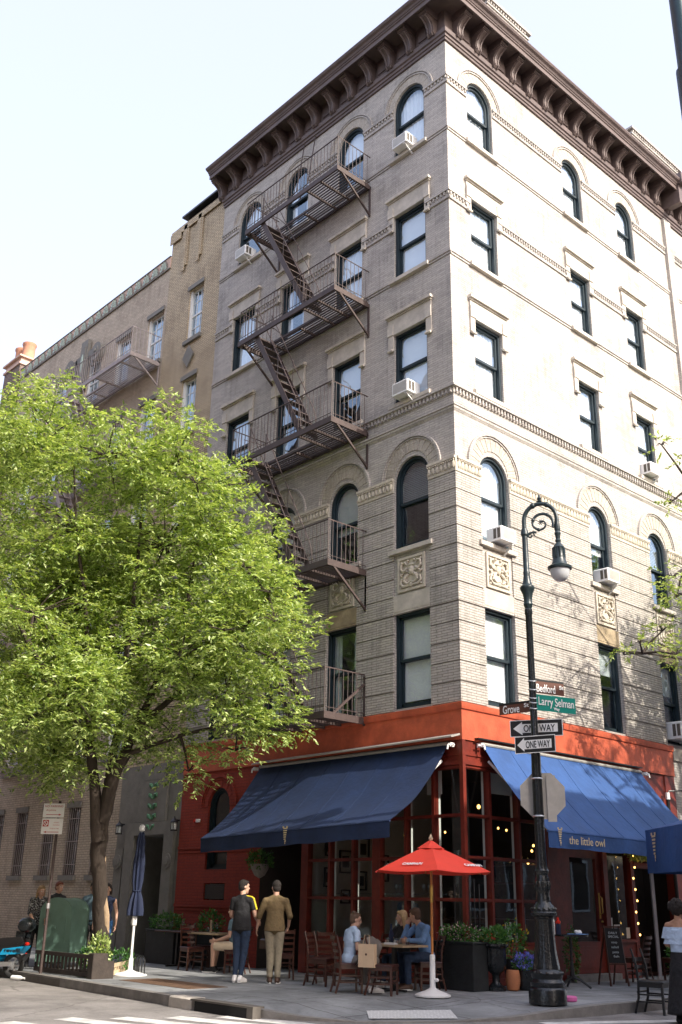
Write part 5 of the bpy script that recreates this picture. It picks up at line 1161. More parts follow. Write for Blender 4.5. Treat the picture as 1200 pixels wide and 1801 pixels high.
# ================================================================ parking sign
t = thing('parking_sign', 'white two-part no parking sign on a thin pole beside the tree', 'traffic sign', (-6.8, -5.0, 0))
m = MB(); m.tube([(-6.8, -5.0, 0), (-6.8, -5.0, 3.3)], .03, 8); m.build('pole', 'iron_brown', t)
ax = Vector((.42, .91, 0)); ax = Vector((.80, .60, 0)); n = ax.cross(Vector((0, 0, 1))); c = Vector((-6.8, -5.1, 2.93)) + n * .04
def pl_(a, z0, z1, mt, nm, d=0):
    m = MB(); m.add([c + ax * x + Vector((0, 0, z)) + n * d for x, z in ((-a, z0), (a, z0), (a, z1), (-a, z1))], [(0, 1, 2, 3)]); return m.build(nm, mt, t, 0)
pl_(.235, .03, .31, 'sign_white', 'upper_plate'); pl_(.235, -.30, .01, 'sign_white', 'lower_plate')
for s, sz, x, z, wd in (('NO PARKING', .055, 0, .235, .40), ('Anytime', .05, -.06, .16, .22), ('STREET', .026, .09, -.08, .12), ('CLEANING', .026, .09, -.13, .15), ('TUES & FRI', .03, .05, -.20, .2)):
    text_mb(s, sz, wd, .001, ax, (0, 0, 1), c + ax * x + Vector((0, 0, z)) + n * .003).build('lettering', 'letter_red', t, 0)
m = MB()
for z, s in ((.085, 1), (-.26, -1)):
    for P in ([(-.16, z - .006), (.13 , z - .006), (.13, z + .006), (-.16, z + .006)], [(.12, z - .02), (.18, z), (.12, z + .02)]): m.add([c + ax * (x * s) + Vector((0, 0, zz)) + n * .003 for x, zz in P], [tuple(range(len(P)))])
m.add([c + ax * x + Vector((0, 0, zz)) + n * .003 for x, zz in ((-.21, -.15), (-.08, -.15), (-.08, -.02), (-.21, -.02))], [(0, 1, 2, 3)]); m.build('arrow', 'letter_red', t, 0)
m = MB(); m.tube([c + ax * (-.145 + .045 * math.cos(a)) + Vector((0, 0, -.085 + .045 * math.sin(a))) + n * .006 for a in [k * .5236 for k in range(12)]], .007, 5, closed=True); m.add([c + ax * x + Vector((0, 0, z)) + n * .008 for x, z in ((-.175, -.06), (-.165, -.05), (-.115, -.11), (-.125, -.12))], [(0, 1, 2, 3)]); m.build('symbol', 'sign_white', t, 0)
m = MB()
for x, z in ((-.06, -5.04),): m.tube([(-6.8, -5.0, 1.2), (-6.8, -5.0, 1.3)], .042, 8)
m.build('clamp', 'metal', t)

# ================================================================ mailbox, tree pit, planter boxes
t = thing('mail_storage_box', 'dull green rounded-top mail storage box behind the wooden tree guard', 'mailbox', (-8.45, -3.7, 0))
m = MB(); prof = [(-.36, .12), (.36, .12), (.36, 1.10)] + [(.36 * math.cos(math.pi * k / 14), 1.10 + .30 * math.sin(math.pi * k / 14)) for k in range(1, 14)] + [(-.36, 1.10)]
T_ = lambda x, y, z: (-8.45 + x * .80 - y * .60, -3.7 + x * .60 + y * .80, z)
m.T = T_; m.prism(prof, -.45, .45); m.build('body', 'mail_green', t, 30)
m = MB(); m.T = T_
for y in (-.46, .44): m.prism([(x * 1.03, .12 if z < .2 else z + .012) for x, z in prof], y, y + .02)
m.build('rim', 'mail_green', t, 30)
m = MB(); m.T = T_
for x in (-.30, .30):
    for y in (-.38, .38): m.box(x - .03, x + .03, y - .03, y + .03, 0, .12)
m.build('leg', 'mail_green', t, 0)
m = MB(); m.T = T_; m.box(-.26, .26, -.475, -.462, .5, 1.1); m.box(-.03, .03, -.50, -.475, .78, .84); m.build('door', 'mail_green', t, 0)
# low wooden guards of the tree pit
def guard(name, label, p0, p1, h, n, mt, d=.06, solid=False):
    a, b = Vector(p0), Vector(p1); ax = (b - a).normalized(); L_ = (b - a).length; t = thing(name, label, 'tree guard', tuple(a))
    m = MB(); m.bar(a + Vector((0, 0, h - .03)), b + Vector((0, 0, h - .03)), d, .07); m.bar(a + Vector((0, 0, .06)), b + Vector((0, 0, .06)), d, .08); m.build('rail', mt, t, 0)
    m = MB()
    for k in range(n): p = a + ax * (L_ * (k + .5) / n); m.bar(p + Vector((0, 0, .02)), p + Vector((0, 0, h - .05)), L_ / n * (.93 if solid else .42), .02, tuple(ax.cross(Vector((0, 0, 1)))))
    m.build('slats', mt, t, 0); return t
guard('tree_guard', 'dark slatted wooden guard on the kerb side of the tree pit', (-7.35, -4.85, 0), (-5.15, -4.85, 0), .40, 15, 'dark_timber')
t = thing('tree_guard_end', 'dark board closing the end of the slatted tree guard', 'tree guard', (-5.1, -4.8, 0)); m = MB(); m.bbox(-5.14, -4.96, -4.92, -4.60, 0, .44, .01); m.box(-5.13, -4.97, -4.6, -4.45, 0, .3); m.build('board', 'dark_timber', t, 0)
guard('low_picket_fence', 'low pale picket edging between the tree guard and the closed umbrella', (-5.05, -4.62, 0), (-6.45, -3.2, 0), .22, 10, 'wood_pale', .04)
t = thing('hoop_fence', 'low black hoop fence beside the tree pit', 'fence', (-6.0, -3.0, 0)); m = MB()
for k in range(6): x = -6.95 + k * .26; m.tube([(x, -3.0 - .1 * k, 0)] + [(x + .13 - .13 * math.cos(math.pi * i / 8), -3.0 - .1 * k, .22 + .13 * math.sin(math.pi * i / 8)) for i in range(9)] + [(x + .26, -3.0 - .1 * k, 0)], .012, 6)
m.build('hoops', 'black_paint', t)
t = thing('pit_plants', 'bright yellow-green leafy plants growing round the tree foot', 'plants', (-5.4, -4.0, 0)); bush('foliage', (-5.55, -4.45, .40), (.2, .22, .38), 600, 'leaf', t, 3, .07); bush('foliage', (-5.9, -4.4, .32), (.55, .25, .2), 700, 'leaf_plant', t, 4, .06); bush('foliage', (-6.2, -3.6, .25), (.3, .3, .2), 500, 'leaf_plant', t, 5, .06)
m = MB(); m.slab([(-7.3, -4.8), (-5.15, -4.75), (-6.5, -3.25), (-7.3, -3.2)], .0, .03); tag(m.build('ground', 'soil', smooth=0), kind='structure')
t = thing('plastic_bottle', 'crushed pale blue plastic bottle lying in the gutter', 'bottle', (-7.3, -5.25, -.15)); m = MB(); m.tube([(-7.45, -5.28, -.1), (-7.42, -5.28, -.1), (-7.20, -5.22, -.1), (-7.13, -5.20, -.1), (-7.1, -5.19, -.1)], [.02, .045, .045, .02, .018], 10); m.build('body', 'curtain', t); m = MB(); m.tube([(-7.1, -5.19, -.1), (-7.07, -5.183, -.1)], .02, 8); m.build('cap', 'white_metal', t)

# ================================================================ umbrellas
t = thing('closed_umbrella', 'closed navy patio umbrella on a white pole and round white base', 'umbrella', (-5.58, -3.71, 0)); c = (-5.58, -3.71, 0)
m = MB(); m.lathe([(.34, 0), (.34, .02), (.28, .035), (.12, .07), (.05, .10), (.045, .30), (.035, .32)], c, 28); m.build('base', 'white_metal', t)
m = MB(); m.lathe([(.026, .3), (.026, .90), (.05, .92), (.05, 1.08), (.026, 1.1), (.026, 2.72)], c, 12); m.box(c[0] - .09, c[0] - .03, c[1] - .02, c[1] + .02, .95, 1.02); m.build('pole', 'white_metal', t)
m = MB(); m.lathe([(.02, 2.72), (.055, 2.74), (.065, 2.79), (.05, 2.84), (.02, 2.86)], c, 12); m.build('finial', 'white_metal', t)
m = MB(); m.lathe([(.06, 1.12), (.17, 1.10), (.175, 1.2), (.14, 1.40), (.09, 1.54), (.085, 1.58), (.115, 1.75), (.125, 2.1), (.10, 2.3), (.085, 2.42), (.095, 2.5), (.06, 2.68), (.03, 2.72)], c, 64, 8, .42); m.build('canopy', 'navy_canvas', t, 50)
m = MB(); m.tube([(c[0] + .083 * math.cos(a * .4), c[1] + .083 * math.sin(a * .4), 1.565) for a in range(16)], .014, 6, closed=True); m.build('strap', 'navy_canvas', t)
t = thing('open_umbrella', 'open red patio umbrella with white lettering over the pavement table', 'umbrella', (.82, -1.86, 0)); c = Vector((.82, -1.86, 0))
m = MB(); m.lathe([(.30, 0), (.30, .025), (.24, .05), (.12, .09), (.06, .12), (.048, .14), (.045, .62), (.03, .64)], tuple(c), 28); m.cap(c + Vector((.05, 0, .25)), c + Vector((.10, 0, .25)), .02, .03, 8); m.build('base', 'white_metal', t)
m = MB(); m.lathe([(.022, .6), (.022, 2.42)], tuple(c), 12); m.build('pole', 'wood_pole', t); m = MB(); m.lathe([(.024, 1.45), (.028, 1.47), (.028, 1.72), (.024, 1.74)], tuple(c), 12); m.build('pole_sleeve', 'brass', t)
m = MB(); Z0, Z1, RR = 1.95, 2.40, 1.09; ns = 6; a0 = R(18)
tops = []; V_ = [c + Vector((0, 0, Z1))]; rings = 6; seg = 8
grid = []
for j in range(1, rings + 1):
    f_ = j / rings; row = []
    for k in range(ns):
        A_ = a0 + 2 * math.pi * k / ns; B_ = a0 + 2 * math.pi * (k + 1) / ns
        pa = Vector((math.cos(A_), math.sin(A_), 0)) * RR * f_; pb = Vector((math.cos(B_), math.sin(B_), 0)) * RR * f_
        for i in range(seg):
            s = i / seg; p = pa.lerp(pb, s); sag = .05 * f_ * math.sin(math.pi * s); row.append(c + p + Vector((0, 0, Z1 - (Z1 - Z0) * (f_ ** 1.08) - sag * .6 + .0)))
    grid.append(row)
nn = ns * seg; vs = V_ + [p for r in grid for p in r]; fs = [(0, 1 + i, 1 + (i + 1) % nn) for i in range(nn)]
for j in range(rings - 1): fs += [(1 + j * nn + i, 1 + (j + 1) * nn + i, 1 + (j + 1) * nn + (i + 1) % nn, 1 + j * nn + (i + 1) % nn) for i in range(nn)]
m.add(vs, fs); m.add([v - Vector((0, 0, .008)) for v in vs], fs); m.build('canopy', 'red_canvas', t, 28)
m = MB(); m.lathe([(.25, 2.325), (.22, 2.345), (.10, 2.42), (.05, 2.45), (.02, 2.46)], tuple(c), 6); m.build('vent', 'red_canvas', t, 0)
m = MB(); m.lathe([(.02, 2.45), (.035, 2.47), (.04, 2.50), (.02, 2.54), (.008, 2.57)], tuple(c), 10); m.build('finial', 'wood_pale', t)
m = MB()
for k in range(ns): A_ = a0 + 2 * math.pi * k / ns; m.bar(c + Vector((0, 0, Z1 - .04)), c + Vector((math.cos(A_) * RR * .99, math.sin(A_) * RR * .99, Z0 - .01)), .018, .02); m.bar(c + Vector((0, 0, 1.95)), c + Vector((math.cos(A_) * .6, math.sin(A_) * .6, 2.14)), .015, .015)
m.build('ribs', 'wood_pole', t, 0)
for k in (3, 5, 4):      # lettering near the hem of the panels
    A_ = a0 + 2 * math.pi * (k + .5) / ns; rad = Vector((math.cos(A_), math.sin(A_), 0)); tan = Vector((-math.sin(A_), math.cos(A_), 0)); apo = RR * math.cos(math.pi / ns)
    slope = Vector((-rad.x * apo, -rad.y * apo, (Z1 - Z0) + .03)).normalized()
    f_ = .80; po = c + rad * apo * f_ + Vector((0, 0, Z1 - (Z1 - Z0) * f_ ** 1.08 - .03 * f_)); nrm = tan.cross(slope)
    sh = tan * (.32 if k == 5 else (-.3 if k == 3 else 0))
    text_mb('CAMPARI', .11, .36, .002, tan, slope, po + sh - slope * .03 + nrm * .03, bold=.004).build('lettering', 'letter_white', t, 0)
# square canopy at the right edge
t = thing('square_canopy', 'blue square canopy with a pale emblem on steel poles above the curly-haired woman', 'canopy', (3.2, 1.6, -.15))
T_ = lambda x, y, z: (3.60 + x * .62 - y * .78, 2.0 + x * .78 + y * .62, z)
m = MB(); m.T = T_; W_ = 2.2; m.add([(0, 0, 2.88), (W_, 0, 2.88), (W_, W_, 2.88), (0, W_, 2.88), (W_ / 2, W_ / 2, 3.25)], [(0, 1, 4), (1, 2, 4), (2, 3, 4), (3, 0, 4)]); m.build('roof_cloth', 'blue_canvas', t, 0)
m = MB(); m.T = T_
for a, b in (((0, 0), (W_, 0)), ((W_, 0), (W_, W_)), ((W_, W_), (0, W_)), ((0, W_), (0, 0))):
    m.sheet([[(a[0] + (b[0] - a[0]) * i / 16 + .008 * math.sin(i * 1.3 + j), a[1] + (b[1] - a[1]) * i / 16 + .012 * math.sin(i * 1.7) * j / 3, 2.89 - .82 * j / 3) for i in range(17)] for j in range(4)])
m.build('valance', 'blue_canvas', t, 60)
for x, y in ((.04, .04), (W_ - .04, .04), (W_ - .04, W_ - .04), (.04, W_ - .04)): m = MB(); m.T = T_; m.box(x - .03, x + .03, y - .03, y + .03, -.148, 2.88); m.build('pole', 'metal', t, 0)
a_ = Vector((.62, .78, 0)); n_v = a_.cross(Vector((0, 0, 1))); owl(Vector((3.60, 2.0, 2.42)) - Vector((.78, -.62, 0)) * 1.72 - a_ * .02, Vector((.78, -.62, 0)), (0, 0, 1), .40).build('emblem', 'gold', t, 0)
# ================================================================ trees
def tree(name, label, limbs, lobes, seed, density, mt='leaf', leaf=.095, group=None, bark='bark', base=None, twigs=True):
    """limbs: list of point/radius polylines; lobes: (x,y,z,r) leaf masses filled with drooping leafy sprays"""
    g = np.random.default_rng(seed); t = thing(name, label, 'tree', base or limbs[0][0][:3], group)
    m = MB()
    for L_ in limbs:
        pts = [Vector(p[:3]) for p in L_]; rs = [p[3] for p in L_]; P, Q = [], []
        for i in range(len(pts) - 1):
            for k in range(4): s = k / 4; P.append(pts[i].lerp(pts[i + 1], s) + Vector(g.normal(size=3) * rs[i] * .10)); Q.append((rs[i] * (1 - s) + rs[i + 1] * s) * (1 + .06 * math.sin(i * 4 + k * 2)))
        P.append(pts[-1]); Q.append(rs[-1]); m.tube(P, Q, 10)
    tr = m.build('trunk', bark, t, 60)
    ends = [Vector(p[:3]) for L_ in limbs for p in L_[1:]]
    PP, DD, NN, SS = [], [], [], []; tw = MB()
    subs = []
    for (x, y, z, r) in lobes:      # big masses break up into separate flattened leafy tufts with gaps between them
        if r < .62: subs.append((x, y, z, r, 0, None)); continue
        for k in range(int(10 * r * r + 3)):
            d = g.normal(size=3); d /= np.linalg.norm(d); q_ = np.array((x, y, z)) + d * r * g.uniform(.3, 1.12) ** .7 * np.array((1, 1, .95)); subs.append((q_[0], q_[1], q_[2], g.uniform(.24, .50), 1, (x, y, z)))
        if twigs:
            cv = Vector((x, y, z)); e = min(ends, key=lambda q: (q - cv).length); tw.tube([e, e.lerp(cv, .5) + Vector((0, 0, .15 * r)), cv], [.04, .03, .02], 6)
    for (x, y, z, r, fl, par) in subs:
        c = np.array((x, y, z)); cv = Vector((x, y, z)); e = Vector(par) if par else min(ends, key=lambda q: (q - cv).length)
        if twigs and par: tw.tube([e, e.lerp(cv, .5) + Vector((0, 0, .1)), cv], [.018, .012, .005], 5)
        elif twigs:
            tw.tube([e, e.lerp(cv, .5) + Vector((0, 0, .15 * r)), cv], [.035, .025, .015], 6)
            for k in range(7):
                d = g.normal(size=3); d /= np.linalg.norm(d); d[2] = abs(d[2]) * .6 - .1; q = Vector(c + d * r * .85); tw.tube([cv, cv.lerp(q, .5) + Vector((0, 0, .06)), q], [.015, .010, .004], 5)
        n = int(density * 1.6 * r * r * (1.15 if r > .6 else 1.6))
        for k in range(n):
            d = g.normal(size=3); d /= np.linalg.norm(d); rad = g.uniform(.25, 1.02) ** .5
            lump = 1 + .20 * math.sin(5 * d[0] + 3 * d[2] + seed + x) + .14 * math.sin(8 * d[1] - 4 * d[2] + y)
            o = c + d * r * rad * lump * (np.array((1.12, 1.12, .78)) if fl else np.array((1.05, 1.05, .92)))
            out = d + g.normal(size=3) * .45; out[2] = out[2] * .5 + .10; out /= np.linalg.norm(out)
            L0 = g.uniform(.16, .36); nl = int(g.integers(7, 12))
            s = np.linspace(.08, 1, nl); pts = o + out * (s[:, None] * L0); pts[:, 2] -= .22 * L0 * s ** 2
            sidev = np.cross(out, (0, 0, 1.)); sidev /= np.linalg.norm(sidev) + 1e-9
            sg = np.where(np.arange(nl) % 2 == 0, 1., -1.)[:, None]
            D = out * .7 + sidev * sg * .7 + np.array((0, 0, -.25)) + g.normal(size=(nl, 3)) * .30
            N = np.array((0, 0, 1.)) + g.normal(size=(nl, 3)) * .45
            PP.append(pts); DD.append(D); NN.append(N); SS.append(g.uniform(.5, 1.25, nl) * leaf)
    if twigs: tw.build('twigs', bark, t, 60)
    leaf_mesh('crown', np.concatenate(PP), np.concatenate(DD), np.concatenate(NN), np.concatenate(SS), mt, t, .38)
    return t
limbs = [[(-6.22, -4.0, -.02, .22), (-6.15, -4.08, .4, .165), (-6.05, -4.2, 1.1, .15), (-5.86, -4.45, 1.8, .15), (-5.72, -4.6, 2.4, .17), (-5.52, -4.7, 2.9, .14)],
         [(-5.6, -4.7, 2.5, .15), (-5.5, -5.0, 3.65, .11), (-5.45, -5.2, 4.4, .09), (-5.4, -5.4, 5.46, .065), (-5.3, -5.7, 7.06, .045), (-5.2, -6.2, 8.65, .03), (-5.1, -6.5, 10.2, .015)],
         [(-5.5, -4.7, 2.85, .13), (-5.14, -4.75, 3.66, .13), (-4.8, -4.6, 4.52, .10), (-4.3, -4.4, 5.7, .065), (-3.8, -4.2, 7.21, .045), (-3.5, -4.2, 8.92, .03), (-3.6, -4.4, 10.2, .015)],
         [(-5.55, -4.68, 2.7, .13), (-5.1, -4.8, 4.62, .08), (-4.8, -4.9, 6.54, .055), (-4.6, -5.0, 8.68, .035), (-4.6, -5.1, 10.3, .015)],
         [(-4.72, -4.78, 4.5, .07), (-3.99, -4.3, 5.2, .06), (-2.95, -3.72, 6.2, .045), (-1.98, -3.5, 7.1, .02)],
         [(-5.27, -5.31, 4.35, .07), (-5.44, -5.92, 5.13, .06), (-5.62, -6.72, 6.19, .05), (-5.7, -7.3, 7.04, .025)],
         [(-4.13, -4.7, 5.7, .05), (-3.6, -3.6, 6.4, .04), (-3.3, -2.6, 7.2, .02)],
         [(-4.9, -4.76, 4.1, .05), (-4.0, -4.0, 4.5, .04), (-3.1, -3.2, 4.8, .02)]]
lobes = [(-5.18, -7.2, 10.3, 1.25), (-4.55, -6.01, 10.2, 1.25), (-3.73, -4.82, 10.2, 1.15), (-6.08, -5.81, 8.99, 1.7), (-4.24, -4.59, 8.45, 1.55), (-3.5, -3.6, 8.55, 1.15), (-2.0, -4.2, 7.55, .78), (-1.45, -3.9, 7.0, .55), (-5.66, -6.67, 6.8, 1.4), (-5.95, -4.33, 6.68, 1.7), (-3.71, -3.5, 6.6, 1.35), (-2.6, -2.9, 6.9, .75), (-4.52, -6.28, 4.97, 1.15), (-4.64, -4.38, 4.9, 1.0), (-2.8, -3.76, 5.2, .95), (-2.6, -3.0, 4.65, .42), (-4.2, -3.6, 3.85, .42), (-5.03, -6.98, 4.4, .6), (-4.93, -5.55, 4.0, .5), (-2.6, -5.0, 9.3, .5), (-4.0, -2.6, 4.35, .42), (-3.0, -3.9, 9.7, .5), (-2.1, -3.1, 5.9, .6), (-6.6, -5.4, 7.9, 1.4), (-7.4, -4.9, 6.0, 1.25), (-7.2, -4.6, 8.6, 1.2), (-6.6, -6.6, 5.2, 1.1), (-3.3, -4.6, 5.9, .9), (-7.4, -5.4, 4.9, 1.0), (-8.2, -4.9, 5.5, 1.0), (-6.3, -5.5, 4.3, .7), (-7.8, -5.2, 7.2, 1.2), (-1.9, -4.6, 6.2, .6), (-5.6, -7.4, 11.3, .55), (-3.9, -5.0, 11.3, .5), (-1.0, -4.1, 6.3, .42), (-2.2, -2.7, 4.7, .4)]
TR1 = tree('street_tree', 'large light green tree growing from the slatted guard before the fire escape', limbs, lobes, 11, 128, 'leaf', .115)
m = MB(); m.tube([(-5.64, -4.47, 2.2), (-5.82, -4.38, 1.7), (-5.97, -4.14, 1.1), (-6.07, -4.02, .6), (-6.1, -3.99, .35)], [.012, .05, .075, .06, .02], 8)
m.build('bark_scar', 'bark_pale', TR1, 60)
tree('street_tree', 'street tree standing behind the large tree towards the chimney', [[(-11.5, -4.4, 0, .2), (-11.2, -4.8, 3, .16), (-10.8, -5.4, 6, .12), (-10.2, -6, 9, .07), (-9.8, -6.4, 12, .03)]],
     [(-9.76, -6.64, 12.3, .95), (-8.7, -6.35, 11.2, 1.05), (-10.61, -6.63, 11.17, 1.6), (-9.39, -6.3, 9.28, 1.35), (-11.18, -5.83, 7.72, 1.6), (-10.4, -5.45, 5.82, 1.45), (-10.77, -5.5, 4.5, 1.0)], 12, 60, 'leaf', .14)
tree('street_tree', 'street tree reaching thin leafy branches before the sunlit facade',
     [[(2.7, 9.4, 0, .17), (2.7, 9.2, 3, .14), (2.75, 8.6, 5.5, .11), (2.8, 7.4, 7.4, .07), (2.8, 6, 8.3, .04), (2.6, 4.8, 8.6, .02)], [(2.75, 8.6, 5.5, .07), (2.4, 7.0, 6.2, .045), (2.1, 5.4, 6.7, .03), (1.7, 4.2, 6.7, .012)], [(2.8, 7.4, 7.4, .05), (3.1, 6.0, 9.4, .035), (3.1, 4.6, 10.4, .015)], [(2.75, 8.6, 5.5, .1), (3, 9.6, 8, .07), (3, 10, 11, .04)]],
     [(2.96, 3.7, 11.2, .15), (3.5, 3.6, 10.7, .16), (2.86, 3.75, 8.09, .26), (2.4, 4.67, 7.95, .3), (2.02, 3.6, 6.75, .14), (1.92, 4.76, 7.27, .28), (2.34, 4.52, 6.63, .3), (1.35, 3.7, 6.71, .11), (1.78, 3.3, 6.5, .12), (2.71, 4.25, 10.02, .16), (3, 7, 8.5, 1.3), (3.2, 9.5, 10.5, 1.8), (2.8, 8.8, 8, 1.2), (3.2, 11, 8.5, 1.6)], 13, 130, 'leaf', .12)
tree('street_tree', 'unseen bushy tree added facing the tan apartment building to darken the street', [[(-9, -12.9, 0, .2), (-9, -12.8, 4, .14), (-9, -12.5, 8, .06)]], [(-9, -12.4, 7, 2.2), (-10.5, -12, 5.6, 1.8), (-7.6, -12, 5.8, 1.7), (-9, -12, 9, 1.6)], 15, 18, 'leaf_dark', .22, twigs=False)  # unseen tree, added so its crown dims the street
tree('street_tree', 'unseen bushy tree added opposite the brick chimney to darken the street', [[(-16, -12.9, 0, .2), (-16, -12.8, 4, .14), (-16, -12.5, 8, .06)]], [(-16, -12.4, 7, 2.4), (-17.5, -12, 5.6, 1.9), (-14, -12, 5.8, 1.9), (-16, -12, 9, 1.6)], 16, 18, 'leaf_dark', .22, twigs=False)  # second out-of-view crown, added to block sky light
tree('street_tree', 'open-crowned street tree across the side street that dapples the sunlit facade', [[(11.2, 7.2, -.15, .2), (11.2, 7.2, 5, .16), (11.1, 7, 9, .12), (10.8, 6.8, 13, .07), (10.5, 6.6, 16, .03)], [(11.1, 7, 8, .1), (10.6, 5.4, 11, .06), (10.4, 4.3, 13.5, .02)], [(11.1, 7, 8.5, .1), (11, 8.8, 11, .06), (11, 9.6, 14, .02)]],
     [(10.6, 5.2, 12.2, .9), (10.6, 6.6, 11.2, 1.0), (10.8, 7.9, 12.8, 1.0), (10.7, 6.4, 13.9, .8), (10.5, 4.6, 13.9, .55), (10.8, 5.6, 15.4, .5), (11, 9.2, 12.2, 1.1), (11, 8.6, 14.6, .8), (10.9, 7.6, 10.2, .8), (10.6, 5.2, 10.3, .6)], 14, 20, 'leaf', .15)

# ================================================================ furniture
def make_chair(label, wood='wood_dark', seat='leather', slats=4):
    """ladder-back cafe chair, faces +X, origin on the floor under the seat"""
    t = thing('cafe_chair', label, 'chair')
    m = MB(); m.bbox(-.20, .22, -.205, .205, .435, .47, .012); m.build('seat', seat, t, 0)
    m = MB(); m.box(-.19, .20, -.19, -.165, .375, .434); m.box(-.19, .20, .165, .19, .375, .434); m.box(.175, .20, -.165, .165, .375, .434); m.box(-.19, -.165, -.165, .165, .375, .434); m.build('apron', wood, t, 0)
    for y in (-.175, .175):
        MB().bar((.19, y, 0), (.185, y, .43), .034, .034).build('leg', wood, t, 0)
        m = MB(); m.tube([(-.27, y, 0), (-.20, y, .22), (-.185, y, .44), (-.20, y, .66), (-.27, y, .91)], [.018, .02, .021, .019, .015], 6); m.build('rear_post', wood, t)
    m = MB()
    for k in range(slats):
        z = .545 + k * .105; x = -.195 - .09 * max(0, (z - .55) / .36) ** 1.4
        P = [(x - .012 - .02 * math.cos(math.pi * s / 6 - math.pi / 2), -.17 + .34 * s / 6) for s in range(7)]
        hgt = .045 if k < slats - 1 else .06
        m.add([(px, py, z - hgt / 2) for px, py in P] + [(px - .012, py, z - hgt / 2) for px, py in P] + [(px - .006, py, z + hgt / 2) for px, py in P] + [(px - .018, py, z + hgt / 2) for px, py in P],
              [f for i in range(6) for f in ((i, i + 1, 15 + i, 14 + i), (7 + i + 1, 7 + i, 21 + i, 22 + i), (14 + i, 15 + i, 22 + i, 21 + i), (i, 7 + i, 8 + i, i + 1))])
    m.build('backrest', wood, t, 30)
    m = MB()
    for y in (-.175, .175): m.bar((-.24, y, .17), (.187, y, .17), .018, .022); m.bar((-.215, y, .27), (.187, y, .27), .018, .022)
    m.bar((.187, -.175, .22), (.187, .175, .22), .018, .022); m.bar((-.215, -.175, .30), (-.215, .175, .30), .018, .022); m.build('stretcher', wood, t, 0)
    return t
ch0 = make_chair('empty dark wooden chair nearest the seated woman in pale blue, its back to the street', slats=4)
G_ = 'dark ladder-back cafe chairs on the pavement'; ch0['group'] = G_
place(ch0, (-1.75, -2.05, 0), R(20))
CH = [((-.42, -2.62, 0), R(62), 'dark wooden cafe chair under the seated woman in the pale blue tee'),
      ((.22, -2.42, 0), R(28), 'dark wooden cafe chair with a paper bag hanging behind, its seat towards the planter'),
      ((-.70, -.98, 0), R(-90), 'dark cafe chair under the seated blonde woman'),
      ((-.08, -.98, 0), R(-120), 'dark cafe chair under the seated man in the blue shirt'),
      ((-2.35, -1.55, 0), R(160), 'dark cafe chair in the shade beside the man in brown'),
      ((-3.4, -1.6, 0), R(150), 'dark cafe chair behind the two standing men'),
      ((-5.10, -1.45, 0), R(215), 'dark cafe chair under the seated man in tan shorts'),
      ((-6.3, -1.75, 0), R(-10), 'dark cafe chair with its curved back turned to the closed umbrella'),
      ((-6.9, -1.1, 0), R(60), 'dark cafe chair between the tables by the planter with spiky grass'),
      ((-1.35, -1.1, 0), R(200), 'dark cafe chair beside the window behind the seated woman in pale blue')]
for p, rz, lb in CH: dup(ch0, p, rz, lb, G_)
kc = make_chair('black wooden chair standing in the road by the kerb', 'black_paint', 'black_paint', 3); place(kc, (3.62, .38, -.15), R(8)); kc.scale = (1.05, 1.05, 1.05)
k2 = make_chair('brown wooden chair just beyond the chalkboard easel', 'wood_dark', 'wood_dark', 4); place(k2, (.85, 4.35, 0), R(190)); k3 = dup(k2, (1.25, 5.2, 0), R(160), 'brown wooden chair before the window with string lights')
k4 = dup(k2, (1.0, 6.3, 0), R(120), 'brown wooden chair before the dark opening with the black pipe')
def table(label, x0, x1, y0, y1, h=.75, top='wood_table'):
    t = thing('cafe_table', label, 'table', ((x0 + x1) / 2, (y0 + y1) / 2, 0)); m = MB(); m.bbox(x0, x1, y0, y1, h - .035, h, .006); m.build('tabletop', top, t, 0)
    cx, cy = (x0 + x1) / 2, (y0 + y1) / 2; m = MB(); m.box(cx - .035, cx + .035, cy - .035, cy + .035, .03, h - .036); m.box(cx - .28, cx + .28, cy - .03, cy + .03, .0, .03); m.box(cx - .03, cx + .03, cy - .28, cy - .031, 0, .03); m.box(cx - .03, cx + .03, cy + .031, cy + .28, 0, .03); m.build('pedestal', 'black_paint', t, 0); return t
table('pale wooden table where the couple sits under the red umbrella', -.82, .22, -1.95, -1.30)
table('pale wooden table with a pepper mill against the red wall', -6.7, -5.65, -1.62, -.95)
table('dark wooden table with wine glasses beside the shrub planter', -8.2, -7.1, -1.5, -.9, .75, 'wood_dark')
def small(name, label, cat, p, parts, group=None):
    t = thing(name, label, cat, p, group)
    for nm, prof, mt, n in parts: MB().lathe(prof, p, n).build(nm, mt, t, 40)
    return t
tumb = [(.03, 0), (.036, .004), (.038, .10), (.034, .10), (.03, .01)]
for i, (x, y, lb) in enumerate(((-.28, -1.50, 'clear tumbler near the blonde woman on the pale table'), (-.18, -1.72, 'clear tumbler in the middle of the pale table'), (.02, -1.62, 'tumbler of dark drink before the man in the blue shirt'), (-.45, -1.62, 'clear tumbler closest to the blue bottle'))):
    small('drinking_glass', lb, 'glass', (x, y, .751), [('bowl', tumb, 'glass_small', 14)] + ([('drink', [(.032, .008), (.034, .05)], 'leather', 12)] if 'dark' in lb else []), 'tumblers on the table')
small('water_bottle', 'tall dark blue glass bottle on the table before the blonde woman', 'bottle', (-.52, -1.48, .751), [('body', [(.04, 0), (.042, .02), (.042, .17), (.016, .24), (.015, .31), (.018, .315), (.018, .33)], 'navy_canvas', 14)])
t = thing('folded_napkin', 'folded white napkin at the near corner of the pale table', 'napkin', (-.12, -1.86, .752)); m = MB(); m.bbox(-.28, -.02, -1.92, -1.82, .752, .785, .01); m.build('cloth', 'paper', t, 0)
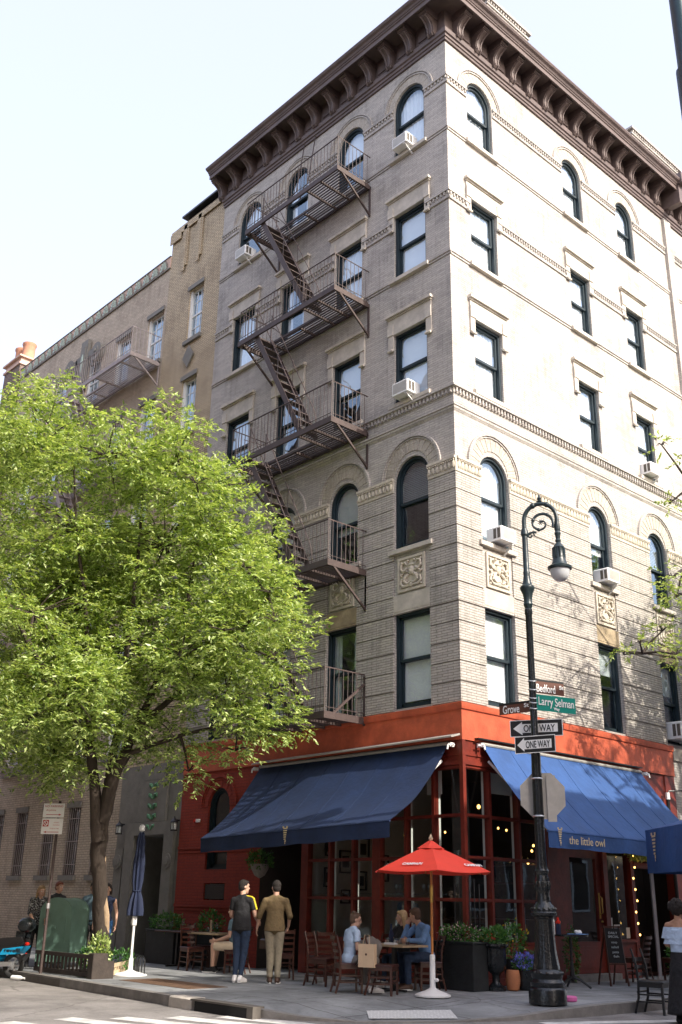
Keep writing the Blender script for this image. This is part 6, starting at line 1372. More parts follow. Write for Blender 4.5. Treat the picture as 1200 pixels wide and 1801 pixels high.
t = thing('white_plate', 'white plate on the table edge beside the hanging paper bag', 'plate', (-.66, -1.8, .752)); MB().lathe([(.06, 0), (.12, .015), (.125, .02), (.06, .008)], (-.66, -1.8, .752), 24).build('dish', 'white_paint', t)
for i, (x, y, lb) in enumerate(((-6.35, -1.2, 'wine glass on the pepper mill table, nearer the planters'), (-6.05, -1.3, 'wine glass on the pepper mill table, nearer the man in shorts'), (-7.5, -1.2, 'wine glass on the dark table, nearer the red wall'), (-7.8, -1.3, 'wine glass on the dark table, nearer the grey portal'))):
    small('wine_glass', lb, 'glass', (x, y, .751), [('bowl', [(.033, 0), (.033, .004), (.004, .008), (.004, .08), (.03, .11), (.038, .15), (.030, .20), (.027, .20)], 'glass_small', 14)], 'wine glasses')
small('pepper_mill', 'tall pale wooden pepper mill on the table by the red wall', 'pepper mill', (-6.2, -1.35, .751), [('body', [(.03, 0), (.022, .06), (.018, .12), (.026, .15), (.018, .18), (.022, .24), (.01, .26)], 'wood_table', 14)])
small('tumbler_set', 'short clear tumbler beside the pepper mill', 'glass', (-6.55, -1.15, .751), [('bowl', tumb, 'glass_small', 12)])
# paper bag hanging from the chair
t = thing('paper_bag', 'brown paper carrier bag hanging from the chair beside the table', 'bag', (.14, -2.62, .45)); a_ = Vector((.95, .30, 0)).normalized(); b_v = Vector((0, 0, 1)).cross(a_); c = Vector((.10, -2.68, .42)); m = MB()
vs = [c + a_ * x + b_v * y + Vector((0, 0, z)) for z in (0, .36) for x, y in ((-.15, -.05), (.15, -.05), (.15, .05), (-.15, .05))]; m.add(vs, [(0, 1, 5, 4), (1, 2, 6, 5), (2, 3, 7, 6), (3, 0, 4, 7), (3, 2, 1, 0)]); m.build('body', 'kraft', t, 0)
m = MB(); m.tube([c + a_ * -.06 + b_v * -.05 + Vector((0, 0, .36)), c + a_ * -.04 + b_v * -.02 + Vector((0, 0, .50)), c + a_ * .04 + b_v * -.02 + Vector((0, 0, .50)), c + a_ * .06 + b_v * -.05 + Vector((0, 0, .36))], .005, 5); m.build('handle', 'kraft', t)
m = MB(); m.tube([c - b_v * .051 + Vector((0, 0, .2)), c - b_v * .053 + Vector((0, 0, .2))], .02, 12); m.build('emblem', 'wood_dark', t)
# jacket over the chair back
t = thing('draped_jacket', 'dark grey jacket draped over the chair back beside the seated woman', 'jacket', (-.05, -2.5, .5)); m = MB(); g2 = random.Random(4)
rows = []
for j in range(9):
    rows.append([(-.05 + .10 * math.sin(math.pi * j / 8) - .02 * j + .02 * math.sin(i * 1.9 + j), -2.68 + .045 * i, .90 - .05 * j - .03 * abs(i - 5) * .5 + .015 * math.sin(i * 2.3 + j)) for i in range(11)])
m.sheet(rows); m.sheet([[(x - .05, y, z - .01) for x, y, z in r] for r in rows]); m.build('cloth', 'wood_grey', t, 60)
# planters and pots by the corner
def planter(label, x0, x1, y0, y1, h, seed, flowers=(), mt='planter_black', n=900, hh=.22):
    t = thing('planter_box', label, 'planter', ((x0 + x1) / 2, (y0 + y1) / 2, 0)); m = MB(); m.bbox(x0, x1, y0, y1, .0, h - .03, .01); m.bbox(x0 - .02, x1 + .02, y0 - .02, y1 + .02, h - .029, h, .006); m.build('box', mt, t, 0)
    cx, cy = (x0 + x1) / 2, (y0 + y1) / 2; bush('foliage', (cx, cy, h + hh * .6), ((x1 - x0) / 2 * 1.05, (y1 - y0) / 2 * 1.2, hh), n, 'leaf_plant', t, seed, .065)
    for i, (mt2, k) in enumerate(flowers): bush('flowers', (cx, cy, h + hh * .8), ((x1 - x0) / 2, (y1 - y0) / 2, hh * .9), k, mt2, t, seed + 5 + i, .04)
    return t
planter('tall black planter box with pink flowers at the building corner', -.38, .58, -.52, -.10, .80, 21, (('petal_pink', 160),), n=620, hh=.17)
planter('dark planter box with low shrubs before the grey stone portal', -9.1, -7.9, -1.15, -.75, .75, 22, (), n=1100)
planter('dark planter box with spiky grass against the red wall', -7.75, -6.95, -.75, -.35, .72, 23, (), n=800, hh=.3)
def pot(name, label, prof, mt, x, y, fol, flowers=(), seed=1, n=28, fl=(0, 0)):
    t = thing(name, label, 'flower pot', (x, y, 0)); MB().lathe(prof, (x, y, 0), 40 if fl[0] else n, fl[0], fl[1]).build('pot', mt, t, 40)
    if fol: c_, r_2, k, mt2, sz = fol; bush('foliage', (x + c_[0], y + c_[1], c_[2]), r_2, k, mt2, t, seed, sz)
    for i, (mt2, c_, r_2, k, sz) in enumerate(flowers): bush('flowers', (x + c_[0], y + c_[1], c_[2]), r_2, k, mt2, t, seed + i + 9, sz)
    return t
pot('garden_urn', 'black fluted urn with red flowers beside the tall planter', [(.17, 0), (.17, .06), (.13, .08), (.07, .14), (.065, .24), (.09, .28), (.17, .34), (.20, .44), (.19, .64), (.20, .70), (.25, .74), (.25, .78), (.20, .78)], 'gloss_black', .62, .05, ((0, 0, .90), (.26, .24, .16), 480, 'leaf_plant', .07), (('petal_red', (-.12, -.1, .88), (.16, .1, .08), 60, .045),), 31, fl=(16, .06))
pot('flower_pot', 'terracotta pot between the black urn and the blue flowers', [(.08, 0), (.11, .02), (.135, .16), (.125, .28), (.11, .34), (.10, .34)], 'terracotta', .78, .33, None)
pot('flower_pot', 'round black pot full of blue flowers', [(.13, 0), (.17, .05), (.19, .18), (.18, .32), (.19, .34), (.17, .34)], 'gloss_black', .85, .62, ((0, 0, .42), (.20, .20, .12), 350, 'leaf_plant', .06), (('petal_blue', (0, 0, .48), (.22, .22, .13), 450, .05),), 33)
pot('flower_pot', 'pot of clipped green heather half behind the lamp base', [(.12, 0), (.15, .04), (.14, .30), (.15, .32), (.13, .32)], 'curb_stone', .85, .98, ((0, 0, .48), (.22, .22, .22), 900, 'leaf_dark', .035), (), 34)
pot('flower_pot', 'tall leafy plant with yellow flowers by the window behind the blue flowers', [(.14, 0), (.17, .3), (.18, .5), (.16, .5)], 'planter_black', .45, .78, ((0, 0, .80), (.24, .24, .32), 480, 'leaf_plant', .07), (('petal_yellow', (0, 0, .85), (.3, .3, .32), 30, .06),), 35)
t = thing('hanging_basket', 'hanging basket of trailing plants beside the dark entrance', 'hanging basket', (-5.7, -.45, 2.2)); bush('foliage', (-5.7, -.45, 2.28), (.30, .28, .20), 700, 'leaf_plant', t, 36, .07); MB().lathe([(.02, -.30), (.12, -.24), (.20, -.10), (.22, 0), (.2, 0)], (-5.7, -.45, 2.2), 18).build('basket', 'wood_grey', t); m = MB(); [m.tube([(-5.7 + .2 * math.cos(a), -.45 + .2 * math.sin(a), 2.2), (-5.7, -.45, 3.1)], .004, 4) for a in (0, 2.1, 4.2)]; m.tube([(-5.7, -.45, 3.1), (-5.7, .0, 3.1)], .01, 5); m.build('chain', 'black_paint', t)
t = thing('climbing_ivy', 'green ivy hanging over the shop opening behind the string lights', 'ivy', (.1, 6.3, 2.9)); bush('foliage', (.18, 5.9, 2.85), (.18, .75, .40), 1500, 'leaf', t, 37, .10, -.2); bush('foliage', (.2, 6.6, 2.75), (.15, .5, .35), 700, 'leaf_dark', t, 38, .10, -.3); bush('foliage', (.25, 2.95, .55), (.12, .16, .50), 500, 'leaf_dark', t, 39, .07, -.2); bush('foliage', (.3, 6.9, .5), (.25, .3, .4), 350, 'leaf_plant', t, 40, .08)
# high table with bottles and tray
t = thing('bar_table', 'tall round black bar table beside the lamp post before the red door', 'table', (1.0, 1.85, 0)); m = MB(); m.lathe([(.33, .90), (.345, .905), (.345, .93), (.33, .935)], (1.0, 1.85, 0), 32); m.build('tabletop', 'gloss_black', t)
m = MB(); m.lathe([(.03, .12), (.05, .2), (.035, .3), (.025, .5), (.025, .89)], (1.0, 1.85, 0), 12)
for a in (.4, 2.5, 4.6): m.tube([(1.0, 1.85, .2), (1.0 + .16 * math.cos(a), 1.85 + .16 * math.sin(a), .14), (1.0 + .34 * math.cos(a), 1.85 + .34 * math.sin(a), .015)], [.03, .025, .02], 8)
m.build('pedestal', 'black_paint', t)
t = thing('crumpled_towel', 'crumpled white towel on a blue tray on the bar table', 'towel', (1.08, 2.0, .94)); m = MB(); m.bbox(.92, 1.22, 1.86, 2.14, .936, .948, .004); m.build('tray', 'shirt_blue', t, 0); m = MB(); [m.ball((1.07 + .05 * math.cos(k * 2.2), 2.0 + .07 * math.sin(k * 1.7), .97 + .008 * (k % 3)), (.045, .04, .03), 7, 5) for k in range(7)]; m.build('cloth', 'curtain', t)
t = thing('sanitizer_bottle', 'dark blue and red bottle on the bar table edge', 'bottle', (.9, 1.62, .936)); m = MB(); m.lathe([(.045, 0), (.048, .02), (.048, .16), (.02, .19)], (.9, 1.62, .936), 14); m.build('body', 'navy_canvas', t); m = MB(); m.lathe([(.05, .19), (.05, .23), (.02, .25), (.02, .30)], (.9, 1.62, .936), 14); m.build('cap', 'tail_red', t); m = MB(); m.lathe([(.03, 0), (.03, .24), (.012, .30)], (.86, 1.52, .936), 12); m.build('spray', 'white_metal', t)
t = thing('pink_dish', 'small pink pet bowl on the kerb beside the lamp base', 'bowl', (2.57, -.50, 0)); MB().lathe([(.10, 0), (.115, .02), (.115, .065), (.095, .08), (.07, .05), (.02, .03)], (2.62, -.55, 0), 24).build('dish', 'pink', t)
# chalkboard easel
t = thing('chalkboard_easel', 'dark chalkboard menu on a wooden easel beside the red door', 'chalkboard', (1.2, 3.1, 0)); ax = Vector((.42, .91, 0)).normalized(); nn_ = ax.cross(Vector((0, 0, 1))); o_ = Vector((1.2, 3.12, 0)); upv = (Vector((0, 0, 1)) - nn_ * .16).normalized()
m = MB()
for s in (-1, 1): m.bar(o_ + ax * (s * .20), o_ + ax * (s * .17) + upv * 1.1, .03, .03); m.bar(o_ + ax * (s * .17) - nn_ * .5, o_ + ax * (s * .15) + upv * 1.05 - nn_ * .02, .025, .025)
m.bar(o_ + ax * -.2 + upv * 1.08, o_ + ax * .2 + upv * 1.08, .04, .03); m.bar(o_ + ax * -.2 + upv * .40, o_ + ax * .2 + upv * .40, .04, .03); m.build('frame', 'wood_dark', t, 0)
m = MB(); m.add([o_ + ax * x + upv * z + nn_ * .02 for x, z in ((-.18, .42), (.18, .42), (.17, 1.06), (-.17, 1.06))], [(0, 1, 2, 3)]); m.build('board', 'black', t, 0)
for s, z, w_ in (('DAILY', .95, .20), ('SPECIAL', .88, .24), ('soup', .78, .13), ('salad', .69, .16), ('pasta', .60, .14), ('fish', .52, .12)): text_mb(s, .06, w_, .001, ax, upv, o_ + upv * z + nn_ * .026).build('lettering', 'curtain_grey', t, 0)
# posters and notices in the windows
t = thing('window_poster', 'blue and white poster with a photo standing inside the corner window', 'poster', (.0, 1.85, .9)); m = MB(); m.box(-.18, -.17, 1.66, 2.02, .80, 1.08); m.build('photo_panel', 'wood_table', t, 0); m = MB(); m.box(-.18, -.17, 1.66, 2.02, 1.081, 1.40); m.build('blue_panel', 'cloth_grey_blue', t, 0); m = MB(); m.ball((-.165, 1.84, .93), (.004, .11, .10), 12, 8); m.build('portrait', 'wood_dark', t)
m = MB(); m.box(-.169, -.166, 1.72, 1.96, 1.31, 1.33); m.box(-.169, -.166, 1.74, 1.94, 1.25, 1.28); m.box(-.169, -.166, 1.72, 1.96, 1.14, 1.16); m.build('print_lines', 'paper', t, 0)
m = MB(); m.box(-.18, -.175, 1.36, 1.56, .82, 1.12); tag(m.build('window_card', 'paper', smooth=0), 'plain cream card standing inside the window next to the poster', 'card')
t = thing('grade_card', 'white letter A grade card in the flower window', 'card', (-.1, 5.2, .85)); m = MB(); m.box(-.095, -.09, 5.05, 5.27, .80, 1.08); m.build('card', 'paper', t, 0); text_mb('A', .20, .13, .002, (0, 1, 0), (0, 0, 1), (-.087, 5.16, .87), bold=.008).build('lettering', 'shirt_blue', t, 0)
m = MB(); m.box(-.095, -.09, 4.82, 5.0, .80, 1.22); tag(m.build('menu_card', 'paper', smooth=0), 'tall pale menu card between the chalkboard and the letter A card', 'card'); m = MB(); m.box(-.095, -.09, 5.52, 5.66, .80, 1.02); tag(m.build('notice_card', 'paper', smooth=0), 'small white notice between the letter A card and the bulbs', 'card')
gb = [(5.68 + .05 * math.sin(k * 2.1), 2.55 - k * .235) for k in range(8)]
t = thing('string_lights', 'warm string lights hanging down the window edge and along the opening', 'string lights', (.1, 5.7, 2.8)); m = MB(); m.tube([(.10, y, z) for y, z in gb], .004, 4); m.tube([(.06, 5.85 + .2 * k, 2.42 + .02 * math.sin(k)) for k in range(9)], .004, 4); m.tube([(.2, 4.85 + .1 * k, 3.02 - .03 * math.sin(k)) for k in range(9)], .004, 4); m.build('cord', 'black_paint', t)
for y, z in gb: MB().ball((.12, y, z - .03), (.019, .019, .024), 8, 6).build('bulb', 'bulb', t)
for k in range(5): MB().ball((.09, 5.95 + .36 * k, 2.46), (.021, .021, .027), 8, 6).build('bulb', 'bulb', t)
for y, z in ((4.95, 2.62), (5.25, 2.98), (5.33, 3.0)): MB().ball((.2, y, z), (.03, .03, .035), 8, 6).build('bulb', 'bulb', t)
t = thing('wall_pipe', 'black standpipe with a curved lamp arm at the end of the red wall', 'pipe', (.2, 7.2, 3)); m = MB(); m.tube([(.12, 7.45, 0), (.12, 7.45, 4.05)], .045, 10); m.tube([(.12, 7.45, 4.0), (.14, 7.5, 4.1), (.3, 7.8, 4.12), (.4, 8.2, 4.0)], .02, 6); m.build('tube', 'black_paint', t); m = MB(); m.lathe([(.055, 3.9), (.055, 4.06)], (.12, 7.45, 0), 10); m.build('cap', 'white_metal', t)
t = thing('alarm_bell', 'small red alarm bell on the red wall by the arched barred window', 'alarm', (-8.95, -.05, 3.3)); m = MB(); m.T = TL; m.tube([(8.95, .0, 3.3), (8.95, .08, 3.3)], [.05, .04], 12); m.build('bell', 'tail_red', t); m = MB(); m.T = TL; m.box(8.78, 8.90, .0, .06, 3.26, 3.34); m.build('box', 'white_metal', t, 0)

# ================================================================ people
def remeshed(mb, vox, name, m, parent, smooth_it=2):
    me = bpy.data.meshes.new(name); me.from_pydata([tuple(p) for p in mb.v], [], mb.f); me.update()
    o = bpy.data.objects.new(name, me); col.objects.link(o); r = o.modifiers.new('r', 'REMESH'); r.mode = 'VOXEL'; r.voxel_size = vox; s = o.modifiers.new('s', 'SMOOTH'); s.factor = .5; s.iterations = smooth_it
    dg = bpy.context.evaluated_depsgraph_get(); dg.update(); m2 = bpy.data.meshes.new_from_object(o.evaluated_get(dg)); bpy.data.objects.remove(o); bpy.data.meshes.remove(me)
    off = Vector((0, 0, 0)); q = parent
    while q is not None: off += q.location; q = q.parent
    co = np.empty(len(m2.vertices) * 3); m2.vertices.foreach_get('co', co); co = (co.reshape(-1, 3) - np.array(off)).ravel(); m2.vertices.foreach_set('co', co)
    m2.polygons.foreach_set('use_smooth', [True] * len(m2.polygons)); m2.materials.clear(); m2.materials.append(MATS[m]); m2.name = name; m2.update()
    o = bpy.data.objects.new(name, m2); col.objects.link(o); o.parent = parent; return o
def frame(z, x):
    z = Vector(z).normalized(); x = Vector(x); x = (x - z * x.dot(z)).normalized(); y = z.cross(x); return Matrix(((x.x, y.x, z.x), (x.y, y.y, z.y), (x.z, y.z, z.z)))
STAND = dict(pel=(0, 0, .95), che=(.01, 0, 1.26), nek=(.0, 0, 1.46), hed=(.025, 0, 1.63), shL=(0, .180, 1.395), shR=(0, -.180, 1.395), elL=(-.03, .24, 1.13), elR=(-.03, -.24, 1.13), wrL=(.06, .25, .90), wrR=(.06, -.25, .90),
             hiL=(0, .09, .92), hiR=(0, -.09, .92), knL=(.03, .10, .50), knR=(.03, -.10, .50), anL=(-.02, .11, .09), anR=(-.02, -.11, .09), foL=(1, .15, 0), foR=(1, -.15, 0), face=(1, 0, 0), hdL=(.3, 0, -1), hdR=(.3, 0, -1))
def person(label, loc, yaw, J, skin='skin', hair=('hair_dark', 'short'), top=('shirt_brown', 'short'), bottom=('khaki', 'long'), shoe=('shoe_brown', 'sole_white'), sc_=1., fem=False, face_detail=False, curl=.6):
    t = thing('person', label, 'person', loc); q = dict(STAND); q.update(J); ca, sa = math.cos(yaw), math.sin(yaw); base = Vector(loc)
    def W(p): p = Vector(p) * sc_; return Vector((p.x * ca - p.y * sa, p.x * sa + p.y * ca, p.z)) + base
    def Dv(p): p = Vector(p); return Vector((p.x * ca - p.y * sa, p.x * sa + p.y * ca, p.z)).normalized()
    P = {k: W(v) for k, v in q.items() if k not in ('foL', 'foR', 'face', 'hdL', 'hdR', 'curl')}
    fw = Dv((1, 0, 0)); s = sc_
    def torso(b, inf=0., low=True, f=1.):
        ax = (P['nek'] - P['pel']).normalized(); lr = (P['shL'] - P['shR']); M = frame(ax, lr.cross(ax)); wS = .155 if fem else .165; e = inf
        b.ball(P['che'], ((.105 + e) * s, (wS * .95 + e) * s, (.20 + e) * s), 20, 14, M)
        b.ball(P['pel'].lerp(P['che'], .45), ((.095 + e) * s, ((.125 if fem else .145) + e) * s, (.17 + e) * s), 20, 14, M)
        b.ball(P['pel'], ((.115 + e) * s, ((.17 if fem else .16) + e) * s, (.13 + e) * s), 20, 14, M)
        mS = (P['shL'] + P['shR']) / 2
        for sg in 'LR': b.cap(P['nek'] + ax * .015, P['sh' + sg] * .8 + mS * .2, (.045 + e) * s, (.05 + e) * s)
        b.cap(P['shL'] * .86 + mS * .14, P['shR'] * .86 + mS * .14, (.056 + e) * s, (.056 + e) * s)
        b.cap(P['che'] + ax * .04, P['nek'] - ax * .03, (.10 + e) * s, (.065 + e) * s)
        if fem:
            for sg in (-1, 1): b.ball(P['che'] + M @ Vector((.085, sg * .075, .02)) * s, ((.05 + e) * s,) * 3, 12, 8)
    def limb(b, names, r, e=0., t0=0., t1=1.):
        a, m_, c = (P[n] for n in names); 
        b.cap(a, m_, (r[0] + e) * s, (r[1] + e) * s); b.cap(m_, c, (r[1] * .98 + e) * s, (r[2] + e) * s)
    body = MB(); torso(body)
    hd = P['hed']; fv = Dv(q['face']); HM = frame((hd - P['nek']).normalized() * .7 + Vector((0, 0, .6)), fv)
    def H(x, y, z): return hd + HM @ (Vector((x, y, z)) * s)
    body.cap(P['nek'] - Vector((0, 0, .03)), hd - HM @ Vector((.02, 0, .04)) * s, .056 * s, .052 * s)
    body.ball(H(-.005, 0, .025), (.093 * s, .076 * s, .098 * s), 20, 14, HM); body.ball(H(.03, 0, -.045), (.062 * s, .056 * s, .072 * s), 16, 10, HM)
    body.cap(H(.088, 0, .015), H(.105, 0, -.022), .010 * s, .016 * s, 8); body.cap(H(.082, -.018, -.060), H(.082, .018, -.060), .010 * s, .010 * s, 8); body.ball(H(.072, 0, -.092), (.022 * s,) * 3, 8, 6); body.cap(H(.075, -.04, .042), H(.075, .04, .042), .014 * s, .014 * s, 8)
    for sg in (-1, 1): body.ball(H(-.005, sg * .078, -.01), (.020 * s, .010 * s, .032 * s), 8, 6, HM)
    for sd in 'LR':
        limb(body, ('sh' + sd, 'el' + sd, 'wr' + sd), (.050, .040, .026)); limb(body, ('hi' + sd, 'kn' + sd, 'an' + sd), (.088, .056, .038))
        k, a = P['kn' + sd], P['an' + sd]; back = Dv((-1, 0, 0)); ax = (a - k).normalized(); back = (back - ax * back.dot(ax)).normalized(); body.ball(k.lerp(a, .3) + back * .008 * s, (.046 * s, .046 * s, .11 * s), 12, 8, frame(ax, back))
        f_ = Dv(q['fo' + sd]); dn = Vector((0, 0, -1)) if abs(ax.z) > .5 else ax; a0 = P['an' + sd]
        body.cap(a0 - f_ * .03 + dn * .045 * s, a0 + f_ * .16 * s + dn * .062 * s, .036 * s, .026 * s)
        # hand: palm, four bent fingers of unequal length and a side thumb
        w_ = P['wr' + sd]; e_ = P['el' + sd]; hdv = Dv(q['hd' + sd]) if q.get('hd' + sd) else (w_ - e_).normalized()
        inward = Dv((0, -1 if sd == 'L' else 1, 0)); inward = (inward - hdv * inward.dot(hdv)).normalized(); across = hdv.cross(inward)
        HMn = frame(hdv, inward); body.ball(w_ + hdv * .052 * s, (.017 * s, .042 * s, .058 * s), 12, 10, HMn)
        cl = q.get('curl', curl)
        for i, ln in enumerate((.072, .082, .077, .060)):
            b0 = w_ + hdv * .088 * s + across * ((i - 1.5) * .0205) * s; d1 = (hdv + inward * cl * .45).normalized(); d2 = (hdv + inward * cl * 1.3).normalized(); m1 = b0 + d1 * ln * .55 * s; body.cap(b0, m1, .0098 * s, .009 * s, 8); body.cap(m1, m1 + d2 * ln * .45 * s, .009 * s, .0075 * s, 8)
        th = w_ + hdv * .03 * s - across * .036 * s; t1 = th + (hdv * .8 - across * .6 + inward * .3).normalized() * .035 * s; body.cap(th, t1, .013 * s, .011 * s, 8); body.cap(t1, t1 + (hdv + inward * .5).normalized() * .03 * s, .011 * s, .008 * s, 8)
    remeshed(body, .0105 * s, 'body', skin, t, 1)
    # clothes
    if top:
        b = MB(); torso(b, .013, f=1)
        if top[1] == 'off': b = MB(); torso(b, .012)
        for sd in 'LR':
            a, m_, c = P['sh' + sd], P['el' + sd], P['wr' + sd]
            if top[1] == 'short': e0 = a.lerp(m_, .62); b.cap(a, a.lerp(m_, .3), .066 * s, .064 * s); b.tube([a, a.lerp(m_, .3), e0], [.064 * s, .064 * s, .062 * s], 14)
            elif top[1] == 'rolled': b.cap(a, m_, .066 * s, .055 * s); b.tube([m_, m_.lerp(c, .25)], [.056 * s, .052 * s], 14)
            elif top[1] == 'long': b.cap(a, m_, .066 * s, .055 * s); b.cap(m_, c.lerp(m_, .04), .054 * s, .040 * s)
            elif top[1] == 'half': b.cap(a, m_, .068 * s, .06 * s)
        if len(top) > 2 and top[2] == 'untucked': b.etube([(P['pel'] + Vector((0, 0, zz * s)), rx * s, ry * s) for zz, rx, ry in ((.26, .115, .155), (.12, .128, .172), (.0, .142, .192), (-.075, .146, .196))], frame((0, 0, 1), fw))
        remeshed(b, .013 * s, 'shirt', top[0], t, 3)
    if bottom:
        b = MB(); M = frame((P['che'] - P['pel']).normalized(), fw)
        b.ball(P['pel'] - Vector((0, 0, .01)), (.128 * s, .180 * s if fem else .172 * s, .115 * s), 20, 12, M)
        for sd in 'LR':
            h, k, a = P['hi' + sd], P['kn' + sd], P['an' + sd]
            if bottom[1] == 'skirt': continue
            b.cap(h, h.lerp(k, .2), .104 * s, .10 * s)
            if bottom[1] == 'short': b.tube([h, h.lerp(k, .95)], [.105 * s, .085 * s], 16)
            else: b.cap(h, k, .103 * s, .072 * s); b.tube([k, k.lerp(a, .5), k.lerp(a, .97)], [.071 * s, (.062 if bottom[1] == 'long' else .054) * s, (.055 if bottom[1] == 'long' else .042) * s], 16)
        if bottom[1] == 'skirt':
            b.tube([P['pel'] + Vector((0, 0, .08)), P['pel'] - Vector((0, 0, .15)), (P['knL'] + P['knR']) / 2, (P['anL'] + P['anR']) / 2 + Vector((0, 0, .02))], [.14 * s, .19 * s, .24 * s, .28 * s], 24)
        remeshed(b, .013 * s, 'trousers' if bottom[1] not in ('short', 'skirt') else ('shorts' if bottom[1] == 'short' else 'skirt'), bottom[0], t, 3)
    if shoe:
        for sd in 'LR':
            f_ = Dv(q['fo' + sd]); a0 = P['an' + sd]; z0 = a0.z - .085 * s; f_.z = min(f_.z, .0) if abs(f_.z) < .3 else f_.z; g0 = Vector((a0.x, a0.y, z0))
            b = MB(); b.cap(g0 - f_ * .045 * s + Vector((0, 0, .045 * s)), g0 + f_ * .10 * s + Vector((0, 0, .045 * s)), .045 * s, .043 * s); b.cap(g0 + f_ * .1 * s + Vector((0, 0, .04 * s)), g0 + f_ * .175 * s + Vector((0, 0, .030 * s)), .043 * s, .034 * s); b.cap(g0 - f_ * .03 * s + Vector((0, 0, .05 * s)), a0 + Vector((0, 0, .02 * s)), .046 * s, .045 * s)
            sh = remeshed(b, .012 * s, 'shoe', shoe[0], t, 2)
            b = MB(); x = f_; y = Vector((0, 0, 1)).cross(x).normalized(); pts = []
            for i in range(16): an = 2 * math.pi * i / 16; pts.append(g0 + x * (.065 + .15 * math.cos(an)) * s + y * (.048 * math.sin(an) * (1.05 if math.cos(an) > 0 else .9)) * s)
            n = 16; b.add([p + Vector((0, 0, .002)) for p in pts] + [p + Vector((0, 0, .026 * s)) for p in pts], [tuple(range(n - 1, -1, -1)), tuple(range(n, 2 * n))] + [(i, (i + 1) % n, n + (i + 1) % n, n + i) for i in range(n)]); b.build('sole', shoe[1], sh, 30)
    # hair
    b = MB(); kind = hair[1]
    if kind != 'bald':
        b.ball(H(-.022, 0, .045), (.095 * s, .085 * s, .092 * s), 18, 12, HM); b.ball(H(-.045, 0, -.01), (.065 * s, .078 * s, .075 * s), 16, 10, HM); b.ball(H(.035, 0, .088), (.055 * s, .06 * s, .035 * s), 12, 8, HM)
        if kind == 'long':
            for k in range(9): a = math.pi * (.5 + k / 8); b.cap(H(-.03 + .06 * math.cos(a) , .078 * math.sin(a) if True else 0, .02), H(-.05 + .055 * math.cos(a), .085 * math.sin(a), -.20), .026 * s, .018 * s, 8)
        if kind == 'bob':
            for k in range(9): a = math.pi * (.5 + k / 8); b.cap(H(-.03 + .06 * math.cos(a), .078 * math.sin(a), .02), H(-.03 + .06 * math.cos(a), .085 * math.sin(a), -.10), .026 * s, .02 * s, 8)
        if kind == 'buns':
            for sg in (-1, 1): b.ball(H(-.05, sg * .06, .115), (.030 * s, .030 * s, .035 * s), 10, 8)
        if kind == 'curly':
            rr = random.Random(9)
            for k in range(70): d = Vector((rr.gauss(0, 1) - .35, rr.gauss(0, 1), rr.gauss(0, 1) + .2)).normalized(); b.ball(H(-.03 + d.x * .10, d.y * .11, .04 + d.z * .11), (.035 * s,) * 3, 8, 6)
        remeshed(b, .010 * s, 'hair', hair[0], t, 1)
    if face_detail:
        for sg in (-1, 1):
            e_ = MB(); e_.ball(H(.078, sg * .030, .018), (.010 * s, .013 * s, .009 * s), 8, 6, HM); eo = e_.build('eye', 'paper', t, 60)
            e_ = MB(); e_.ball(H(.087, sg * .030, .018), (.004 * s, .006 * s, .006 * s), 8, 6, HM); e_.build('iris', 'hair_dark', eo, 60)
            e_ = MB(); e_.cap(H(.088, sg * .018, .042), H(.080, sg * .042, .045), .004 * s, .003 * s, 6); e_.build('eyebrow', hair[0], t, 60)
        e_ = MB(); e_.cap(H(.091, -.018, -.060), H(.091, .018, -.060), .006 * s, .006 * s, 6); e_.build('lips', 'terracotta', t, 60)
    return t, P, H
SIT = dict(pel=(0, 0, .53), che=(.02, 0, .84), nek=(.03, 0, 1.04), hed=(.06, 0, 1.21), shL=(.02, .185, .99), shR=(.02, -.185, .99), elL=(.05, .23, .72), elR=(.05, -.23, .72), wrL=(.28, .18, .68), wrR=(.28, -.18, .68), hiL=(.02, .09, .52), hiR=(.02, -.09, .52), knL=(.44, .12, .52), knR=(.44, -.12, .52), anL=(.42, .12, .09), anR=(.42, -.12, .09), hdL=(1, -.2, -.1), hdR=(1, .2, -.1))
def S(**k): d = dict(SIT); d.update(k); return d
# standing men in front of the entrance
t1, P1, H1 = person('standing man in a black tee with yellow shoulder stripes and white trainers', (-3.04, -2.94, 0), R(118),
       dict(face=(.75, -.65, .05), elR=(.03, -.25, 1.14), wrR=(.26, -.22, 1.02), hdR=(1, .0, -.25), elL=(.05, .24, 1.13), wrL=(.24, .10, 1.02), hdL=(.9, -.4, 0), knR=(.04, -.05, .50), anR=(-.02, -.03, .09), knL=(.04, .09, .5), anL=(-.02, .08, .09)), 'skin', ('hair_dark', 'short'), ('cloth_black', 'short', 'untucked'), ('denim', 'slim'), ('shoe_white', 'sole_white'), 1.02)
m = MB(); sR = P1['shR']; eR = P1['elR']; mid = sR.lerp(eR, .6); outv = (P1['shR'] - P1['shL']).normalized()
for k, off in enumerate((-.016, .016)):
    bk = Vector((math.cos(R(118) + math.pi), math.sin(R(118) + math.pi), 0)) * (off + .012)
    m.tube([P1['nek'].lerp(sR, .35) + Vector((0, 0, .045)) + bk, sR + Vector((0, 0, .070)) + bk, sR + outv * .045 + Vector((0, 0, .045)) + bk, mid + outv * .066 + bk], .010, 6)
m.build('shoulder_stripe', 'cloth_yellow', t1)
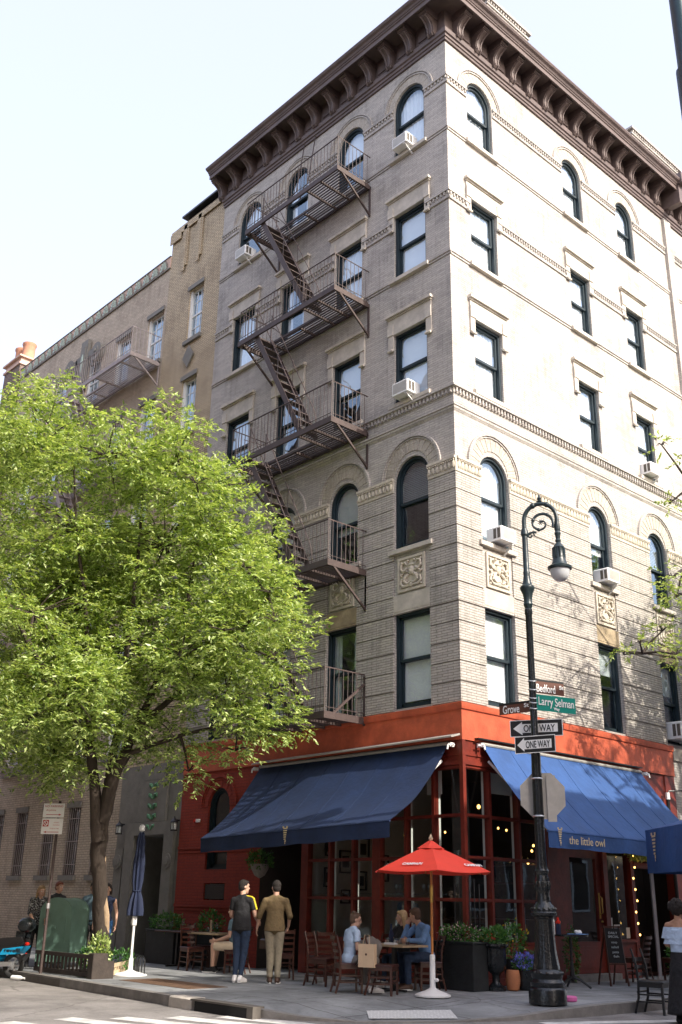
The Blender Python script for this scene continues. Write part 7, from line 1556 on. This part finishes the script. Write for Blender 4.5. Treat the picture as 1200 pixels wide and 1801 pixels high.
person('standing man in a brown rolled-sleeve shirt and khaki trousers, back turned', (-2.53, -2.55, 0), R(140),
       dict(face=(.95, .25, 0), shL=(0, .188, 1.395), shR=(0, -.188, 1.395), elL=(.04, .29, 1.15), wrL=(.16, .33, .93), hdL=(.45, .1, -1), elR=(-.06, -.27, 1.15), wrR=(.08, -.25, .96), hdR=(.7, .3, -.7), knR=(.02, -.08, .5), anR=(-.04, -.08, .09), knL=(.05, .07, .5), anL=(.0, .06, .09)), 'skin', ('hair_dark', 'short'), ('shirt_brown', 'rolled', 'untucked'), ('khaki', 'long'), ('shoe_brown', 'sole_white'), 1.02)
person('seated man in tan shorts and dark trainers mostly hidden behind the man in black', (-5.12, -1.50, 0), R(215),
       S(face=(.8, .5, 0), wrR=(.36, -.14, .62), wrL=(.38, .14, .62), knR=(.43, -.20, .52), anR=(.50, -.24, .09), knL=(.43, .12, .52)), 'skin', ('hair_brown', 'short'), ('cloth_grey_blue', 'short'), ('shorts_tan', 'short'), ('cloth_black', 'sole_white'))
# table under the red umbrella
person('seated woman with two small hair buns in a pale blue tee seen from behind', (-.42, -2.62, 0), R(75),
       S(face=(.9, -.3, -.1), che=(.05, 0, .84), nek=(.09, 0, 1.03), hed=(.13, 0, 1.18), shL=(.07, .165, .97), shR=(.07, -.165, .97), wrR=(.36, -.12, .76), wrL=(.36, .10, .78), anR=(.36, -.24, .09), knR=(.42, -.22, .52)), 'skin', ('hair_brown', 'buns'), ('tee_blue', 'short', ''), ('wood_grey', 'long'), ('shoe_white', 'sole_white'), .97, True)
person('seated blonde woman in black at the table under the red umbrella', (-.68, -.98, 0), R(-90),
       S(face=(.55, -.8, -.02), wrL=(.33, .08, .79), wrR=(.33, -.08, .79), elL=(.12, .22, .78), elR=(.12, -.22, .78), knL=(.40, .10, .5), knR=(.40, -.10, .5)), 'skin', ('hair_blond', 'long'), ('cloth_black', 'short'), ('denim', 'slim'), ('shoe_white', 'sole_white'), .98, True, True)
person('seated man in a blue button shirt with his chin on his hand', (-.10, -.98, 0), R(-112),
       S(face=(.60, -.78, -.15), pel=(0, 0, .53), che=(.08, 0, .83), nek=(.15, 0, 1.03), hed=(.22, -.02, 1.19), shL=(.10, .205, .99), shR=(.12, -.205, .99), elR=(.36, -.22, .80), wrR=(.33, -.10, 1.03), hdR=(-.2, .25, 1), elL=(.22, .27, .79), wrL=(.42, .12, .79), hdL=(.8, -.5, 0), curl=1.), 'skin', ('hair_brown', 'short'), ('shirt_blue', 'long'), ('denim', 'long'), ('shoe_brown', 'sole_white'), 1.03, False, True)
# right edge woman
tw, PW_, HW = person('woman with dark curly hair, pale ruffled off-shoulder top and long black skirt', (4.68, -.56, -.15), R(95),
       dict(face=(1, -.2, -.1), elL=(.02, .23, 1.12), wrL=(.22, .02, 1.03), hdL=(.7, -.7, 0), elR=(.02, -.23, 1.12), wrR=(.24, -.10, 1.02), hdR=(1, .1, 0)), 'skin_tan', ('hair_dark', 'curly'), None, ('cloth_black', 'skirt'), ('cloth_black', 'rubber'), .96, True)
m = MB(); ctr = (PW_['shL'] + PW_['shR']) / 2
def ruff(z, a, b, dz, w2):
    n = 60; top = []; bot = []
    for i in range(n):
        an = 2 * math.pi * i / n; e = 1 + w2 * math.sin(an * 15); dr = Vector((math.cos(an) * a, math.sin(an) * b, 0)); c_, s_ = math.cos(R(95)), math.sin(R(95)); rot = lambda v: Vector((v.x * c_ - v.y * s_, v.x * s_ + v.y * c_, 0))
        top.append(ctr + rot(dr) + Vector((0, 0, z))); bot.append(ctr + rot(dr * 1.16) * e + Vector((0, 0, z - dz)))
    m.add(top + bot, [(i, (i + 1) % n, n + (i + 1) % n, n + i) for i in range(n)])
ruff(-.02, .125, .235, .16, .04); ruff(-.14, .13, .215, .12, .03); m.build('ruffle', 'tee_blue', tw, 60)
b = MB(); b.tube([PW_['che'] + Vector((0, 0, .08)), PW_['pel'] + Vector((0, 0, .05))], [.155, .145], 20); remeshed(b, .014, 'blouse', 'tee_blue', tw, 3)
t = thing('kraft_shopping_bag', 'brown paper shopping bag carried by the curly-haired woman', 'bag', (4.95, -.50, .35)); m = MB(); m.bbox(4.72, 5.08, -.62, -.46, .42, .88, .004); m.build('body', 'kraft', t, 0); m = MB(); m.tube([(4.80, -.54, .88), (4.80, -.54, 1.0), (5.0, -.54, 1.0), (5.0, -.54, .88)], .006, 5); m.build('handle', 'kraft', t)
# people at the left edge
person('blonde woman in a flecked black and white blouse leaning over the scooter', (-8.76, -4.2, -.0), R(-20),
       dict(face=(1, .25, -.15), pel=(-.05, 0, .93), che=(.10, 0, 1.22), nek=(.17, 0, 1.41), hed=(.24, 0, 1.56), shL=(.14, .165, 1.37), shR=(.14, -.165, 1.37), elL=(.24, .20, 1.10), wrL=(.42, .12, .96), elR=(.25, -.20, 1.10), wrR=(.42, -.12, .93), hdL=(.8, 0, -.5), hdR=(.8, 0, -.5)), 'skin', ('hair_blond', 'long'), ('cloth_flecked', 'half', 'untucked'), ('cloth_black', 'slim'), ('cloth_black', 'rubber'), .98, True, True)
person('red-haired person in black with a face mask standing behind the green mailbox', (-9.66, -3.28, 0), R(10), dict(face=(1, .1, 0), elR=(.05, -.24, 1.13)), 'skin', ('hair_red', 'short'), ('cloth_black', 'short'), ('cloth_black', 'long'), ('cloth_black', 'rubber'), 1.0, False, True)
person('man in a dark blue tee half hidden behind the tree trunk', (-8.95, -2.75, 0), R(-40), dict(face=(1, .3, 0)), 'skin', ('hair_dark', 'short'), ('cloth_grey_blue', 'short'), ('cloth_black', 'long'), ('cloth_black', 'sole_white'), 1.0, False, True)
person('woman in a navy camisole and blue jeans walking beside the tree trunk', (-8.08, -2.90, 0), R(-45), dict(face=(1, -.1, 0), knL=(.14, .09, .50), anL=(.14, .09, .09), knR=(-.02, -.09, .5), anR=(-.22, -.09, .13), wrL=(.02, .26, .88)), 'skin', ('hair_dark', 'bob'), ('navy_canvas', 'off'), ('denim_blue', 'slim'), ('cloth_black', 'rubber'), .98, True, True)
# silhouette of a guest inside the cafe
person('guest in grey standing inside the cafe behind the window grid', (-2.75, 1.3, .02), R(-70), dict(face=(1, -.3, 0)), 'skin', ('hair_dark', 'short'), ('cloth_grey_blue', 'long'), ('cloth_black', 'long'), ('cloth_black', 'rubber'), .98, False, True)
t = thing('hand_bag', 'small dark handbag held between the two standing men', 'bag', (-2.95, -2.40, .75)); m = MB(); m.bbox(-3.05, -2.83, -2.50, -2.40, .58, .75, .02); m.build('body', 'leather', t, 0); m = MB(); m.tube([(-3.02, -2.45, .75), (-2.99, -2.45, .92), (-2.90, -2.45, .92), (-2.86, -2.45, .75)], .006, 6); m.build('strap', 'leather', t)

# ================================================================ scooter
t = thing('moped', 'parked electric moped with a bright blue rear panel', 'scooter', (-8.3, -5.35, -.15)); ca, sa = math.cos(R(28)), math.sin(R(28))
T_ = lambda x, y, z: (-7.92 + x * ca - y * sa, -5.20 + x * sa + y * ca, z - .15)   # +x towards its tail
def wheel(x, y):
    m = MB(); m.T = T_
    for r, rr in ((.20, .05),): m.tube([(x + r * math.cos(a), y, .25 + r * math.sin(a)) for a in [k * math.pi / 12 for k in range(24)]], rr, 10, closed=True)
    w = m.build('wheel', 'rubber', t, 60); m = MB(); m.T = T_; m.tube([(x, y - .04, .25), (x, y + .04, .25)], .05, 12)
    for k in range(5): a = k * 1.2566; m.bar((x, y, .25), (x + .17 * math.cos(a), y, .25 + .17 * math.sin(a)), .02, .03)
    m.build('rim', 'metal', w, 30)
wheel(.18, 0); wheel(-1.05, 0)
def body_part(side, w0, w1, name, mt):
    m = MB(); m.T = T_; n = len(side); m.add([(x, -w0, z) for x, z in side] + [(x, w0, z) for x, z in side], [tuple(range(n)), tuple(range(2 * n - 1, n - 1, -1))] + [(i, n + i, n + (i + 1) % n, (i + 1) % n) for i in range(n)]); return m.build(name, mt, t, 30)
body_part([(.42, .72), (.38, .80), (-.1, .76), (-.5, .72), (-.52, .64), (-.1, .62), (.3, .66)], .14, 0, 'seat', 'plastic_black')
body_part([(.45, .66), (.43, .715), (-.1, .655), (-.50, .63), (-.52, .45), (-.2, .42), (.1, .48)], .13, 0, 'rear_body', 'plastic_black')
body_part([(.40, .56), (.44, .62), (-.02, .56), (-.10, .44), (.30, .47)], .15, 0, 'blue_panel', 'scooter_blue')
body_part([(-.30, .20), (-.62, .16), (-.95, .30), (-1.0, .42), (-.7, .28), (-.35, .30), (-.15, .45), (-.10, .38)], .15, 0, 'lower_panel', 'scooter_blue')
body_part([(.20, .32), (-.35, .30), (-.35, .20), (.16, .24)], .12, 0, 'swing_arm', 'metal')
body_part([(-.78, .30), (-.70, .30), (-.98, .95), (-1.06, .92)], .16, 0, 'leg_shield', 'plastic_black')
body_part([(.36, .30), (.50, .46), (.47, .48), (.32, .40)], .09, 0, 'mudguard', 'plastic_black')
m = MB(); m.T = T_; m.ball((.44, 0, .66), (.03, .09, .035), 10, 6); m.ball((.44, .02, .46), (.02, .04, .03), 8, 6); m.build('tail_light', 'tail_red', t)
m = MB(); m.T = T_; m.tube([(-1.0, -.33, 1.04), (-1.02, 0, 1.0), (-1.0, .33, 1.04)], .018, 8); m.tube([(-1.05, 0, .25), (-.98, 0, 1.0)], .03, 8); m.build('handlebar', 'plastic_black', t)
m = MB(); m.T = T_; m.ball((.40, -.02, 1.02), (.20, .17, .15), 18, 12); m.box(.22, .44, -.10, .10, .78, .90); m.build('helmet_case', 'gloss_black', t, 50)
text_mb('revel', .10, .30, .003, Vector((ca, sa, 0)), (.0, 0, 1), T_(.17, -.154, .505), bold=.002).build('lettering', 'black_paint', t, 0)
m = MB(); m.T = T_
for k in range(4): m.box(.33 + .022 * k, .342 + .022 * k, -.156, -.1505, .50, .58)
m.build('panel_stripe', 'black_paint', t, 0)
